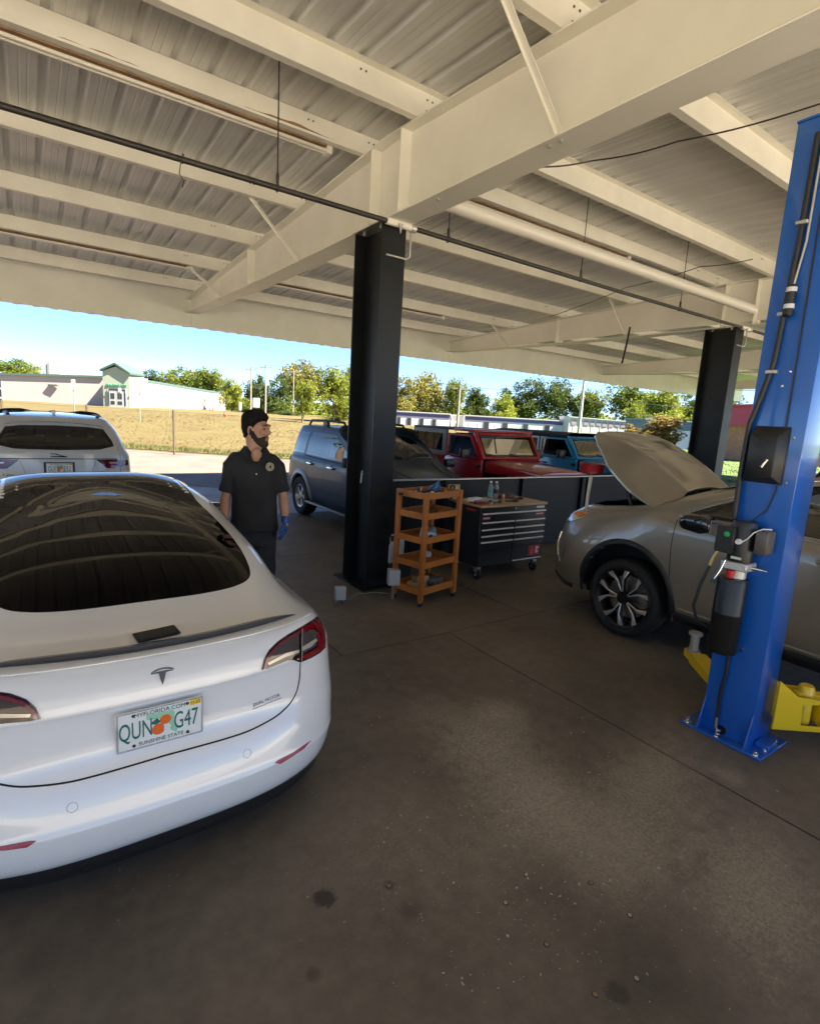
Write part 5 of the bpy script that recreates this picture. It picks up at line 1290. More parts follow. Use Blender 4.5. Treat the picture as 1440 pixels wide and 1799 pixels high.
# ------------------------------------------------------------------ services under the canopy
# dark sprinkler line along the column row with hanger rods
yp, zp = 4.94, 3.815
pl = thing('sprinkler_pipe', 'thin dark pipe hung on rods along the row of black columns', 'pipe', (0, 0, 0))
for a, b in ((-9, 3.02), (3.32, 10.42), (10.72, 21)):
    q = MB(); q.tube([(a, yp, zp), ((a+b)/2, yp, zp-.012), (b, yp, zp)], .024, 10); q.build('pipe_run', m_dpipe, pl, smooth=50)
for xc in (3.17, 10.57):
    q = MB(); q.tube([(xc-.15, yp, zp), (xc+.15, yp, zp)], .033, 10); q.build('pipe_sleeve', m_paint, pl, smooth=50)
    q = MB(); q.lathe([(.043, -.025), (.043, .025)], 12, frame((xc+.17, yp, zp), (0, 1, 0), (0, 0, 1), (1, 0, 0))); q.build('coupling', m_galv, pl, smooth=40)
    q = MB(); q.prism([(-.03, .02), (.03, .02), (.012, -.03), (.0, -.075), (-.012, -.03)], -.006, .006, frame((xc-.0, yp-.035, zp-.02), (1, 0, 0), (0, 0, 1), (0, -1, 0))); q.build('hook', m_galv, pl)
for xr_, y2 in ((-2.2, yp), (1.9, yp), (3.80, yp), (6.0, yp), (8.4, yp)):
    q = MB(); q.tube([(xr_, y2, rz_(yp)+.0), (xr_, yp, zp+.05)], .006, 6); rd = q.build('hanger_rod', m_dpipe, pl)
    q = MB(); q.lathe([(.008, .02), (.014, .04), (.016, .09), (.008, .12)], 8, Matrix.Translation((xr_, yp, zp))); q.build('turnbuckle', m_dpipe, rd)
    q = MB(); q.tube([Vector((xr_, yp+.034*math.cos(t), zp+.034*math.sin(t))) for t in np.linspace(0, 2*PI, 17)], .005, 6, False); q.build('pipe_ring', m_dpipe, rd)
q = MB(); xt = 1.12
q.tube([(xt-.05, yp-.03, zp+.0), (xt, yp, zp-.035), (xt+.03, yp+.02, zp), (xt, yp-.03, zp+.03), (xt-.02, yp-.03, zp-.05), (xt-.03, yp-.03, zp-.12), (xt+.0, yp-.04, zp-.17), (xt-.01, yp-.04, zp-.22)], .004, 5); q.build('wire_tie', m_dpipe, pl)
for (xc) in (3.17, 10.57):        # bent conduit on the post
    q = MB(); q.tube([(xc+.18, 4.985, zp-.03), (xc+.18, 4.99, zp-.26), (xc+.15, 4.995, zp-.29), (xc-.1, 4.995, zp-.29)], .010, 8); o_ = q.build('conduit_hook', m_galv, None, smooth=50); tag(o_, 'bent metal conduit hook fixed to the %s black post' % ('wider-looking front' if xc < 5 else 'far'), 'conduit')
    if xc < 5: o_['label'] = 'bent metal conduit hook on the black post by the wooden cart'
    else: o_['label'] = 'bent metal conduit hook on the black post behind the raised hood'
# big white duct pipe
q = MB(); q.tube([(3.25, 4.55, 3.98), (3.4, 4.55, 3.985), (9.9, 4.55, 3.985)], .075, 20)
tag(q.build('white_duct', mat('duct_white', (.74, .71, .63), .35), None, smooth=50), 'thick white pipe running just under the beams beside the dark pipe', 'pipe')
# fluorescent tube fittings under purlins
m_tube = mat('unlit_lamp_tube', (.82, .79, .70), .25)
def tube_light(x0, x1, Y, label):
    zt = rz_(Y)-.225; o = thing('tube_light', label, 'lamp', ((x0+x1)/2, Y, zt), 0, 'unlit strip lights under the purlins')
    h = (x1-x0)/2
    q = MB(); q.box((-h, -.05, -.012), (h, .05, 0)); q.build('backing_plate', m_rust, o)
    for s_ in (-.028, .028):
        q = MB(); q.tube([(-h+.02, s_, -.045), (h-.02, s_, -.045)], .017, 10); q.build('lamp_tube', m_tube, o, smooth=50)
    n = 2 if h < 2.2 else 3
    for i in range(n):
        xx = -h+.03+(2*h-.06)*i/(n-1); q = MB(); q.box((xx-.03, -.06, -.075), (xx+.03, .06, -.002)); q.build('lamp_holder', m_rust if i == n-2 and n > 2 else m_tube, o, bevel=.004)
tube_light(-3.6, 2.72, 5.62, 'long unlit strip light with rusty backing by the front post')
tube_light(3.9, 7.9, 5.62, 'unlit strip light with rusty backing beside the thick white pipe')
tube_light(-3.5, 2.6, 10.78, 'unlit strip light on the purlin before the eave, facing the field')
tube_light(4.0, 8.3, 10.78, 'unlit strip light on the purlin before the eave, above the red off-roader')
# rust showing where paint peeled along the purlin
q = MB(); xs_ = np.linspace(-4.0, 2.75, 90); lo = []; hi = []
for x in xs_: lo.append((x, -.215)); hi.append((x, -.215+.03+.075*max(0, noise.noise((x*1.1, 3, 1))+.30)+.018*abs(noise.noise((x*9, 1, 2)))))
q.prism(lo+hi[::-1], 0, .0012, frame((0, 5.57-.0022, rz_(5.57)-.004), (1, 0, 0), (0, 0, 1), (0, -1, 0))); q.build('peeled_rust', m_rust, canopy)
# stray cables
def cable(P, label):
    pts = []
    for n_ in range(len(P)-1):
        for t in np.linspace(0, 1, 8, endpoint=(n_ == len(P)-2)): pts.append(P[n_].lerp(P[n_+1], t)-Vector((0, 0, .02*math.sin(PI*t))))
    q = MB(); q.tube(pts, .006, 6); tag(q.build('overhead_cable', m_dpipe, None, smooth=50), label, 'cable')
cable([Vector((3.25, 3.32, 3.87)), onz(1040, 282, 4.1), onz(1190, 248, 4.15), onz(1440, 182, 4.2)], 'dark cable crossing under the roof towards the blue lift')
cable([onz(1322, 455, 4.35), onz(1230, 468, 4.35), onz(1100, 505, 4.35), onz(965, 556, 4.35)], 'dark cable crossing above the tool chest to the far eave')
q = MB(); q.tube([(9.6, 6.6, 3.86), (9.42, 6.5, 3.55), (9.2, 6.4, 3.15)], .018, 7); tag(q.build('hanging_pipe', m_dpipe, None), 'slanted dark rod hanging from the beam left of the far black post', 'rod')
# ------------------------------------------------------------------ low black wall
m_bw = mat('black_wall_paint', (.010, .012, .014), .6, spec=.3, var=.3, vscale=2.5, bump=.1, bscale=14, rvar=.1)
wl = thing('low_wall', 'low black panelled wall with a pale metal cap in front of the parked cars', 'wall', (0, 0, 0))
Yw = 5.78; segs = [(3.34, 4.62), (4.74, 6.12), (6.24, 7.55), (7.78, 9.0), (9.12, 10.40)]
for a, b in segs:
    q = MB(); q.box((a, Yw, .04), (b, Yw+.025, 1.10)); q.build('panel', m_bw, wl, bevel=.004)
for x in (4.68, 6.18, 7.60, 7.73, 9.06):
    q = MB(); q.box((x-.045, Yw-.05, .0), (x+.045, Yw+.06, 1.105)); q.build('post', m_bw, wl, bevel=.005)
q = MB(); q.box((3.34, Yw-.02, 1.106), (10.41, Yw+.05, 1.122)); q.build('cap', mat('wall_cap', (.42, .42, .40), .35, metal=.5), wl, bevel=.003)
q = MB(); q.box((3.34, Yw-.012, .04), (10.41, Yw-.001, .13)); q.build('kick_rail', m_bw, wl)
# ------------------------------------------------------------------ wooden cart
m_wood = mat('orange_pine', (.40, .135, .026), .5, var=.3, vscale=5, bump=.08, bscale=60, stretch=(1, 1, .15), objvar=.12)
m_wood2 = mat('orange_pine_rail', (.42, .15, .028), .5, var=.3, vscale=5, bump=.08, bscale=60, stretch=(.2, 1, 1), objvar=.12)
fa = Vector((3.215, 4.25, 0)); ang_c = math.atan2(4.385-4.25, 3.80-3.215)
ct = thing('wooden_cart', 'tall orange pine cart with five trays on small castors', 'cart', fa, ang_c)
cw, cdp, chh = .60, .42, 1.19; lg = .048
for x in (0, cw-lg):
    for y in (0, cdp-lg):
        q = MB(); q.box((x, y, .06), (x+lg, y+lg, chh)); q.build('leg', m_wood, ct, bevel=.004)
        q = MB(); q.lathe([(.001, -.014), (.026, -.014), (.028, 0), (.026, .014), (.001, .014)], 16, Matrix.Translation((x+lg/2+.005, y+lg/2, .029)) @ Matrix.Rotation(PI/2, 4, 'Y'), False, False); cs = q.build('castor', m_tyre, ct, smooth=40)
        q = MB(); q.box((x+.008, y+.01, .04), (x+lg-.008, y+lg-.01, .0595)); q.build('castor_fork', m_steel, cs)
trays = [(.125, .195), (.405, .468), (.665, .728), (.915, .978), (1.122, 1.187)]
for i, (z0, z1) in enumerate(trays):
    q = MB(); q.box((.012, .012, z0), (cw-.012, cdp-.012, z0+.012)); tr = q.build('tray', m_wood2, ct)
    for lo, hi in (((lg+.001, .010, z0-.002), (cw-lg-.001, .028, z1)), ((lg+.001, cdp-.028, z0-.002), (cw-lg-.001, cdp-.010, z1)), ((.010, lg+.001, z0-.002), (.028, cdp-lg-.001, z1)), ((cw-.028, lg+.001, z0-.002), (cw-.010, cdp-lg-.001, z1))):
        q = MB(); q.box(lo, hi); q.build('tray_rail', m_wood2, tr, bevel=.003)
MC = Matrix.Translation(fa) @ Matrix.Rotation(ang_c, 4, 'Z')
def oncart(x, y, z): return MC @ Vector((x, y, z))
# things on the cart
pr = mat('paper_white', (.72, .74, .76), .7); prb = mat('blue_paper', (.30, .42, .50), .7)
for i, (y, m_) in enumerate(((.13, prb), (.20, pr))):
    p = oncart(.10, y+.12*0, .735-.06+.05); r_ = thing('paper_roll', ['blue grey paper towel roll lying on the middle tray of the cart', 'white paper towel roll lying on the middle tray of the cart'][i], 'paper roll', oncart(.30, .16+.085*i, .718), ang_c+R(38))
    q = MB(); q.lathe([(.021, -.14), (.052, -.14), (.052, .14), (.021, .14)], 24, Matrix.Rotation(PI/2, 4, 'Y'), False, False); q.build('roll', m_, r_, smooth=40)
    q = MB(); q.lathe([(.020, -.141), (.021, -.141), (.021, .141), (.020, .141)], 16, Matrix.Rotation(PI/2, 4, 'Y')); q.build('cardboard_core', mat('core_dark', (.03, .03, .03), .9), r_)
def carton(name, label, cat, p, size, rz, m, top=None, parent_label=None, group=None):
    o = thing(name, label, cat, p, rz, group); q = MB(); x, y, z = size
    q.box((-x/2, -y/2, 0), (x/2, y/2, z)); q.build('box_body', m, o, bevel=.003)
    q = MB(); q.box((-x/2*.995, -.004, z), (x/2*.995, .004, z+.001)); q.build('flap_seam', mat('seam_dark', (.05, .04, .03), .9), o)
    return o
cb = mat('cardboard', (.42, .29, .15), .8, var=.15, vscale=6)
carton('cardboard_box', 'larger tan carton on the bottom tray of the cart', 'box', oncart(.17, .20, .134), (.20, .12, .085), ang_c+.15, cb)
carton('cardboard_box', 'small tan carton stacked on the larger one on the cart', 'box', oncart(.20, .19, .221), (.15, .10, .05), ang_c-.2, cb)
carton('battery_box', 'grey and black boxed charger on the bottom tray of the cart', 'box', oncart(.42, .17, .134), (.19, .11, .075), ang_c+.1, mat('box_grey', (.16, .17, .18), .5))
g_ = thing('glove', 'crumpled pale work glove on the lower tray of the cart', 'glove', oncart(.44, .30, .41)); q = MB()
for k in range(5): q.tube([(.0, .0, .03), (.03*math.cos(k*.5-1), .05+.01*k, .05-.008*k), (.05*math.cos(k*.5-1), .10, .03)], [.02, .014, .010], 7)
q.lathe([(.03, 0), (.045, .03), (.03, .06)], 12); q.build('glove_cloth', pr, g_, smooth=60)
bf = thing('blue_funnel', 'blue cone-shaped funnel lying among tools on the cart top', 'funnel', oncart(.42, .25, 1.13)); q = MB()
q.lathe([(.085, .0), (.083, .004), (.012, .135), (.008, .16), (.006, .16), (.010, .13), (.078, .002)], 24, rotm('X', .45, (0, 0, .01)), False, False); q.build('funnel_cone', mat('blue_plastic', (.02, .10, .24), .35), bf, smooth=40)
m_tool = mat('tool_black', (.02, .02, .022), .45)
for i in range(13):
    x, y = random.uniform(.05, .46), random.uniform(.06, .34); a = random.uniform(0, PI); L_ = random.uniform(.12, .22)
    o = thing('hand_tool', 'steel hand tool heaped on the top tray of the cart', 'tool', oncart(x, y, 1.130+.012*(i % 4)), a, 'tools heaped on the cart top')
    q = MB(); q.tube([(-L_/2, 0, .01), (L_/4, 0, .012)], .007, 7); q.build('shaft', m_steel if i % 2 else m_chrome, o, smooth=50)
    q = MB(); q.tube([(L_/4, 0, .012), (L_/2, 0, .013)], [.012, .015], 8); q.build('handle', [m_tool, mat('tool_yellow', (.35, .33, .05), .5), m_tool][i % 3], o, smooth=50)
for i in range(4):
    o = thing('hand_tool', 'dark hand tool lying on the second tray of the cart', 'tool', oncart(.15+.09*i, .15+.03*(i % 2), .918), .4*i, 'tools on the second tray'); q = MB(); q.tube([(-.07, 0, .009), (.03, 0, .009)], .006, 6); q.build('shaft', m_steel if i == 0 else m_tool, o); q = MB(); q.tube([(.03, 0, .009), (.09, 0, .009)], .011, 8); q.build('handle', m_tool, o)
# ------------------------------------------------------------------ tool chest
m_ch = mat('chest_black', (.010, .010, .011), .35, coat=.3)
tc = thing('tool_chest', 'black rolling tool chest with long bright drawer handles and wooden top', 'tool chest', (4.395, 4.72, 0))
cw2, cd2 = 1.135, .56
q = MB(); q.box((0, .012, .17), (cw2, cd2, .905)); q.build('cabinet', m_ch, tc, bevel=.006)
q = MB(); q.box((-.012, -.012, .906), (cw2+.012, cd2+.01, .935)); q.build('worktop', mat('maple_top', (.48, .31, .15), .45, var=.2, vscale=4, stretch=(.3, 3, 1)), tc, bevel=.004)
hx = cw2/2
rowsL = [(.76, .885, True)]
def drawer(x0, x1, z0, z1):
    q = MB(); q.box((x0, -.006, z0), (x1, .0115, z1)); d = q.build('drawer', m_ch, tc, bevel=.003)
    q = MB(); q.box((x0+.006, -.026, z1-.022), (x1-.006, -.0062, z1-.004)); q.build('drawer_handle', mat('brushed_handle', (.85, .85, .85), .3, metal=.25), d, bevel=.005)
drawer(.012, cw2-.012, .745, .845)
for z0, z1 in ((.655, .735), (.575, .648), (.50, .568), (.385, .493)):
    drawer(.012, hx-.006, z0, z1); drawer(hx+.006, cw2-.012, z0, z1)
for (a, b) in ((.012, hx-.006), (hx+.006, cw2-.012)):
    q = MB(); q.box((a, -.006, .19), (b, .0115, .378)); d = q.build('drawer', m_ch, tc, bevel=.003)
q = MB(); q.box((hx+.02, -.02, .20), (cw2-.03, -.0062, .212)); q.build('door_edge', mat('brushed_handle', (.78, .78, .78), .28), tc)
q = MB(); q.lathe([(.012, 0), (.012, .006), (.001, .007)], 12, frame((hx+.02, .011, .875), (1, 0, 0), (0, 0, 1), (0, -1, 0)), False, False); q.build('lock', m_steel, tc)
m_lab = mat('red_label', (.42, .02, .03), .5); m_wlab = mat('label_white', (.75, .75, .75), .5)
def label_plate(x, z, w_, h_, m, y=-.0068, strokes=0):
    q = MB(); q.box((x, y-.002, z), (x+w_, y, z+h_)); o = q.build('sticker', m, tc)
    for k in range(strokes):
        q = MB(); q.box((x+w_*(.08+.84*k/strokes), y-.003, z+h_*.25), (x+w_*(.08+.84*(k+.65)/strokes), y-.0021, z+h_*.75)); q.build('print_stroke', m_wlab, o)
label_plate(.02, .762, .13, .035, m_lab, -.0068, 6); label_plate(cw2-.20, .775, .16, .03, m_lab, -.0068, 7); label_plate(cw2-.17, .862, .15, .026, m_wlab, .0118)
q = MB(); q.box((cw2-.27, -.010, .24), (cw2-.06, -.0065, .375)); rs = q.build('sticker', m_lab, tc)
for (x, z, w_, h_) in ((.13, .085, .06, .025), (.13, .055, .04, .02), (.13, .03, .05, .015)): q = MB(); q.box((cw2-.27+x, -.0115, .24+z), (cw2-.27+x+w_, -.0101, .24+z+h_)); q.build('print_stroke', m_wlab, rs)
for k in range(4): q = MB(); q.lathe([(.022-.004*k, .001), (.018-.004*k, .0014)], 14, frame((cw2-.205, -.0101, .275+.022*k), (1, 0, 0), (0, 0, 1), (0, -1, 0))); q.build('print_stroke', mat('label_pink', (.55, .12, .12), .5), rs)
q = MB(); q.box((-.0025, .10, .845), (-.0005, .26, .875)); q.build('sticker', m_lab, tc)
for x in (.07, cw2-.07):
    for y in (.07, cd2-.07):
        q = MB(); q.lathe([(.001, -.022), (.05, -.022), (.062, -.012), (.062, .012), (.05, .022), (.001, .022)], 24, Matrix.Translation((x, y, .062)) @ Matrix.Rotation(PI/2, 4, 'Y'), False, False); cs = q.build('castor', m_tyre, tc, smooth=40)
        q = MB(); q.box((x-.035, y-.03, .10), (x-.027, y+.03, .1695)); q.box((x+.027, y-.03, .10), (x+.035, y+.03, .1695)); q.box((x-.027, y-.03, .13), (x+.027, y+.03, .1695)); q.lathe([(.022, -.026), (.022, .026)], 14, Matrix.Translation((x, y, .062)) @ Matrix.Rotation(PI/2, 4, 'Y')); q.build('castor_fork', m_steel, cs)
def onchest(x, y): return Vector((4.395+x, 4.72+y, .9355))
def bottle(x, y, h, label, lab, cap):
    o = thing('bottle', label, 'bottle', onchest(x, y)); q = MB()
    q.lathe([(.030, 0), (.033, .01), (.033, h*.62), (.028, h*.74), (.013, h*.88), (.013, h*.93)], 20); q.build('bottle_body', mat('water_plastic', (.55, .62, .64), .12, trans=.6), o, smooth=40)
    q = MB(); q.lathe([(.0338, h*.30), (.0338, h*.55)], 20, None, False, False); q.build('bottle_label', lab, o, smooth=40)
    q = MB(); q.lathe([(.0155, h*.92), (.0155, h), (.001, h)], 14, None, True, False); q.build('bottle_cap', cap, o, smooth=40)
bottle(.50, .40, .235, 'clear water bottle with teal label on the tool chest', mat('teal_label', (.05, .30, .33), .4), pr)
bottle(.62, .42, .225, 'clear water bottle with black label on the tool chest', m_tool, pr)
o = thing('paper_pack', 'white plastic-wrapped pack on the tool chest', 'pack', onchest(.12, .27), .2); q = MB(); q.box((-.10, -.05, 0), (.10, .05, .055)); q.build('wrapper', mat('shiny_wrap', (.78, .78, .78), .3, bump=.5, bscale=30), o, bevel=.02, seg=2); q = MB(); q.box((-.09, -.052, .02), (.09, -.0505, .035)); q.build('print_band', mat('band_grey', (.35, .36, .4), .4), o)
o = thing('red_rag', 'crumpled dark red shop rag on the tool chest', 'rag', onchest(.08, .14)); vs = []
for i in range(10):
    for j in range(10): vs.append((-.11+.024*i, -.06+.014*j, .004+.03*abs(noise.noise((i*.5, j*.6, 4)))))
q = MB(); q.add(vs, [(i*10+j, i*10+j+1, (i+1)*10+j+1, (i+1)*10+j) for i in range(9) for j in range(9)]); q.build('rag_cloth', mat('rag_red', (.20, .012, .02), .85), o, smooth=60); q = MB(); q.tube([(-.1, -.05, .02), (.0, -.06, .015), (.1, -.03, .01)], .006, 6); q.build('rag_hem', m_lab, o)
o = thing('framed_card', 'small tan framed card leaning on the tool chest by the wall', 'card', onchest(-.02, .50), -.15); q = MB(); q.box((-.085, -.008, 0), (.085, .008, .19), rotm('X', -.12)); q.build('card_frame', cb, o, bevel=.003); q = MB(); q.box((-.06, -.012, .05), (.05, -.0085, .165), rotm('X', -.12)); q.build('card_print', mat('card_yellow', (.60, .50, .14), .6), o)
o = thing('work_lamp', 'dark upright work lamp standing on the tool chest behind the cart', 'lamp', onchest(-.12, .43)); q = MB(); q.lathe([(.035, 0), (.035, .015), (.014, .02), (.014, .13), (.03, .14), (.03, .19), (.001, .2)], 16); q.build('lamp_body', m_tool, o, smooth=40); q = MB(); q.lathe([(.022, 0), (.022, .006)], 14, frame((.0, -.031, .165), (1, 0, 0), (0, 0, 1), (0, -1, 0))); q.build('lamp_face', m_chrome, o)
lp = thing('laptop', 'closed silver laptop lying on the tool chest', 'laptop', onchest(.33, .33), -.1); q = MB(); q.box((-.15, -.10, 0), (.15, .10, .010)); q.build('laptop_base', m_silver, lp, bevel=.003); q = MB(); q.box((-.15, -.10, .0105), (.15, .10, .017)); q.build('laptop_lid', m_silver, lp, bevel=.003)
for i, (x, y, a, lb) in enumerate(((.33, .08, .3, 'pliers with dark grips lying near the front of the tool chest'), (.62, .13, -.2, 'black ratchet lying below the bottles on the tool chest'), (.86, .3, -.5, 'long dark bar lying on the right of the tool chest'), (.24, .10, .9, 'thin steel scriber on the red rag end of the tool chest'))):
    o = thing('hand_tool', lb, 'tool', onchest(x, y), a); q = MB(); q.tube([(-.09, 0, .012), (.03, 0, .012)], .008, 7); q.build('shaft', m_steel if i == 3 else m_tool, o, smooth=50); q = MB(); q.tube([(.03, 0, .013), (.06, 0, .016), (.11, .01, .014)], [.012, .02, .012], 8); q.build('handle', m_tool, o, smooth=50)
o = thing('brass_fitting', 'brass fitting standing on the tool chest in front of the bottles', 'fitting', onchest(.58, .24)); q = MB(); q.lathe([(.022, 0), (.022, .02), (.014, .025), (.014, .05), (.02, .055), (.02, .07), (.001, .07)], 6); q.build('hex_body', mat('brass', (.55, .40, .15), .3, metal=.9), o); q = MB(); q.lathe([(.008, .07), (.008, .09)], 10); q.build('nipple', m_steel, o)
o = thing('red_case', 'flat dark red tool case at the back of the tool chest', 'case', onchest(.80, .45), .05); q = MB(); q.box((-.14, -.07, 0), (.14, .07, .045)); q.build('case_body', mat('case_red', (.16, .012, .02), .5), o, bevel=.008); q = MB(); q.box((-.03, -.078, .015), (.03, -.0705, .03)); q.build('case_latch', m_tool, o)
# ------------------------------------------------------------------ power boxes and jugs by the column
m_el = mat('electrical_grey', (.42, .43, .44), .5)
for i, (p, sz, lb) in enumerate(((Vector((2.53, 4.70, 0)), (.115, .07, .14), 'grey outlet box on short legs on the floor beside the sedan'), (Vector((3.12, 4.62, 0)), (.13, .11, .17), 'grey weatherproof outlet box on a stub pipe by the cart'))):
    o = thing('outlet_box', lb, 'outlet box', p, -.25 if i == 0 else -.4); z0 = .055 if i == 0 else .16
    q = MB(); q.box((-sz[0]/2, -sz[1]/2, z0), (sz[0]/2, sz[1]/2, z0+sz[2])); q.build('housing', m_el, o, bevel=.012, seg=2)
    q = MB(); q.box((-sz[0]/2+.01, -sz[1]/2-.008, z0+.012), (sz[0]/2-.01, -sz[1]/2-.0005, z0+sz[2]-.012)); q.build('cover', m_el, o, bevel=.005)
    for s_ in ((-1, 1) if i == 0 else (0,)):
        q = MB(); q.tube([(s_*.035, 0, 0), (s_*.035, 0, z0+.005)], .009 if i == 0 else .016, 8); q.build('stub_leg', m_steel, o)
m_spdk = mat('dull_conduit', (.16, .16, .15), .5, metal=.3)
q = MB(); q.tube([(2.60, 4.70, .045), (2.75, 4.74, .07), (2.95, 4.70, .075), (3.10, 4.63, .055)], .006, 8); tag(q.build('floor_conduit', m_spdk, None, smooth=50), 'thin grey conduit on the floor joining the two outlet boxes', 'conduit')
def jug(p, label, rz):
    o = thing('fluid_jug', label, 'jug', p, rz); q = MB(); q.box((-.09, -.07, 0), (.09, .07, .24)); q.build('jug_body', mat('jug_white', (.60, .62, .64), .4), o, bevel=.03, seg=3)
    q = MB(); q.lathe([(.03, .24), (.028, .27), (.03, .27), (.03, .295), (.001, .295)], 16, Matrix.Translation((.04, 0, 0)), False, False); q.build('jug_cap', m_tool, o, smooth=40)
    q = MB(); q.tube([(-.07, 0, .22), (-.05, 0, .285), (.0, 0, .285), (.02, 0, .23)], .013, 8); q.build('jug_handle', mat('jug_white', (.60, .62, .64), .4), o, smooth=50)
cr = carton('crate', 'dark crate behind the cart carrying white jugs', 'crate', Vector((3.45, 5.2, 0)), (.42, .30, .26), .1, m_tool)
jug(Vector((3.36, 5.10, .262)), 'white fluid jug standing between the black post and the cart', .5)
jug(Vector((3.52, 5.20, .262)), 'white fluid jug standing directly behind the cart legs', -.3)
# clip on the post, floor specks and anchor bolts
o = thing('post_clip', 'small pale strap hanging on the side of the front black post', 'strap', (3.10, 5.30, 1.26)); q = MB(); q.box((-.03, -.012, -.10), (-.022, .012, .04), rotm('X', .15)); q.build('strap_band', m_galv, o); q = MB(); q.lathe([(.014, -.034), (.014, -.02)], 10, rotm('Y', PI/2)); q.build('strap_rivet', m_bolt, o)
k = 0
for (px_, py_) in ((924, 1538), (1037, 1552), (1106, 1609), (960, 1660), (1118, 1720), (1045, 1748), (888, 1587), (683, 1557)):
    p = onz(px_, py_); o = thing('anchor_bolt', 'old cut-off anchor bolt end in the stained concrete floor', 'bolt', p, 0, 'anchor bolt ends in the floor')
    q = MB(); q.lathe([(.008, -.002), (.008, .004), (.004, .005), (.001, .005)], 10, None, False, False); q.build('stud', m_rust if k % 2 else m_steel, o, smooth=30)
    q = MB(); q.lathe([(.013, 0), (.012, .002), (.008, .002)], 12, None, False, False); q.build('washer', m_dpipe, o); k += 1
q = MB()
for i in range(700):
    px_, py_ = random.gauss(930, 170), random.gauss(1400, 170)
    if not (600 < px_ < 1430 and 1150 < py_ < 1790): continue
    p = onz(px_, py_, .0015); s_ = random.uniform(.0012, .0035)*random.choice((1, 1, 1, 2.2)); th = random.uniform(0, PI); a, b = Vector((math.cos(th), math.sin(th), 0))*s_, Vector((-math.sin(th), math.cos(th), 0))*s_*random.uniform(.3, 1)
    q.add([p-a-b, p+a-b*.6, p+a*.8+b, p-a*.7+b*.9, p+Vector((0, 0, .002))], [(0, 1, 4), (1, 2, 4), (2, 3, 4), (3, 0, 4)])
tag(q.build('floor_grit', mat('pale_grit', (.40, .37, .31), .8, var=.3, vscale=30)), 'pale grit and paint chips scattered over the concrete floor', 'grit', kind='stuff')
# ------------------------------------------------------------------ blue two-post lift
m_lb = mat('lift_blue', (.008, .115, .50), .30, coat=.7, coatr=.08, bump=.02, bscale=40)
m_ly = mat('lift_yellow', (.80, .55, .01), .38, coat=.4)
m_pb = mat('pump_black', (.012, .012, .012), .38)
m_tank = mat('tank_black', (.018, .018, .017), .30, metal=.3)
lf = thing('lift_post', 'tall blue lift post with black pump unit bolted to the floor', 'car lift', (3.60, 1.42, 0))
X0 = -.02; Y0, Y1 = -.155, .145; ZT = 3.64; D = .26; t = .012
poly = [(X0, Y0), (X0+D, Y0), (X0+D, Y0+.05), (X0+D-t, Y0+.05), (X0+D-t, Y0+t), (X0+t, Y0+t), (X0+t, Y1-t), (X0+D-t, Y1-t), (X0+D-t, Y1-.05), (X0+D, Y1-.05), (X0+D, Y1), (X0, Y1)]
q = MB(); q.prism(poly, .016, ZT); q.build('column_channel', m_lb, lf, bevel=.008, seg=2)
q = MB(); q.box((X0-.004, Y0-.004, ZT), (X0+D+.004, Y1+.004, ZT+.012)); q.build('top_plate', m_lb, lf)
q = MB(); q.box((-.09, -.25, .001), (.30, .25, .016)); q.build('base_plate', m_lb, lf, bevel=.003)
for (x, y) in ((-.06, .21), (-.06, .02), (-.06, -.21), (.05, -.22), (.2, -.22), (.27, -.1), (.2, .22)):
    q = MB(); q.lathe([(.022, .016), (.022, .019), (.014, .0195), (.014, .034), (.008, .034), (.008, .05), (.001, .05)], 8, Matrix.Translation((x, y, 0)), False, False); q.build('anchor_nut', m_chrome, lf, smooth=25)
for y in (Y0+.006, Y1-.006):
    q = MB(); q.prism([(X0-.001, .017), (X0-.065, .017), (X0-.055, .05), (X0-.001, .24)], -.005, .005, frame((0, y, 0), (1, 0, 0), (0, 0, 1), (0, -1, 0))); q.build('gusset', m_lb, lf, bevel=.002)
q = MB(); q.box((.04, Y0-.085, .017), (.16, Y0-.005, .05)); q.build('pulley_guard', m_lb, lf, bevel=.004)
FX = X0
# power unit
pu = MB(); pu.lathe([(.001, .60), (.078, .60), (.084, .61), (.084, .845), (.086, .85), (.086, .86), (.084, .865), (.084, 1.06), (.078, 1.075), (.001, 1.078)], 36, Matrix.Translation((FX-.10, .05, 0)), False, False); tank = pu.build('oil_tank', m_tank, lf, smooth=35)
q = MB(); q.lathe([(.020, 1.078), (.020, 1.10), (.026, 1.10), (.026, 1.125), (.001, 1.127)], 16, Matrix.Translation((FX-.135, .055, 0)), False, False); q.build('filler_cap', mat('cap_red', (.55, .01, .012), .4), tank, smooth=40)
q = MB(); q.lathe([(.05, 1.078), (.05, 1.13)], 20, Matrix.Translation((FX-.085, .04, 0))); q.build('pump_neck', m_galv, tank, smooth=40)
q = MB(); q.box((FX-.155, -.035, 1.13), (FX-.02, .115, 1.18)); q.build('valve_block', mat('cast_alu', (.62, .61, .58), .45, metal=.6), lf, bevel=.006)
q = MB(); q.lathe([(.010, 0), (.010, .06), (.006, .06), (.006, .085)], 10, frame((FX-.09, -.035, 1.155), (1, 0, 0), (0, 0, 1), (0, -1, 0))); q.build('release_valve', m_chrome, lf, smooth=40)
q = MB(); q.tube([(FX-.15, .09, 1.18), (FX-.165, .10, 1.12), (FX-.175, .125, 1.05)], .006, 8); lv = q.build('lowering_lever', m_chrome, lf, smooth=50)
q = MB(); q.tube([(FX-.175, .125, 1.055), (FX-.18, .13, 1.03)], .013, 8); q.build('lever_knob', m_tool, lv)
q = MB(); q.lathe([(.001, 1.18), (.068, 1.18), (.070, 1.20), (.070, 1.40), (.062, 1.425), (.001, 1.43)], 32, Matrix.Translation((FX-.085, .04, 0)), False, False); mo = q.build('motor', m_pb, lf, smooth=35)
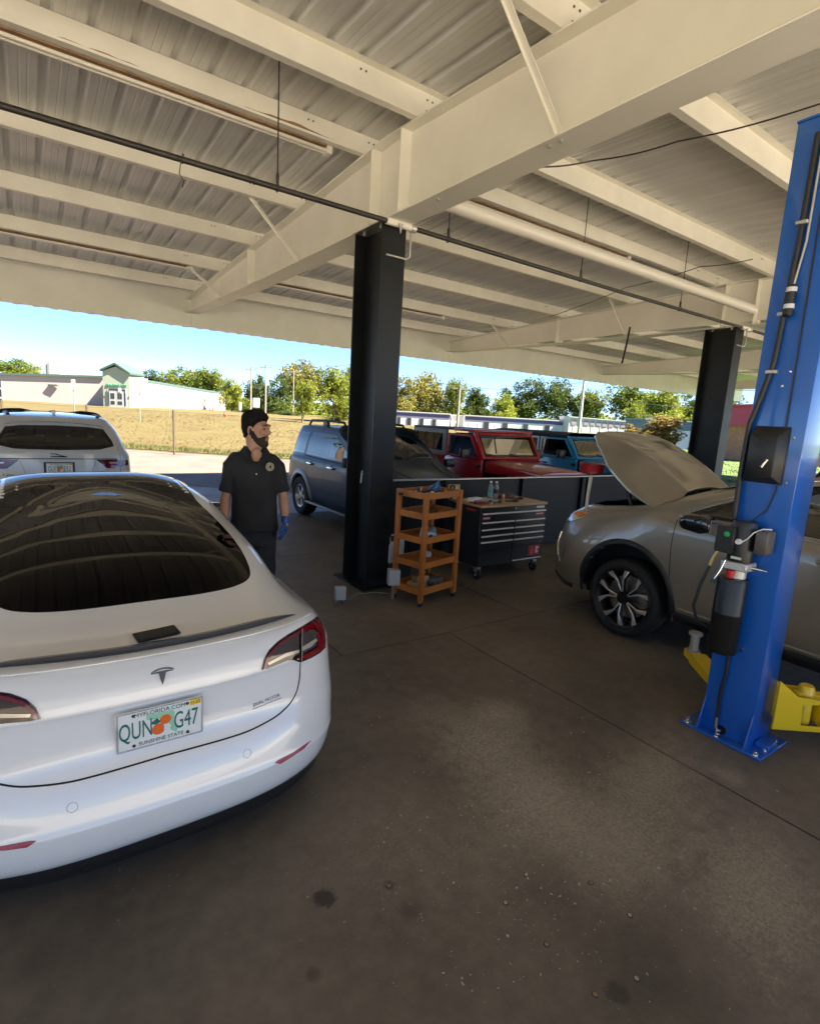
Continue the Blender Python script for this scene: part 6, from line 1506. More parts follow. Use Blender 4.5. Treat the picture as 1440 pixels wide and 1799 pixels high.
q = MB(); q.box((FX-.19, .045, 1.23), (FX-.10, .15, 1.39)); sb = q.build('switch_box', m_pb, mo, bevel=.006)
q = MB(); q.lathe([(.016, 0), (.016, .008), (.012, .012), (.001, .013)], 18, frame((FX-.19, .085, 1.345), (0, -1, 0), (0, 0, 1), (-1, 0, 0)), False, False); q.build('green_button', mat('button_green', (.02, .38, .08), .35), sb, smooth=40)
q = MB(); q.box((FX-.156, .0, 1.20), (FX-.155, .06, 1.215)); q.build('sticker', mat('sticker_pale', (.6, .68, .6), .5), mo)
q = MB(); q.box((FX-.14, -.115, 1.25), (FX-.03, -.045, 1.39)); q.build('capacitor_box', mat('capacitor_grey', (.10, .085, .075), .3), mo, bevel=.012, seg=2)
q = MB(); q.tube([(FX-.16, .025, 1.31), (FX-.172, .005, 1.312), (FX-.17, -.02, 1.335), (FX-.15, -.04, 1.375), (FX-.11, -.07, 1.40), (FX-.07, -.10, 1.40)], .0038, 8); q.build('white_cable', pr, mo, smooth=50)
q = MB(); q.lathe([(.016, 0), (.018, .02), (.012, .035)], 12, frame((FX-.155, .025, 1.31), (0, -1, 0), (0, 0, 1), (-1, 0, 0))); q.build('cable_gland', pr, mo, smooth=40)
q = MB(); q.tube([(FX-.16, .125, 1.24), (FX-.165, .15, 1.19), (FX-.17, .165, 1.13)], .010, 8); q.build('brass_elbow', mat('brass', (.55, .40, .15), .3), mo, smooth=50)
q = MB(); q.tube([(FX-.17, .165, 1.13), (FX-.175, .20, 1.0), (FX-.17, .225, .85), (FX-.14, .21, .76), (FX-.08, .16, .72), (FX-.02, .13, .70)], .010, 8); q.build('hydraulic_hose', m_tool, lf, smooth=50)
q = MB(); q.tube([(FX-.015, .04, .60), (FX-.016, .035, .45), (FX-.016, .05, .30), (FX-.016, .045, .12)], .011, 8); q.build('hydraulic_hose', m_tool, lf, smooth=50)
q = MB(); q.tube([(FX-.016, .045, .13), (FX-.02, .045, .07), (FX-.02, .03, .045), (FX-.005, .02, .045)], .013, 8); q.build('hose_elbow', m_chrome, lf, smooth=50)
q = MB(); q.lathe([(.03, 0), (.03, .002)], 16, frame((FX, .015, .05), (0, 1, 0), (0, 0, 1), (-1, 0, 0))); q.build('cable_hole', m_well, lf)
q = MB(); q.lathe([(.008, 0), (.008, .03), (.001, .03)], 8, frame((FX-.0, -.03, .62), (0, 1, 0), (0, 0, 1), (-1, 0, 0)), False, False); q.build('mount_bolt', m_chrome, lf)
# safety latch cover box
q = MB(); q.prism([(-.135, 0), (.095, 0), (.095, .33), (-.095, .33)][::-1] if False else [(-.085, 0), (.105, 0), (.105, .335), (-.085, .335)], .0, .012, frame((FX, 0, 1.655), (0, 1, 0), (0, 0, 1), (-1, 0, 0))); cv = q.build('latch_cover', m_pb, lf, bevel=.003)
q = MB(); q.add([(FX-.012, .10, 1.66), (FX-.012, .10, 1.985), (FX-.075, .095, 1.93), (FX-.075, .095, 1.66+.0), (FX-.012, -.08, 1.66), (FX-.012, -.08, 1.985), (FX-.075, -.05, 1.93), (FX-.075, -.05, 1.70)], [(0, 3, 2, 1), (4, 5, 6, 7), (1, 2, 6, 5), (2, 3, 7, 6), (0, 4, 7, 3)]); q.build('cover_hood', m_pb, cv, bevel=.003)
for (y, z) in ((-.105, 1.93), (-.105, 1.67), (.0, 2.22), (-.03, 2.30)):
    q = MB(); q.lathe([(.007, 0), (.007, .006), (.001, .008)], 10, frame((FX, y, z), (0, 1, 0), (0, 0, 1), (-1, 0, 0)), False, False); q.build('rivet', m_chrome, lf)
q = MB(); q.tube([(FX-.077, .03, 1.76), (FX-.095, .0, 1.755), (FX-.085, -.02, 1.80)], .007, 7); q.build('latch_wire', m_chrome, cv, smooth=50)
# cables on the front face
q = MB(); q.tube([(FX-.014, .03, 3.55), (FX-.014, .035, 3.0), (FX-.014, .05, 2.6), (FX-.014, .06, 2.35), (FX-.014, .10, 2.15), (FX-.02, .135, 2.0), (FX-.02, .14, 1.7), (FX-.03, .13, 1.42)], .016, 8); q.build('hose_bundle', m_tool, lf, smooth=50)
q = MB(); q.tube([(FX-.010, -.0, 3.5), (FX-.010, .0, 3.0), (FX-.012, .025, 2.78)], .007, 8); q.build('power_cable', pr if False else m_galv, lf, smooth=50)
q = MB(); q.lathe([(.018, 2.60), (.026, 2.61), (.026, 2.66), (.024, 2.66), (.024, 2.70), (.026, 2.70), (.026, 2.765), (.018, 2.77)], 16, Matrix.Translation((FX-.03, .025, 0))); pgu = q.build('plug', m_tool, lf, smooth=30)
for z in (2.655, 2.745): q = MB(); q.lathe([(.0268, z-.012), (.0268, z+.012)], 16, Matrix.Translation((FX-.03, .025, 0)), False, False); q.build('plug_band', pr, pgu)
q = MB(); q.tube([(FX-.008, -.04, 3.4), (FX-.008, -.05, 2.6), (FX-.008, -.055, 2.0), (FX-.01, -.06, 1.62), (FX-.01, -.03, 1.5), (FX-.05, .02, 1.43)], .0045, 6); q.build('thin_cable', m_tool, lf, smooth=50)
for z, y in ((2.30, .062), (2.62, .05), (3.1, .033)): q = MB(); q.box((FX-.034, y-.03, z-.01), (FX-.001, y+.03, z+.01)); q.build('cable_clamp', m_galv, lf, bevel=.003)
# carriage and arms (yellow)
q = MB(); q.box((.05, -.12, .12), (.20, .11, .72)); cg = q.build('carriage', m_ly, lf, bevel=.006)
q = MB(); q.beam((.16, .06, .215), (.56, .50, .215), .12, .085); a1 = q.build('lift_arm', m_ly, lf, bevel=.006)
q = MB(); q.beam((.50, .43, .205), (.66, .61, .205), .09, .065); q.build('arm_extension', m_ly, a1, bevel=.005)
q = MB(); q.lathe([(.05, .235), (.05, .25), (.032, .252), (.032, .37), (.05, .372), (.05, .39), (.001, .39)], 20, Matrix.Translation((.62, .565, 0)), False, False); q.build('lift_pad', m_galv, a1, smooth=35)
A_ = Vector((.14, -.15, 0)); dr = Vector((.80, -.60, 0)).normalized(); sd_ = Vector((.60, .80, 0)).normalized()
def arm_pt(u, v, z): p = A_+dr*u+sd_*v; return Vector((p.x, p.y, z))
q = MB(); q.beam(arm_pt(.31, 0, .225), arm_pt(1.25, 0, .215), .13, .125); a2 = q.build('lift_arm', m_ly, lf, bevel=.010, seg=2)
for s_ in (-1, 1):
    q = MB(); q.prism([(0, .15), (.30, .15), (.30, .185), (.17, .185), (.16, .32), (.30, .335), (.30, .36), (.13, .37), (.0, .47)], -.007, .007, frame(arm_pt(0, s_*.085, 0), dr, (0, 0, 1), -sd_)); q.build('arm_bracket', m_ly, a2, bevel=.003)
q = MB(); q.beam(arm_pt(.16, 0, .355), arm_pt(1.2, 0, .318), .07, .03); q.build('arm_upper_rail', m_ly, a2, bevel=.006)
q = MB(); q.lathe([(.045, .17), (.045, .40), (.035, .415), (.001, .415)], 20, Matrix.Translation(arm_pt(.23, 0, 0)), False, False); q.build('pivot_pin', m_ly, a2, smooth=35)
# ------------------------------------------------------------------ person standing beside the sedan
def ell(c, r, M=None, nu=20, nv=12):
    vs = []; fs = []
    for i in range(nv+1):
        ph = -PI/2+PI*i/nv
        for j in range(nu):
            th = 2*PI*j/nu; p = Vector((r[0]*math.cos(ph)*math.cos(th), r[1]*math.cos(ph)*math.sin(th), r[2]*math.sin(ph)))
            if M is not None: p = M @ p
            vs.append(p+Vector(c))
    for i in range(nv):
        for j in range(nu): fs.append((i*nu+j, i*nu+(j+1) % nu, (i+1)*nu+(j+1) % nu, (i+1)*nu+j))
    return vs, fs
def loft(rings, n=28):
    """rings: (centre, rx, ry) stacked; closed ends"""
    vs = []; fs = []
    for c, rx, ry in rings:
        for j in range(n):
            th = 2*PI*j/n; ct, st = math.cos(th), math.sin(th)
            vs.append(Vector(c)+Vector((rx*math.copysign(abs(ct)**.85, ct), ry*math.copysign(abs(st)**.85, st), 0)))
    for i in range(len(rings)-1):
        for j in range(n): fs.append((i*n+j, i*n+(j+1) % n, (i+1)*n+(j+1) % n, (i+1)*n+j))
    fs.append(tuple(range(n-1, -1, -1))); fs.append(tuple((len(rings)-1)*n+j for j in range(n)))
    return vs, fs
def blob(name, build, voxel, m, parent, smooth=6, disp=None, fac=.5):
    mb = MB(); build(mb)
    me = mb.mesh('tmp'); o = bpy.data.objects.new('tmp', me); col.objects.link(o)
    md = o.modifiers.new('r', 'REMESH'); md.mode = 'VOXEL'; md.voxel_size = voxel; md.use_smooth_shade = True
    if smooth: sm = o.modifiers.new('s', 'SMOOTH'); sm.factor = fac; sm.iterations = smooth
    dg = bpy.context.evaluated_depsgraph_get(); m2 = bpy.data.meshes.new_from_object(o.evaluated_get(dg))
    bpy.data.objects.remove(o)
    if disp:
        m2.calc_loop_triangles()
        ns = [v.normal.copy() for v in m2.vertices]
        for v, n in zip(m2.vertices, ns): v.co += n*disp(v.co)
    m2.materials.clear(); finish(m2, m, 180)
    return link(name, m2, parent)
m_skin = mat('skin', (.44, .23, .145), .5, var=.14, vscale=22, spec=.4, bump=.08, bscale=180)
m_shirt = mat('black_polo_cloth', (.012, .012, .012), .85, bump=.25, bscale=350)
m_jean = mat('dark_trousers', (.014, .016, .022), .9, bump=.25, bscale=260)
m_hair = mat('dark_hair', (.009, .007, .006), .85, spec=.2, bump=.6, bscale=120)
m_beard = mat('beard_hair', (.030, .018, .012), .85, bump=.7, bscale=220)
m_glove = mat('blue_nitrile', (.008, .06, .24), .42, bump=.3, bscale=45)
PD = 4.45
pp = atd(441, 850, PD); pz = -math.atan2(pp.x, pp.y)
man = thing('person', 'person with dark hair and beard in a black polo shirt and blue gloves, looking aside', 'person', (pp.x+.03, pp.y, 0), pz)
# joints (x to the viewer's right, y away from the viewer)
SH = {1: Vector((.165, .02, 1.515)), -1: Vector((-.170, .02, 1.51))}
EL = {1: Vector((.232, .03, 1.20)), -1: Vector((-.228, .03, 1.19))}
WR = {1: Vector((.245, -.08, 1.01)), -1: Vector((-.235, -.06, .98))}
FT = {1: Vector((.235, -.12, .85)), -1: Vector((-.225, -.10, .82))}
HC = Vector((.012, -.005, 1.745)); hy_ = R(57)
FD = Vector((math.sin(hy_), -math.cos(hy_), -.06)).normalized(); FS = Vector((0, 0, 1)).cross(FD).normalized()*-1; FU = FS.cross(FD)*1.0
if FU.z < 0: FU = -FU
HM = Matrix(((FS.x, FD.x, FU.x), (FS.y, FD.y, FU.y), (FS.z, FD.z, FU.z)))     # head local: x side, y forward, z up
def hl(x, y, z): return HC + HM @ Vector((x, y, z))
def body_build(mb):
    mb.add(*ell(hl(0, -.015, .03), (.076, .096, .098), HM)); mb.add(*ell(hl(0, .022, .005), (.067, .072, .10), HM))
    mb.add(*ell(hl(0, .045, -.050), (.058, .054, .066), HM)); mb.add(*ell(hl(0, .072, -.094), (.030, .026, .028), HM)); mb.add(*ell(hl(0, .02, -.065), (.056, .06, .045), HM))
    mb.add(*ell(hl(0, .088, .048), (.052, .018, .016), HM))                       # brow
    mb.tube([hl(0, .092, .045), hl(0, .108, .012), hl(0, .120, -.012)], [.011, .013, .016], 10)
    for s_ in (-1, 1):
        mb.add(*ell(hl(s_*.013, .104, -.016), (.011, .014, .010), HM)); mb.add(*ell(hl(s_*.040, .078, -.008), (.024, .022, .022), HM))
        mb.add(*ell(hl(s_*.078, -.012, -.004), (.012, .024, .036), HM)); mb.add(*ell(hl(s_*.082, -.010, -.022), (.010, .014, .020), HM))
    mb.add(*ell(hl(0, .098, -.050), (.026, .014, .008), HM)); mb.add(*ell(hl(0, .097, -.063), (.023, .014, .009), HM))
    mb.tube([hl(0, -.03, -.04), Vector((.0, .0, 1.61)), Vector((-.003, .022, 1.56)), Vector((-.003, .03, 1.48))], [.064, .064, .070, .09], 18)
    mb.add(*ell((.012, -.060, 1.545), (.044, .036, .066), Matrix.Rotation(.35, 3, 'X')))
    mb.add(*loft([((0, .03, .86), .155, .10), ((0, .03, 1.0), .15, .095), ((0, .03, 1.15), .15, .09), ((0, .03, 1.32), .16, .095), ((0, .03, 1.42), .17, .09), ((0, .03, 1.50), .12, .07)]))
    for s_ in (1, -1):
        mb.tube([SH[s_]-Vector((s_*.06, 0, 0)), SH[s_], SH[s_].lerp(EL[s_], .5), EL[s_], EL[s_].lerp(WR[s_], .35), WR[s_], WR[s_].lerp(FT[s_], .3)], [.03, .036, .040, .040, .043, .029, .026], 16)
        mb.tube([(s_*.09, .03, .90), (s_*.095, .03, .5), (s_*.10, .04, .10)], [.075, .055, .04], 14)
body = blob('body', body_build, .0065, m_skin, man, 3, None, .4)
# eyes and brows
for s_ in (-1, 1):
    q = MB(); q.add(*ell(hl(s_*.031, .084, .022), (.0125, .0125, .0125), HM, 14, 10)); e = q.build('eye', mat('eye_white', (.13, .10, .085), .4), body, smooth=60)
    q = MB(); q.add(*ell(hl(s_*.031+.001, .0935, .022), (.006, .004, .006), HM, 12, 8)); q.build('iris', mat('iris_dark', (.02, .012, .008), .1), e, smooth=60)
    q = MB(); q.tube([hl(s_*.012, .106, .046), hl(s_*.032, .100, .053), hl(s_*.052, .082, .046)], [.004, .0055, .003], 8); q.build('eyebrow', m_hair, body, smooth=60)
    q = MB(); q.tube([hl(s_*.018, .097, .031), hl(s_*.031, .098, .034), hl(s_*.045, .088, .029)], [.003, .0035, .003], 8); q.build('eyelid', m_skin, body, smooth=60)
q = MB(); q.tube([hl(-.022, .102, -.055), hl(0, .110, -.0565), hl(.022, .102, -.055)], [.003, .005, .003], 8); q.build('lips', mat('lip', (.33, .12, .09), .45), body, smooth=60)
# beard and hair grown from the head surface
HMi = HM.transposed()
def sstep(x): x = max(0.0, min(1.0, x)); return x*x*(3-2*x)
def head_shell(name, mask, offs, m):
    me = body.data; vs = me.vertices; keep = []; loc_ = {}
    for v in vs:
        l = HMi @ (v.co-HC)
        if l.length < .2: loc_[v.index] = l
    for f in me.polygons:
        if all(k in loc_ for k in f.vertices) and max(mask(loc_[k]) for k in f.vertices) > 0: keep.append(f)
    idx = {}; nv_ = []; nf_ = []
    for f in keep:
        for k in f.vertices:
            if k not in idx:
                l = loc_[k]; d = mask(l); t = sstep(d/.016)
                o_ = offs(l)*t + (.0012 if d > 0 else -.003)
                idx[k] = len(nv_); nv_.append(vs[k].co+vs[k].normal*o_)
        nf_.append(tuple(idx[k] for k in f.vertices))
    m2 = bpy.data.meshes.new(name); m2.from_pydata([tuple(v) for v in nv_], [], nf_); finish(m2, m, 180)
    o = link(name, m2, man); md = o.modifiers.new('s', 'SUBSURF'); md.levels = 1; md.render_levels = 1
    return o
def hair_mask(l):
    hlz = float(np.interp(l.y, [-.13, -.075, -.045, -.03, -.005, .008, .022, .05, .075, .11], [-.085, -.075, -.05, -.005, .030, .012, .045, .076, .086, .092]))
    if abs(l.x) > .074 and -.042 < l.y < .016 and -.045 < l.z < .034: return -.01
    return l.z-hlz+.010*noise.noise(l*70)
def hair_off(l):
    top = sstep((l.z-.03)/.08); fr = sstep((l.y+.02)/.08)
    w_ = noise.noise(Vector((l.x*22, l.y*14, l.z*16)))
    return .012+.008*sstep((-l.y-.03)/.05)+top*(.022+.020*fr+.018*w_)+.005*noise.noise(l*75)+.003*noise.noise(l*160)
def beard_mask(l):
    zb_ = float(np.interp(l.y, [-.02, .0, .02, .04, .06, .075, .09, .12], [.03, .02, -.012, -.042, -.052, -.044, -.034, -.036]))
    if l.y < -.008+.0*l.z: return -.01
    if l.y > .088 and abs(l.x) < .022 and -.070 < l.z < -.046: return -.01
    return min(zb_-l.z, l.z-float(np.interp(l.y, [-.01, .02, .05, .08], [-.055, -.085, -.118, -.15])))+.007*noise.noise(l*95)
def beard_off(l):
    return .004+.008*sstep((-l.z-.06)/.05)+.0025*noise.noise(l*110)+.0015*noise.noise(l*240)
head_shell('beard', beard_mask, beard_off, m_beard); head_shell('hair', hair_mask, hair_off, m_hair)
# polo shirt
def fold(p):
    return .011*noise.noise(Vector((p.x*6, p.y*6, p.z*4+p.x*3)))+.008*noise.noise(Vector((p.x*15+p.z*6, p.y*15, p.z*9+3)))
def shirt_b(mb):
    mb.add(*loft([((0, .03, .915), .192, .132), ((0, .03, .93), .194, .135), ((0, .028, 1.02), .186, .132), ((0, .028, 1.15), .182, .130), ((0, .028, 1.28), .190, .126), ((0, .028, 1.40), .200, .122), ((0, .028, 1.48), .188, .108), ((0, .03, 1.535), .155, .088), ((0, .03, 1.575), .115, .074), ((0, .03, 1.605), .085, .068), ((0, .028, 1.62), .074, .066)]))
    for s_ in (1, -1):
        mb.tube([SH[s_]-Vector((s_*.10, 0, -.005)), SH[s_]-Vector((s_*.03, 0, .012)), SH[s_]+Vector((s_*.018, 0, -.06)), SH[s_].lerp(EL[s_], .55), SH[s_].lerp(EL[s_], .86)], [.055, .066, .068, .066, .070], 20)
blob('polo_shirt', shirt_b, .009, m_shirt, man, 5, fold)
# collar flaps and placket
for s_ in (1, -1):
    a = [Vector((s_*.076, .075, 1.62)), Vector((s_*.084, .01, 1.622)), Vector((s_*.062, -.05, 1.59)), Vector((.010+s_*.012, -.108, 1.485))]
    b = [p+Vector((s_*.03, -.012, -.045)) for p in a[:3]]+[Vector((.010+s_*.055, -.114, 1.51))]
    q = MB(); vs = []
    for p, r_ in zip(a, b): vs += [p, r_, r_+Vector((0, .006, -.004)), p+Vector((0, .008, -.002))]
    q.add(vs, [(i*4+j, (i+1)*4+j, (i+1)*4+(j+1) % 4, i*4+(j+1) % 4) for i in range(3) for j in range(4)]+[(0, 1, 2, 3), (15, 14, 13, 12)]); q.build('collar', m_shirt, man, smooth=50)
q = MB(); q.lathe([(.006, 0), (.005, .003), (.001, .003)], 12, frame((.012, -.119, 1.405), (1, 0, 0), (0, 0, 1), (0, -1, 0)), False, False); q.build('shirt_button', pr, man)
em_ = Vector((.118, -.106, 1.465)); en = Vector((.42, -.9, .12)).normalized(); eu = Vector((0, 0, 1)); ex = eu.cross(en).normalized()*-1; eu = en.cross(ex)
if eu.z < 0: eu = -eu
Me = frame(em_, ex, eu, en)
q = MB(); q.lathe([(.034, -.012), (.033, .002), (.001, .0025)], 28, Me, False, False); eo = q.build('round_emblem', mat('emblem_tan', (.42, .36, .24), .7), man, smooth=30)
q = MB(); q.lathe([(.026, .003), (.0225, .0035)], 28, Me, False, False); q.build('emblem_ring', m_shirt, eo)
q = MB(); q.prism([(-.008, -.014), (.006, -.012), (.013, .002), (.004, .006), (.0, .015), (-.01, .008)], .003, .0042, Me); q.build('emblem_mark', m_shirt, eo)
# trousers and shoes
def tr_b(mb):
    mb.add(*loft([((0, .03, .80), .172, .115), ((0, .03, .88), .178, .120), ((0, .03, .96), .172, .118), ((0, .03, 1.0), .165, .112)]))
    for s_ in (1, -1): mb.tube([(s_*.085, .03, .92), (s_*.092, .03, .72), (s_*.10, .025, .48), (s_*.105, .035, .25), (s_*.11, .045, .06)], [.095, .094, .074, .068, .066], 20)
blob('trousers', tr_b, .010, m_jean, man, 4, fold)
for s_ in (1, -1):
    def sh_b(mb, s_=s_): mb.add(*ell((s_*.115, -.03, .045), (.048, .13, .044))); mb.add(*ell((s_*.115, .05, .06), (.044, .06, .055)))
    blob('shoe', sh_b, .008, m_tool, man, 3)
# gloves with five fingers each
for s_ in (1, -1):
    def gl_b(mb, s_=s_):
        w_, f_ = WR[s_], FT[s_]; d = (f_-w_).normalized(); fwd = Vector((-s_*.25, -1, 0)).normalized(); sd2 = d.cross(fwd).normalized()
        fwd = sd2.cross(d)
        P = lambda u, v, k: w_+d*u+fwd*v+sd2*k
        mb.tube([P(-.045, 0, 0), P(-.02, 0, 0), P(.01, 0, 0)], [.036, .033, .034], 14)
        mb.add(*ell(P(.05, 0, 0), (.024, .045, .05), Matrix(((sd2.x, fwd.x, d.x), (sd2.y, fwd.y, d.y), (sd2.z, fwd.z, d.z)))))
        for k, (v, L_) in enumerate(((.033, .068), (.011, .078), (-.012, .072), (-.033, .056))):
            cu = -s_*1.0
            mb.tube([P(.075, v, 0), P(.075+L_*.45, v*1.05, -.010*s_*-1), P(.075+L_*.85, v*1.05, .028*s_), P(.075+L_*.98, v, .046*s_)], [.0115, .011, .010, .009], 10)
        mb.tube([P(.03, .036, 0), P(.055, .058, .012*s_), P(.085, .062, .022*s_), P(.105, .055, .028*s_)], [.014, .013, .0115, .010], 10)
    blob('glove', gl_b, .0055, m_glove, man, 2, lambda p: .0012*noise.noise(p*70))
# ------------------------------------------------------------------ beyond the lot
def P_(p):
    d = Vector(p)-ORG; z = d.dot(CF); return CX+FPX*d.dot(CR)/z, CY-FPX*d.dot(CU)/z
# chain-link fence
F0 = onz(306, 797, .03); F0.z = 0
s2 = min(np.arange(1.5, 6, .01), key=lambda s: abs(P_(F0-GD*float(s)+Vector((0, 0, 1.7)))[0]-152))
fn = thing('chain_link_fence', 'rusty chain-link fence on thin posts along the dry field', 'fence', (0, 0, 0))
m_fp = mat('fence_post_brown', (.10, .075, .05), .8, var=.3, vscale=8); m_fw = mat('fence_wire', (.30, .25, .18), .6, metal=.3)
FH = 1.62
for k in range(-7, 5):
    p = F0+GD*float(s2)*k; q = MB(); q.tube([(p.x, p.y, 0), (p.x, p.y, FH+.06)], .038, 8); q.build('post', m_fp, fn, smooth=50)
a0, a1 = F0-GD*float(s2)*7, F0+GD*float(s2)*4; Lf = (a1-a0).length
for z in (FH, .08): q = MB(); q.tube([a0+Vector((0, 0, z)), a1+Vector((0, 0, z))], .010, 6); q.build('rail_wire', m_fw, fn)
q = MB(); sp = .085; k = -FH
while k < Lf:
    for sg in (1, -1):
        x0, z0, x1, z1 = (k, .05, k+FH-.05, FH) if sg > 0 else (k+FH-.05, .05, k, FH)
        lo, hi = max(0, min(x0, x1)), min(Lf, max(x0, x1))
        if hi <= lo: continue
        f = lambda x: z0+(z1-z0)*(x-x0)/(x1-x0)
        A, B = a0+GD*lo+Vector((0, 0, f(lo))), a0+GD*hi+Vector((0, 0, f(hi))); w_ = GN*.0035; h_ = Vector((0, 0, .0035))
        q.add([A-h_, A+h_, B+h_, B-h_], [(0, 1, 2, 3)])
    k += sp
tag(q.build('wire_mesh', m_fw, fn), kind='stuff')
# ---- school building
m_wall = mat('pale_stucco', (.46, .40, .385), .85, var=.05, vscale=.3, bump=.1, bscale=3)
m_tower = mat('pale_green_stucco', (.36, .41, .33), .85, var=.04, vscale=.4)
m_eave = mat('dark_green_eave', (.07, .12, .11), .6); m_txt = mat('green_lettering', (.05, .28, .16), .6); m_pane = mat('school_window', (.03, .035, .04), .1)
m_door = mat('white_door', (.5, .5, .49), .5)
sb_ = thing('school_building', 'long pale stucco building with a gabled pale green entrance tower on the hill', 'building', (0, 0, 0))
def wallquad(pts, name, m, parent, thick=6.0, top=None):
    """vertical wall between two ground points a,b with heights; extruded away from the viewer"""
    a, b, za, zb_, ha, hb = pts; n = Vector((.58, .815, 0))*thick
    A0, B0 = Vector((a.x, a.y, za)), Vector((b.x, b.y, zb_)); A1, B1 = Vector((a.x, a.y, ha)), Vector((b.x, b.y, hb))
    q = MB(); q.add([A0, B0, B1, A1, A0+n, B0+n, B1+n, A1+n], [(0, 1, 2, 3), (5, 4, 7, 6), (1, 5, 6, 2), (4, 0, 3, 7), (3, 2, 6, 7)]); return q.build(name, m, parent)
Dl, Dt, Dr = 90.0, 79.0, 105.0
Lb, Lt = atd(-60, 704, 80.5), atd(-60, 657, 80.5)
Tl, Tlt = atd(185, 714, Dt+3.2), atd(185, 664, Dt+3.2)
Tr, Trt = atd(228, 717, Dt+3.2), atd(228, 667, Dt+3.2)
Rb, Rt = atd(377, 730, Dr), atd(377, 691, Dr)
wallquad((Lb, Tl, -1, -1, Lt.z, Tlt.z), 'wall', m_wall, sb_); wallquad((Tr, Rb, -1, -1, Trt.z, Rt.z), 'wall', m_wall, sb_)
def strip(a, b, za, zb_, h, m, name, out=.25):
    n = Vector((-.58, -.815, 0))*out; q = MB(); A, B = Vector((a.x, a.y, za)), Vector((b.x, b.y, zb_)); H_ = Vector((0, 0, h)); bk = -n*24
    q.add([A+n, B+n, B+n+H_, A+n+H_, A+bk, B+bk, B+bk+H_, A+bk+H_], [(0, 1, 2, 3), (3, 2, 6, 7), (1, 5, 6, 2), (4, 0, 3, 7), (4, 5, 1, 0)]); return q.build(name, m, sb_)
strip(Lb, Tl, Lt.z-.02, Tlt.z-.02, .32, m_eave, 'eave'); strip(Tr, Rb, Trt.z-.02, Rt.z-.02, .32, m_eave, 'eave')
# tower
ud = Vector((.815, -.58, 0)); nd = Vector((-.58, -.815, 0))
t0, t1 = atd(182, 714, Dt), atd(228.5, 716, Dt); tw = (t1-t0).length; t0.z = 0; base = Vector((t0.x, t0.y, 0))
zs, zp_ = atd(182, 652, Dt).z, atd(205, 642.5, Dt).z
Mt = frame(base, ud, (0, 0, 1), nd)
q = MB(); q.prism([(0, -.5), (tw, -.5), (tw, zs-.25), (tw/2, zp_-.15), (0, zs)], -4.0, 0, Mt); to = q.build('tower', m_tower, sb_)
q = MB(); q.prism([(-.25, zs-.05), (tw/2, zp_+.1), (tw+.25, zs-.30), (tw+.25, zs-.05), (tw/2, zp_+.38), (-.25, zs+.22)], -4.2, .3, Mt); q.build('tower_roof', m_eave, sb_)
zg = atd(205, 715, Dt).z; px_m = Dt/FPX
def tx(px_): return (px_-182)*px_m*1.0
dx0, dx1 = tx(190.5), tx(223); dzt = atd(205, 684, Dt).z
q = MB(); q.box((dx0, zg, .01), (dx1, dzt, .12), Mt); ds = q.build('door_surround', m_door, sb_)
for i, (a, b) in enumerate(((191.5, 192.6), (219.3, 222.4))): q = MB(); q.box((tx(a), zg+.25, .13), (tx(b), zg+2.15, .16), Mt); q.build('side_light', m_pane, ds)
q = MB(); q.box((tx(193.5), zg+2.35, .13), (tx(209), zg+2.6, .16), Mt); q.build('transom', m_pane, ds); q = MB(); q.box((tx(215.5), zg+2.3, .13), (tx(222.4), zg+2.55, .16), Mt); q.build('transom', m_pane, ds)
q = MB(); q.box((tx(210), zg+2.15, .14), (tx(214.5), zg+2.75, .22), Mt); q.build('notice', pr, ds)
for (a, b) in ((193.8, 205.3), (206.2, 218.2)):
    q = MB(); q.box((tx(a), zg+.02, .13), (tx(b), zg+2.2, .17), Mt); d_ = q.build('door', m_door, ds)
    for (z0_, z1_) in ((.35, .85), (1.15, 1.95)):
        w_ = tx(b)-tx(a)
        for (u0, u1) in ((.18, .47), (.53, .82)) if a > 200 else ((.2, .8),): q = MB(); q.box((tx(a)+w_*u0, zg+z0_, .175), (tx(a)+w_*u1, zg+z1_, .19), Mt); q.build('door_pane', m_pane, d_)
text('lettering', 'BUILDING 3000', .46, m_txt, sb_, Mt @ Matrix.Translation((tx(206), atd(205, 677, Dt).z, .06)), .08, .93)
for zz in (184.2, 226): q = MB(); q.box((tx(zz), zg+1.45, .01), (tx(zz)+.25, zg+1.62, .06), Mt); q.build('wall_plaque', m_rust, sb_)
q = MB(); wv = (Tl-Lb); pv = Lb+wv*.60; q.box((0, 0, 0), (1.4, .25, .35), frame((pv.x, pv.y, Lt.z-1.0), ud, (0, 0, 1), nd)); q.build('wall_lamp', m_eave, sb_)
# left stair windows
ww = atd(2, 690, 80.9); q = MB(); q.box((-2.2, -2.4, 0), (0.4, 2.2, .2), frame((ww.x, ww.y, ww.z), ud, (0, 0, 1), nd)); wo_ = q.build('window', m_door, sb_)
for i in range(3): q = MB(); q.box((-2.0, -1.9+1.35*i, .2), (.2, -.85+1.35*i, .23), frame((ww.x, ww.y, ww.z), ud, (0, 0, 1), nd)); q.build('window_pane', m_pane, wo_)
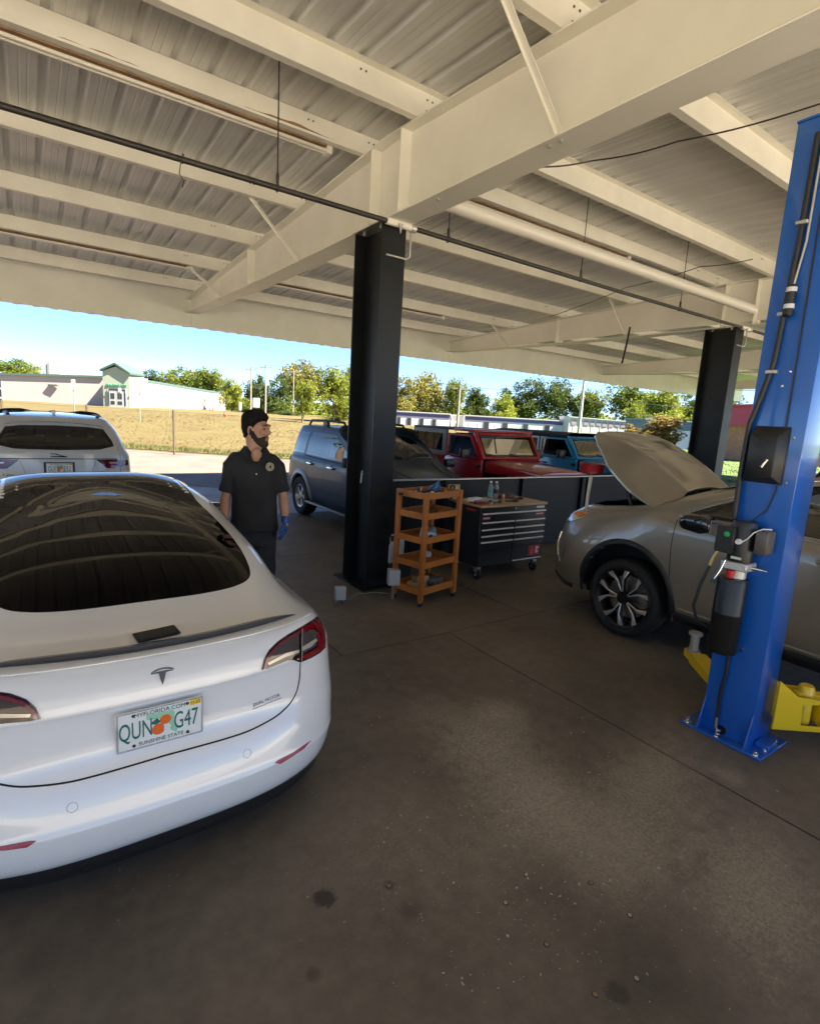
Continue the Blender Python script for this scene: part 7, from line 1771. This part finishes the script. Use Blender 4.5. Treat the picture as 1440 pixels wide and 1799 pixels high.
# block behind on the left
hb = thing('white_block', 'white block building rising behind the long school roof', 'building', atd(88, 690, 150)); hz0 = hb.location.z
q = MB(); q.box((-7, -8, 0), (1.2, 16, 0), None) if False else q.box((-5.2, -9, 0), (1.4, 8.5, 10), frame((0, 0, 0), ud, (0, 0, 1), -nd)); q.build('wall', mat('far_white', (.60, .60, .58), .8), hb)
q = MB(); q.box((1.5, -9, 0), (3.0, 6.8, 8), frame((0, 0, 0), ud, (0, 0, 1), -nd)); q.build('wing', mat('far_white', (.60, .60, .58), .8), hb)
q = MB(); q.box((-.3, -9, -.15), (.35, 8.0, -.02), frame((0, 0, 0), ud, (0, 0, 1), -nd)); q.build('downpipe', mat('far_grey', (.35, .36, .35), .8), hb)
# ---- trees
def leaf_crown(seed, lobes, n, leaf):
    rr = random.Random(seed); q = MB()
    tot = sum(l[3]**2 for l in lobes)
    for (cx_, cy_, cz_, r_) in lobes:
        k = int(n*r_*r_/tot)
        cl = [(rr.gauss(0, 1), rr.gauss(0, 1), rr.gauss(0, 1)) for _ in range(max(5, k//26))]
        for _ in range(k):
            c = Vector(rr.choice(cl)).normalized(); rad = r_*(.62+.42*rr.random()**.6)
            p = Vector((cx_, cy_, cz_))+Vector((c.x, c.y, c.z*.85))*rad+Vector((rr.gauss(0, 1), rr.gauss(0, 1), rr.gauss(0, 1)))*r_*.17
            u = Vector((rr.gauss(0, 1), rr.gauss(0, 1), rr.gauss(0, .6))).normalized(); v = u.cross(Vector((rr.gauss(0, 1), rr.gauss(0, 1), rr.gauss(0, 1)))).normalized()
            s_ = leaf*rr.uniform(.6, 1.4); q.add([p-u*s_, p-v*s_*.55, p+u*s_, p+v*s_*.55], [(0, 1, 2, 3)])
    return q
def leafmat(name, c, c2):
    m = mat(name, c, .65, var=.35, vscale=.9, col2=c2, spec=.3, objvar=.10)
    n = m.node_tree.nodes; L = m.node_tree.links; p = n['Principled BSDF']
    tl = n.new('ShaderNodeBsdfTranslucent'); mx = n.new('ShaderNodeMixShader'); mx.inputs[0].default_value = .35
    src = p.inputs['Base Color'].links[0].from_socket; L.new(src, tl.inputs['Color'])
    L.new(p.outputs[0], mx.inputs[1]); L.new(tl.outputs[0], mx.inputs[2]); L.new(mx.outputs[0], n['Material Output'].inputs['Surface'])
    return m
ML = {'green': leafmat('leaf_green', (0.106, 0.163, 0.022), (0.213, 0.250, 0.035)), 'dark': leafmat('leaf_dark', (0.044, 0.081, 0.020), (0.100, 0.138, 0.025)), 'gold': leafmat('leaf_gold', (0.163, 0.163, 0.031), (0.263, 0.237, 0.050)), 'lime': leafmat('leaf_lime', (0.150, 0.213, 0.022), (0.288, 0.312, 0.037)), 'bronze': leafmat('leaf_bronze', (0.200, 0.112, 0.037), (0.250, 0.213, 0.050))}
m_bark = mat('bark', (.16, .12, .085), .9, var=.3, vscale=6, bump=.4, bscale=20)
CR_ = {}
def crown_mesh(var, kind, n, leaf):
    key = (var, kind, n, leaf)
    if key in CR_: return CR_[key]
    rr = random.Random(100+var); lobes = []
    for i in range(13):
        a = rr.uniform(0, 2*PI); d = rr.uniform(.1, .62); z = rr.uniform(-.42, .66); d *= math.sqrt(max(.12, 1-(z/.82)**2))
        lobes.append((d*math.cos(a), d*math.sin(a), z*.95, rr.uniform(.24, .40)))
    lobes.append((0, 0, .55, .36)); lobes.append((0, 0, 0, .5))
    me = leaf_crown(200+var, lobes, n, leaf).mesh('crown', ML[kind]); CR_[key] = me; return me
def tree(label, xc, ytop, ybot, wpx, D, kind, var, group, n=8000, leaf=.036, trunk=True, gz=None, name='tree'):
    top = atd(xc, ytop, D); bot = atd(xc, ybot+(8 if name != 'bush' else 0), D); w_ = wpx*D/FPX; h_ = top.z-bot.z
    g0 = 0.0 if gz is None else gz
    o = thing(name, label, 'tree' if name != 'bush' else 'bush', (top.x, top.y, g0), var*1.3, group)
    c = link('crown', crown_mesh(var % 5, kind, n, leaf), o, (0, 0, (top.z+bot.z)/2-g0)); c.scale = (w_*.68, w_*.68, h_*.60)
    if trunk:
        q = MB(); zc = (top.z+bot.z)/2-g0; r_ = .05*math.sqrt(max(1, h_))
        q.tube([(0, 0, -.2), (.05, 0, max(.3, zc*.4)), (.1, .05, zc)], [r_*1.4, r_, r_*.6], 8)
        for k in range(4): a = k*1.6+var; q.tube([(.08, .03, zc*.72), (.08+.2*w_*math.cos(a), .2*w_*math.sin(a), zc+h_*.15)], [r_*.5, r_*.2], 6)
        q.build('trunk', m_bark, o, smooth=60)
    return o
T = 'trees beyond the field'
for a in (
 ('low bushy tree behind the left end of the school roof', 25, 631, 672, 100, 120, 'green', 0), ('round dark tree just right of the school tower', 263, 650, 690, 42, 125, 'dark', 1),
 ('broad green tree behind the receding school wing', 318, 645, 705, 78, 122, 'green', 2), ('tall green tree behind the end of the school wing', 360, 647, 712, 66, 115, 'green', 3),
 ('small lime green tree past the school wall end', 407, 668, 722, 56, 100, 'lime', 4), ('dark tree between the two utility poles', 452, 662, 738, 60, 105, 'dark', 0),
 ('dark tree behind the right utility pole', 490, 664, 738, 60, 104, 'dark', 1), ('tallest pale green tree behind the young lime tree', 532, 633, 715, 84, 112, 'gold', 2),
 ('young lime green tree with a pale trunk at the field edge', 533, 668, 735, 44, 62, 'lime', 3), ('dense bright green tree just left of the black post', 588, 650, 738, 74, 68, 'lime', 4), ('green tree behind the dense bright one by the black post', 620, 640, 735, 70, 95, 'green', 0),
 ('golden leaved tree right of the front black post', 706, 664, 738, 70, 110, 'gold', 1), ('tall olive gold tree above the white trailers', 752, 655, 740, 72, 115, 'gold', 2), ('green tree beside the trailer utility pole', 797, 666, 742, 44, 112, 'green', 3),
 ('dark green tree right of the trailer utility pole', 838, 684, 742, 58, 118, 'dark', 4), ('pale lime tree between two dark trees over the trailers', 885, 693, 742, 54, 108, 'lime', 0), ('large dark green tree above the white trailers', 930, 668, 744, 90, 116, 'dark', 1), ('large dark green tree left of the concrete pole', 985, 666, 748, 72, 114, 'dark', 2), ('green tree behind the concrete pole', 1032, 686, 750, 66, 112, 'green', 3),
 ('wide bright green tree beyond the far canopy edge', 1110, 678, 757, 96, 106, 'green', 4), ('bright lime tree above the blue shed', 1165, 680, 757, 88, 100, 'lime', 0), ('green tree left of the far black post', 1225, 684, 760, 80, 104, 'green', 1), ('leafy tree behind the gabled house', 1290, 692, 790, 70, 95, 'dark', 2), ('dark leafy tree behind the red roofed kiosk', 1360, 690, 790, 90, 95, 'dark', 3), ('pale tree behind the kiosk wall beside the blue lift', 1435, 695, 790, 80, 98, 'green', 4), ('lime shrub tree at the end of the trailers', 1122, 705, 760, 40, 80, 'lime', 2)):
    tree(*a, T)
tree('golden bronze bush behind the raised hood', 1162, 733, 800, 100, 27, 'bronze', 1, None, n=5200, leaf=.05, name='bush')
for (xc, yt, yb, w_, D_, kd, lb) in ((500, 722, 738, 60, 88, 'dark', 'low dark hedge clump under the dark trees at the field edge'), (585, 728, 745, 70, 78, 'green', 'low green hedge clump under the dense bright tree'), (430, 715, 730, 40, 98, 'dark', 'low dark hedge clump near the red hydrant')):
    tree(lb, xc, yt, yb, w_, D_, kd, 3, 'hedge clumps at the field edge', n=2500, leaf=.05, trunk=False, name='bush')
# far wood closing the horizon, one mass
q = MB(); rr = random.Random(9)
for i in range(30000):
    x_ = rr.uniform(-220, 1700); D_ = rr.uniform(135, 165); hgt = 5.0+2.6*noise.noise((x_*.012, 1.5, 0))+1.8*noise.noise((x_*.05, 4.5, 0))
    p = atd(x_, 760, D_); p.z = 0
    zz = hgt*rr.random()**.7; th = rr.uniform(0, 2*PI); u = Vector((math.cos(th), math.sin(th), rr.uniform(-.6, .6))).normalized(); v = u.cross(Vector((rr.gauss(0, 1), rr.gauss(0, 1), rr.gauss(0, 1)))).normalized(); s_ = rr.uniform(.35, .8)
    p.z = zz; q.add([p-u*s_, p-v*s_*.6, p+u*s_, p+v*s_*.6], [(0, 1, 2, 3)])
tag(q.build('distant_wood', ML['green']), 'distant green wood closing the horizon behind all buildings', 'wood', kind='stuff')
# ---- utility poles and wires
m_pole = mat('weathered_pole', (.28, .25, .21), .85, var=.2, vscale=3); m_cpole = mat('concrete_pole', (.45, .43, .40), .8); m_wire = mat('wire', (.08, .08, .08), .6)
tops = {}
for i, (x0_, yt, x1_, yb, D, r_, lb, m_) in enumerate(((441, 645, 441, 722, 92, .15, 'grey utility pole nearer the school wing', m_pole), (467, 641, 468, 735, 88, .17, 'brown utility pole behind the person', m_pole), (516, 650, 516, 700, 105, .14, 'thin pole half hidden in the tall pale tree', m_pole), (808, 676, 806, 757, 66, .17, 'wooden utility pole in the gap between trailers', m_pole), (1026, 670, 1017, 760, 58, .19, 'pale concrete pole rising behind the blue off-roader', m_cpole))):
    a = atd(x0_, yt, D); tops[i] = a; o = thing('utility_pole', lb, 'pole', (a.x, a.y, 0), YAW); q = MB(); q.tube([(0, 0, -.3), (0, 0, a.z)], [r_, r_*.72], 10); q.build('shaft', m_, o, smooth=50)
    if i < 4: q = MB(); q.box((-.9, -.06, a.z-.5), (.9, .06, a.z-.38)); q.build('crossarm', m_, o)
    for s_ in (-.75, 0, .75): q = MB(); q.lathe([(.05, a.z-.38 if i < 4 else a.z-.1), (.07, a.z-.25 if i < 4 else a.z), (.03, a.z-.2 if i < 4 else a.z+.06)], 8, Matrix.Translation((s_ if i < 4 else 0, 0, 0))); q.build('insulator', m_fp, o)
def wire(a, b, sag, label):
    pts = [a.lerp(b, t)-Vector((0, 0, sag*4*t*(1-t))) for t in np.linspace(0, 1, 17)]
    q = MB(); q.tube(pts, .022, 5); tag(q.build('power_line', m_wire), label, 'wire')
wire(tops[0], tops[1], .3, 'short power line between the two utility poles by the person'); wire(tops[1], atd(700, 640, 70)+Vector((0, 0, 1)), .8, 'power line running from the brown pole behind the black post'); wire(tops[3], tops[4], .7, 'power line between the wooden and the concrete pole'); wire(tops[4]-Vector((0, 0, .5)), atd(1300, 712, 45), .9, 'power line sagging from the concrete pole towards the kiosk'); wire(tops[4]-Vector((0, 0, 1.6)), atd(1320, 740, 42), .9, 'lower power line sagging from the concrete pole past the far trees'); wire(tops[3]-Vector((0, 0, .8)), atd(600, 660, 80), .6, 'power line from the wooden pole leading left over the trailers')
# ---- signs in the field
m_sign = mat('sign_back', (.55, .55, .57), .5, metal=.3); m_spole = mat('sign_post', (.33, .31, .28), .6, metal=.4)
for (x0_, yt, yb, D, w_, h_, lb) in ((131, 668, 724, 42, .28, .75, 'narrow white sign on a thin post in front of the long wall'), (246, 665, 738, 34, .62, .95, 'grey double sign box on a tall post right of the tower'), (298, 683, 732, 44, .0, 0, 'bare thin post in the field before the receding wing'), (422, 707, 728, 70, .3, 1.0, 'small white marker sign near the red hydrant'), (450, 700, 730, 62, .75, 1.0, 'white board sign on a post behind the person')):
    a, b = atd(x0_, yt, D), atd(x0_, yb, D); o = thing('field_sign', lb, 'sign', (b.x, b.y, b.z-.1), YAW); q = MB(); q.tube([(0, 0, 0), (0, 0, a.z-b.z+.1)], .04, 8); q.build('post', m_spole, o)
    if w_: q = MB(); q.box((-w_/2, -.05, a.z-b.z-h_+.1), (w_/2, .02, a.z-b.z+.15)); q.build('panel', m_sign if w_ > .5 and w_ < .7 else pr, o, bevel=.01)
    if .5 < w_ < .7: q = MB(); q.box((w_/2+.01, -.04, a.z-b.z-h_+.1), (w_/2+.22, .02, a.z-b.z+.1)); q.build('side_panel', pr, o)
a = atd(395, 736, 64); o = thing('fire_hydrant', 'red fire hydrant standing in the dry field', 'hydrant', (a.x, a.y, a.z-.1)); q = MB(); m_hyd = mat('hydrant_red', (.45, .05, .03), .5)
q.lathe([(.22, 0), (.22, .08), (.15, .1), (.15, .62), (.19, .66), (.16, .76), (.06, .85), (.001, .86)], 14, None, True, False); q.build('barrel', m_hyd, o, smooth=40); q = MB(); q.lathe([(.07, -.26), (.07, .26)], 10, rotm('X', PI/2, (0, 0, .52))); q.build('nozzle', m_hyd, o)
for i, (x0_, D) in enumerate(((369, 88), (373.5, 88.5))):
    a = atd(x0_, 728, D); o = thing('red_bollard', 'thin red bollard by the end of the school wall', 'bollard', (a.x, a.y, a.z-.2), 0, 'red bollards at the wall end'); q = MB(); q.tube([(0, 0, 0), (0, 0, 1.2)], .09, 8); q.build('shaft', m_hyd, o); q = MB(); q.lathe([(.10, 1.2), (.06, 1.27), (.001, 1.29)], 8, None, True, False); q.build('cap', m_hyd, o)
# ---- white trailers
m_trl = mat('trailer_white', (.66, .69, .74), .6, var=.04, vscale=.5); m_pur = mat('trailer_purple', (.10, .09, .24), .6); m_twin = mat('trailer_window', (.03, .035, .045), .15)
def trailer(xa, ya, xb, yb, D, label, wins, band, m_=None):
    a, b = atd(xa, ya, D), atd(xb, yb, D); base_ = Vector((a.x, a.y, 0)); u = Vector((b.x-a.x, b.y-a.y, 0)); L_ = u.length; u.normalize(); n = Vector((u.y, -u.x, 0))
    if n.dot(Vector((-.58, -.815, 0))) < 0: n = -n
    o = thing('trailer_building', label, 'building', base_); M = frame((0, 0, 0), u, (0, 0, 1), n); zt_ = (a.z+b.z)/2; hb_ = 0.0
    q = MB(); q.prism([(0, -.3), (L_, -.3), (L_, b.z-.05), (0, a.z-.05)], -5, 0, M); q.build('wall', m_ or m_trl, o)
    q = MB(); q.prism([(-.1, a.z-.05), (L_+.1, b.z-.05), (L_+.1, b.z+.07), (-.1, a.z+.07)], -5.1, .15, M); q.build('roof', mat('trailer_roof', (.50, .52, .54), .6), o)
    if band: q = MB(); q.prism([(.0, a.z-.62), (L_, b.z-.62), (L_, b.z-.14), (0, a.z-.14)], .01, .05, M); q.build('stripe', m_pur, o)
    for k in range(int(L_/1.2)): q = MB(); q.box((1.2*k+.58, .0, .012), (1.2*k+.62, min(a.z, b.z)-.9, .03), M); q.build('batten', m_trl, o)
    for (wx, wy0, wy1, ww_) in wins:
        c0 = atd(wx, wy0, D); s_ = (c0-a).dot(u); z1 = c0.z; z0 = atd(wx, wy1, D).z; w2 = ww_*D/FPX
        q = MB(); q.box((s_-w2/2-.08, z0-.08, .02), (s_+w2/2+.08, z1+.08, .07), M); f = q.build('window_frame', mat('win_frame', (.16, .16, .17), .6), o); q = MB(); q.box((s_-w2/2, z0, .07), (s_+w2/2, z1, .09), M); q.build('window_pane', m_twin, f)
    return o
trailer(640, 719, 791, 727.5, 75, 'white ribbed trailer with purple stripe left of the wooden pole', [(701, 733, 748, 4), (719, 734, 750, 5), (741, 735.5, 749, 5), (763, 737, 749, 5)], True)
trailer(793, 729, 816, 731, 78, 'pale link wall between the two long trailers', [], False, mat('link_cream', (.60, .58, .52), .7))
trailer(817, 729.5, 998, 740, 75, 'white ribbed trailer with purple stripe above the red off-roader', [(855, 741, 752, 7), (888, 743, 754, 7), (924, 745, 757, 7), (962, 747, 759, 7)], True)
t_ = trailer(1000, 732, 1108, 741, 72, 'pale graffiti topped wall right of the concrete pole', [], False, mat('pale_wall', (.58, .55, .56), .8))
pa_ = atd(1000, 732, 72); pb_ = atd(1108, 741, 72); u_ = (pb_-pa_); u_.z = 0; L_ = u_.length; u_.normalize(); n_ = Vector((u_.y, -u_.x, 0)); n_ = n_ if n_.dot(Vector((-.58, -.815, 0))) > 0 else -n_
rr = random.Random(3)
for k in range(9): q = MB(); xk = L_*(.05+.1*k); q.prism([(xk, pa_.z-1.1+.3*rr.random()), (xk+L_*.07, pa_.z-1.0), (xk+L_*.06, pa_.z-.3-.1*k/9), (xk-.1, pa_.z-.45)], .01, .05, frame((0, 0, 0), u_, (0, 0, 1), n_)); q.build('faded_mural', mat('mural_lilac', (.36, .27, .36), .8), t_)
bs = thing('blue_shed', 'long blue grey shed behind the golden bush', 'building', atd(1128, 790, 62)); bs.location.z = 0; zt_ = atd(1128, 737, 62).z
q = MB(); q.box((0, 0, 0), (7.5, zt_, 6), frame((0, 0, 0), ud, (0, 0, 1), -nd)); q.build('wall', mat('shed_blue', (.10, .15, .24), .6), bs); q = MB(); q.box((-.2, zt_, -.2), (7.7, zt_+.15, 6.2), frame((0, 0, 0), ud, (0, 0, 1), -nd)); q.build('roof', mat('shed_roof', (.20, .24, .30), .6), bs)
# kiosk with red roof, and house
ks = thing('red_roof_kiosk', 'brick kiosk with a steep red band roof seen past the blue lift', 'kiosk', atd(1312, 820, 40)); ks.location.z = 0; zt_, zm_ = atd(1312, 712, 40).z, atd(1305, 746, 40).z
Mk = frame((0, 0, 0), ud, (0, 0, 1), -nd)
q = MB(); q.box((.35, 0, 0), (7.5, zm_, 5), Mk); q.build('wall', mat('kiosk_brick', (.42, .20, .12), .85, var=.15, vscale=3), ks)
q = MB(); q.add([Mk @ Vector(p) for p in ((-.15, zm_-.05, -.6), (8, zm_-.05, -.6), (8, zt_, .2), (.15, zt_, .2), (-.15, zm_-.05, 5.6), (.15, zt_, 5))], [(0, 1, 2, 3), (4, 0, 3, 5)]); rk_ = q.build('roof', mat('kiosk_red', (.45, .035, .05), .55), ks)
for k in range(16): q = MB(); q.beam(Mk @ Vector((.1+.5*k, zm_-.03, -.62)), Mk @ Vector((.2+.5*k, zt_, .18)), .04, .04); q.build('roof_seam', mat('kiosk_red', (.45, .035, .05), .55), rk_)
q = MB(); q.box((.0, zt_, .0), (8, zt_+.12, 5), Mk); q.build('roof_deck', mat('kiosk_red', (.45, .035, .05), .55), ks)
for (u0, u1) in ((1.5, 3.2), (4.5, 6.4)): q = MB(); q.box((u0, .9, -.03), (u1, 2.3, .02), Mk); q.build('window', m_twin, ks)
hs = thing('gabled_house', 'cream gabled house on the lawn beyond the far black post', 'house', atd(1262, 820, 60)); hs.location.z = 0; zw, zg_ = atd(1290, 770, 60).z, atd(1283, 744, 60).z
q = MB(); q.box((-1, 0, 0), (6, zw, 6), Mk); q.build('wall', mat('house_cream', (.62, .58, .48), .8), hs)
q = MB(); q.prism([(-1.5, zw), (.9, zg_+.2), (6.5, zw)], -6.2, .4, frame((0, 0, 0), ud, (0, 0, 1), nd)); q.build('roof', mat('house_roof', (.10, .11, .13), .8), hs)
for u0 in (.6, 3.0): q = MB(); q.box((u0, .7, -.05), (u0+.8, 2.1, .02), Mk); q.build('window', m_twin, hs)

# ---- palm beyond the left edge of the lot (mirrored in the car windows)
pm_ = thing('palm_tree', 'shaggy palm tree at the lot edge, mirrored in the parked car windows', 'palm', (-3.3, 22.3, 0))
q = MB(); q.tube([(0, 0, 0), (.1, 0, 2), (.05, .1, 4.6)], [.26, .19, .17], 12); q.build('trunk', m_bark, pm_, smooth=50)
q = MB(); n_ = 14; vs = []
for i in range(n_+1):
    t = i/n_; vs += [(t*1.9, .30*math.sin(PI*min(1, t*1.15+.08)), .75*math.sin(t*2.2)-.9*t*t), (t*1.9, 0, .06+.75*math.sin(t*2.2)-.9*t*t), (t*1.9, -.30*math.sin(PI*min(1, t*1.15+.08)), .75*math.sin(t*2.2)-.9*t*t)]
q.add(vs, [(i*3+j, (i+1)*3+j, (i+1)*3+j+1, i*3+j+1) for i in range(n_) for j in range(2)]); fm = q.mesh('frond', ML['green'], 60)
for k in range(26):
    f = link('frond', fm, pm_, (.05, .1, 4.55)); f.rotation_euler = (0, R(-25+55*((k*7) % 5)/5), k*2.4); 
for k in range(16):
    f = link('dead_frond', fm, pm_, (.05, .1, 4.35)); f.rotation_euler = (0, R(70), k*2.4+.5); f.scale = (.7, .7, .7)
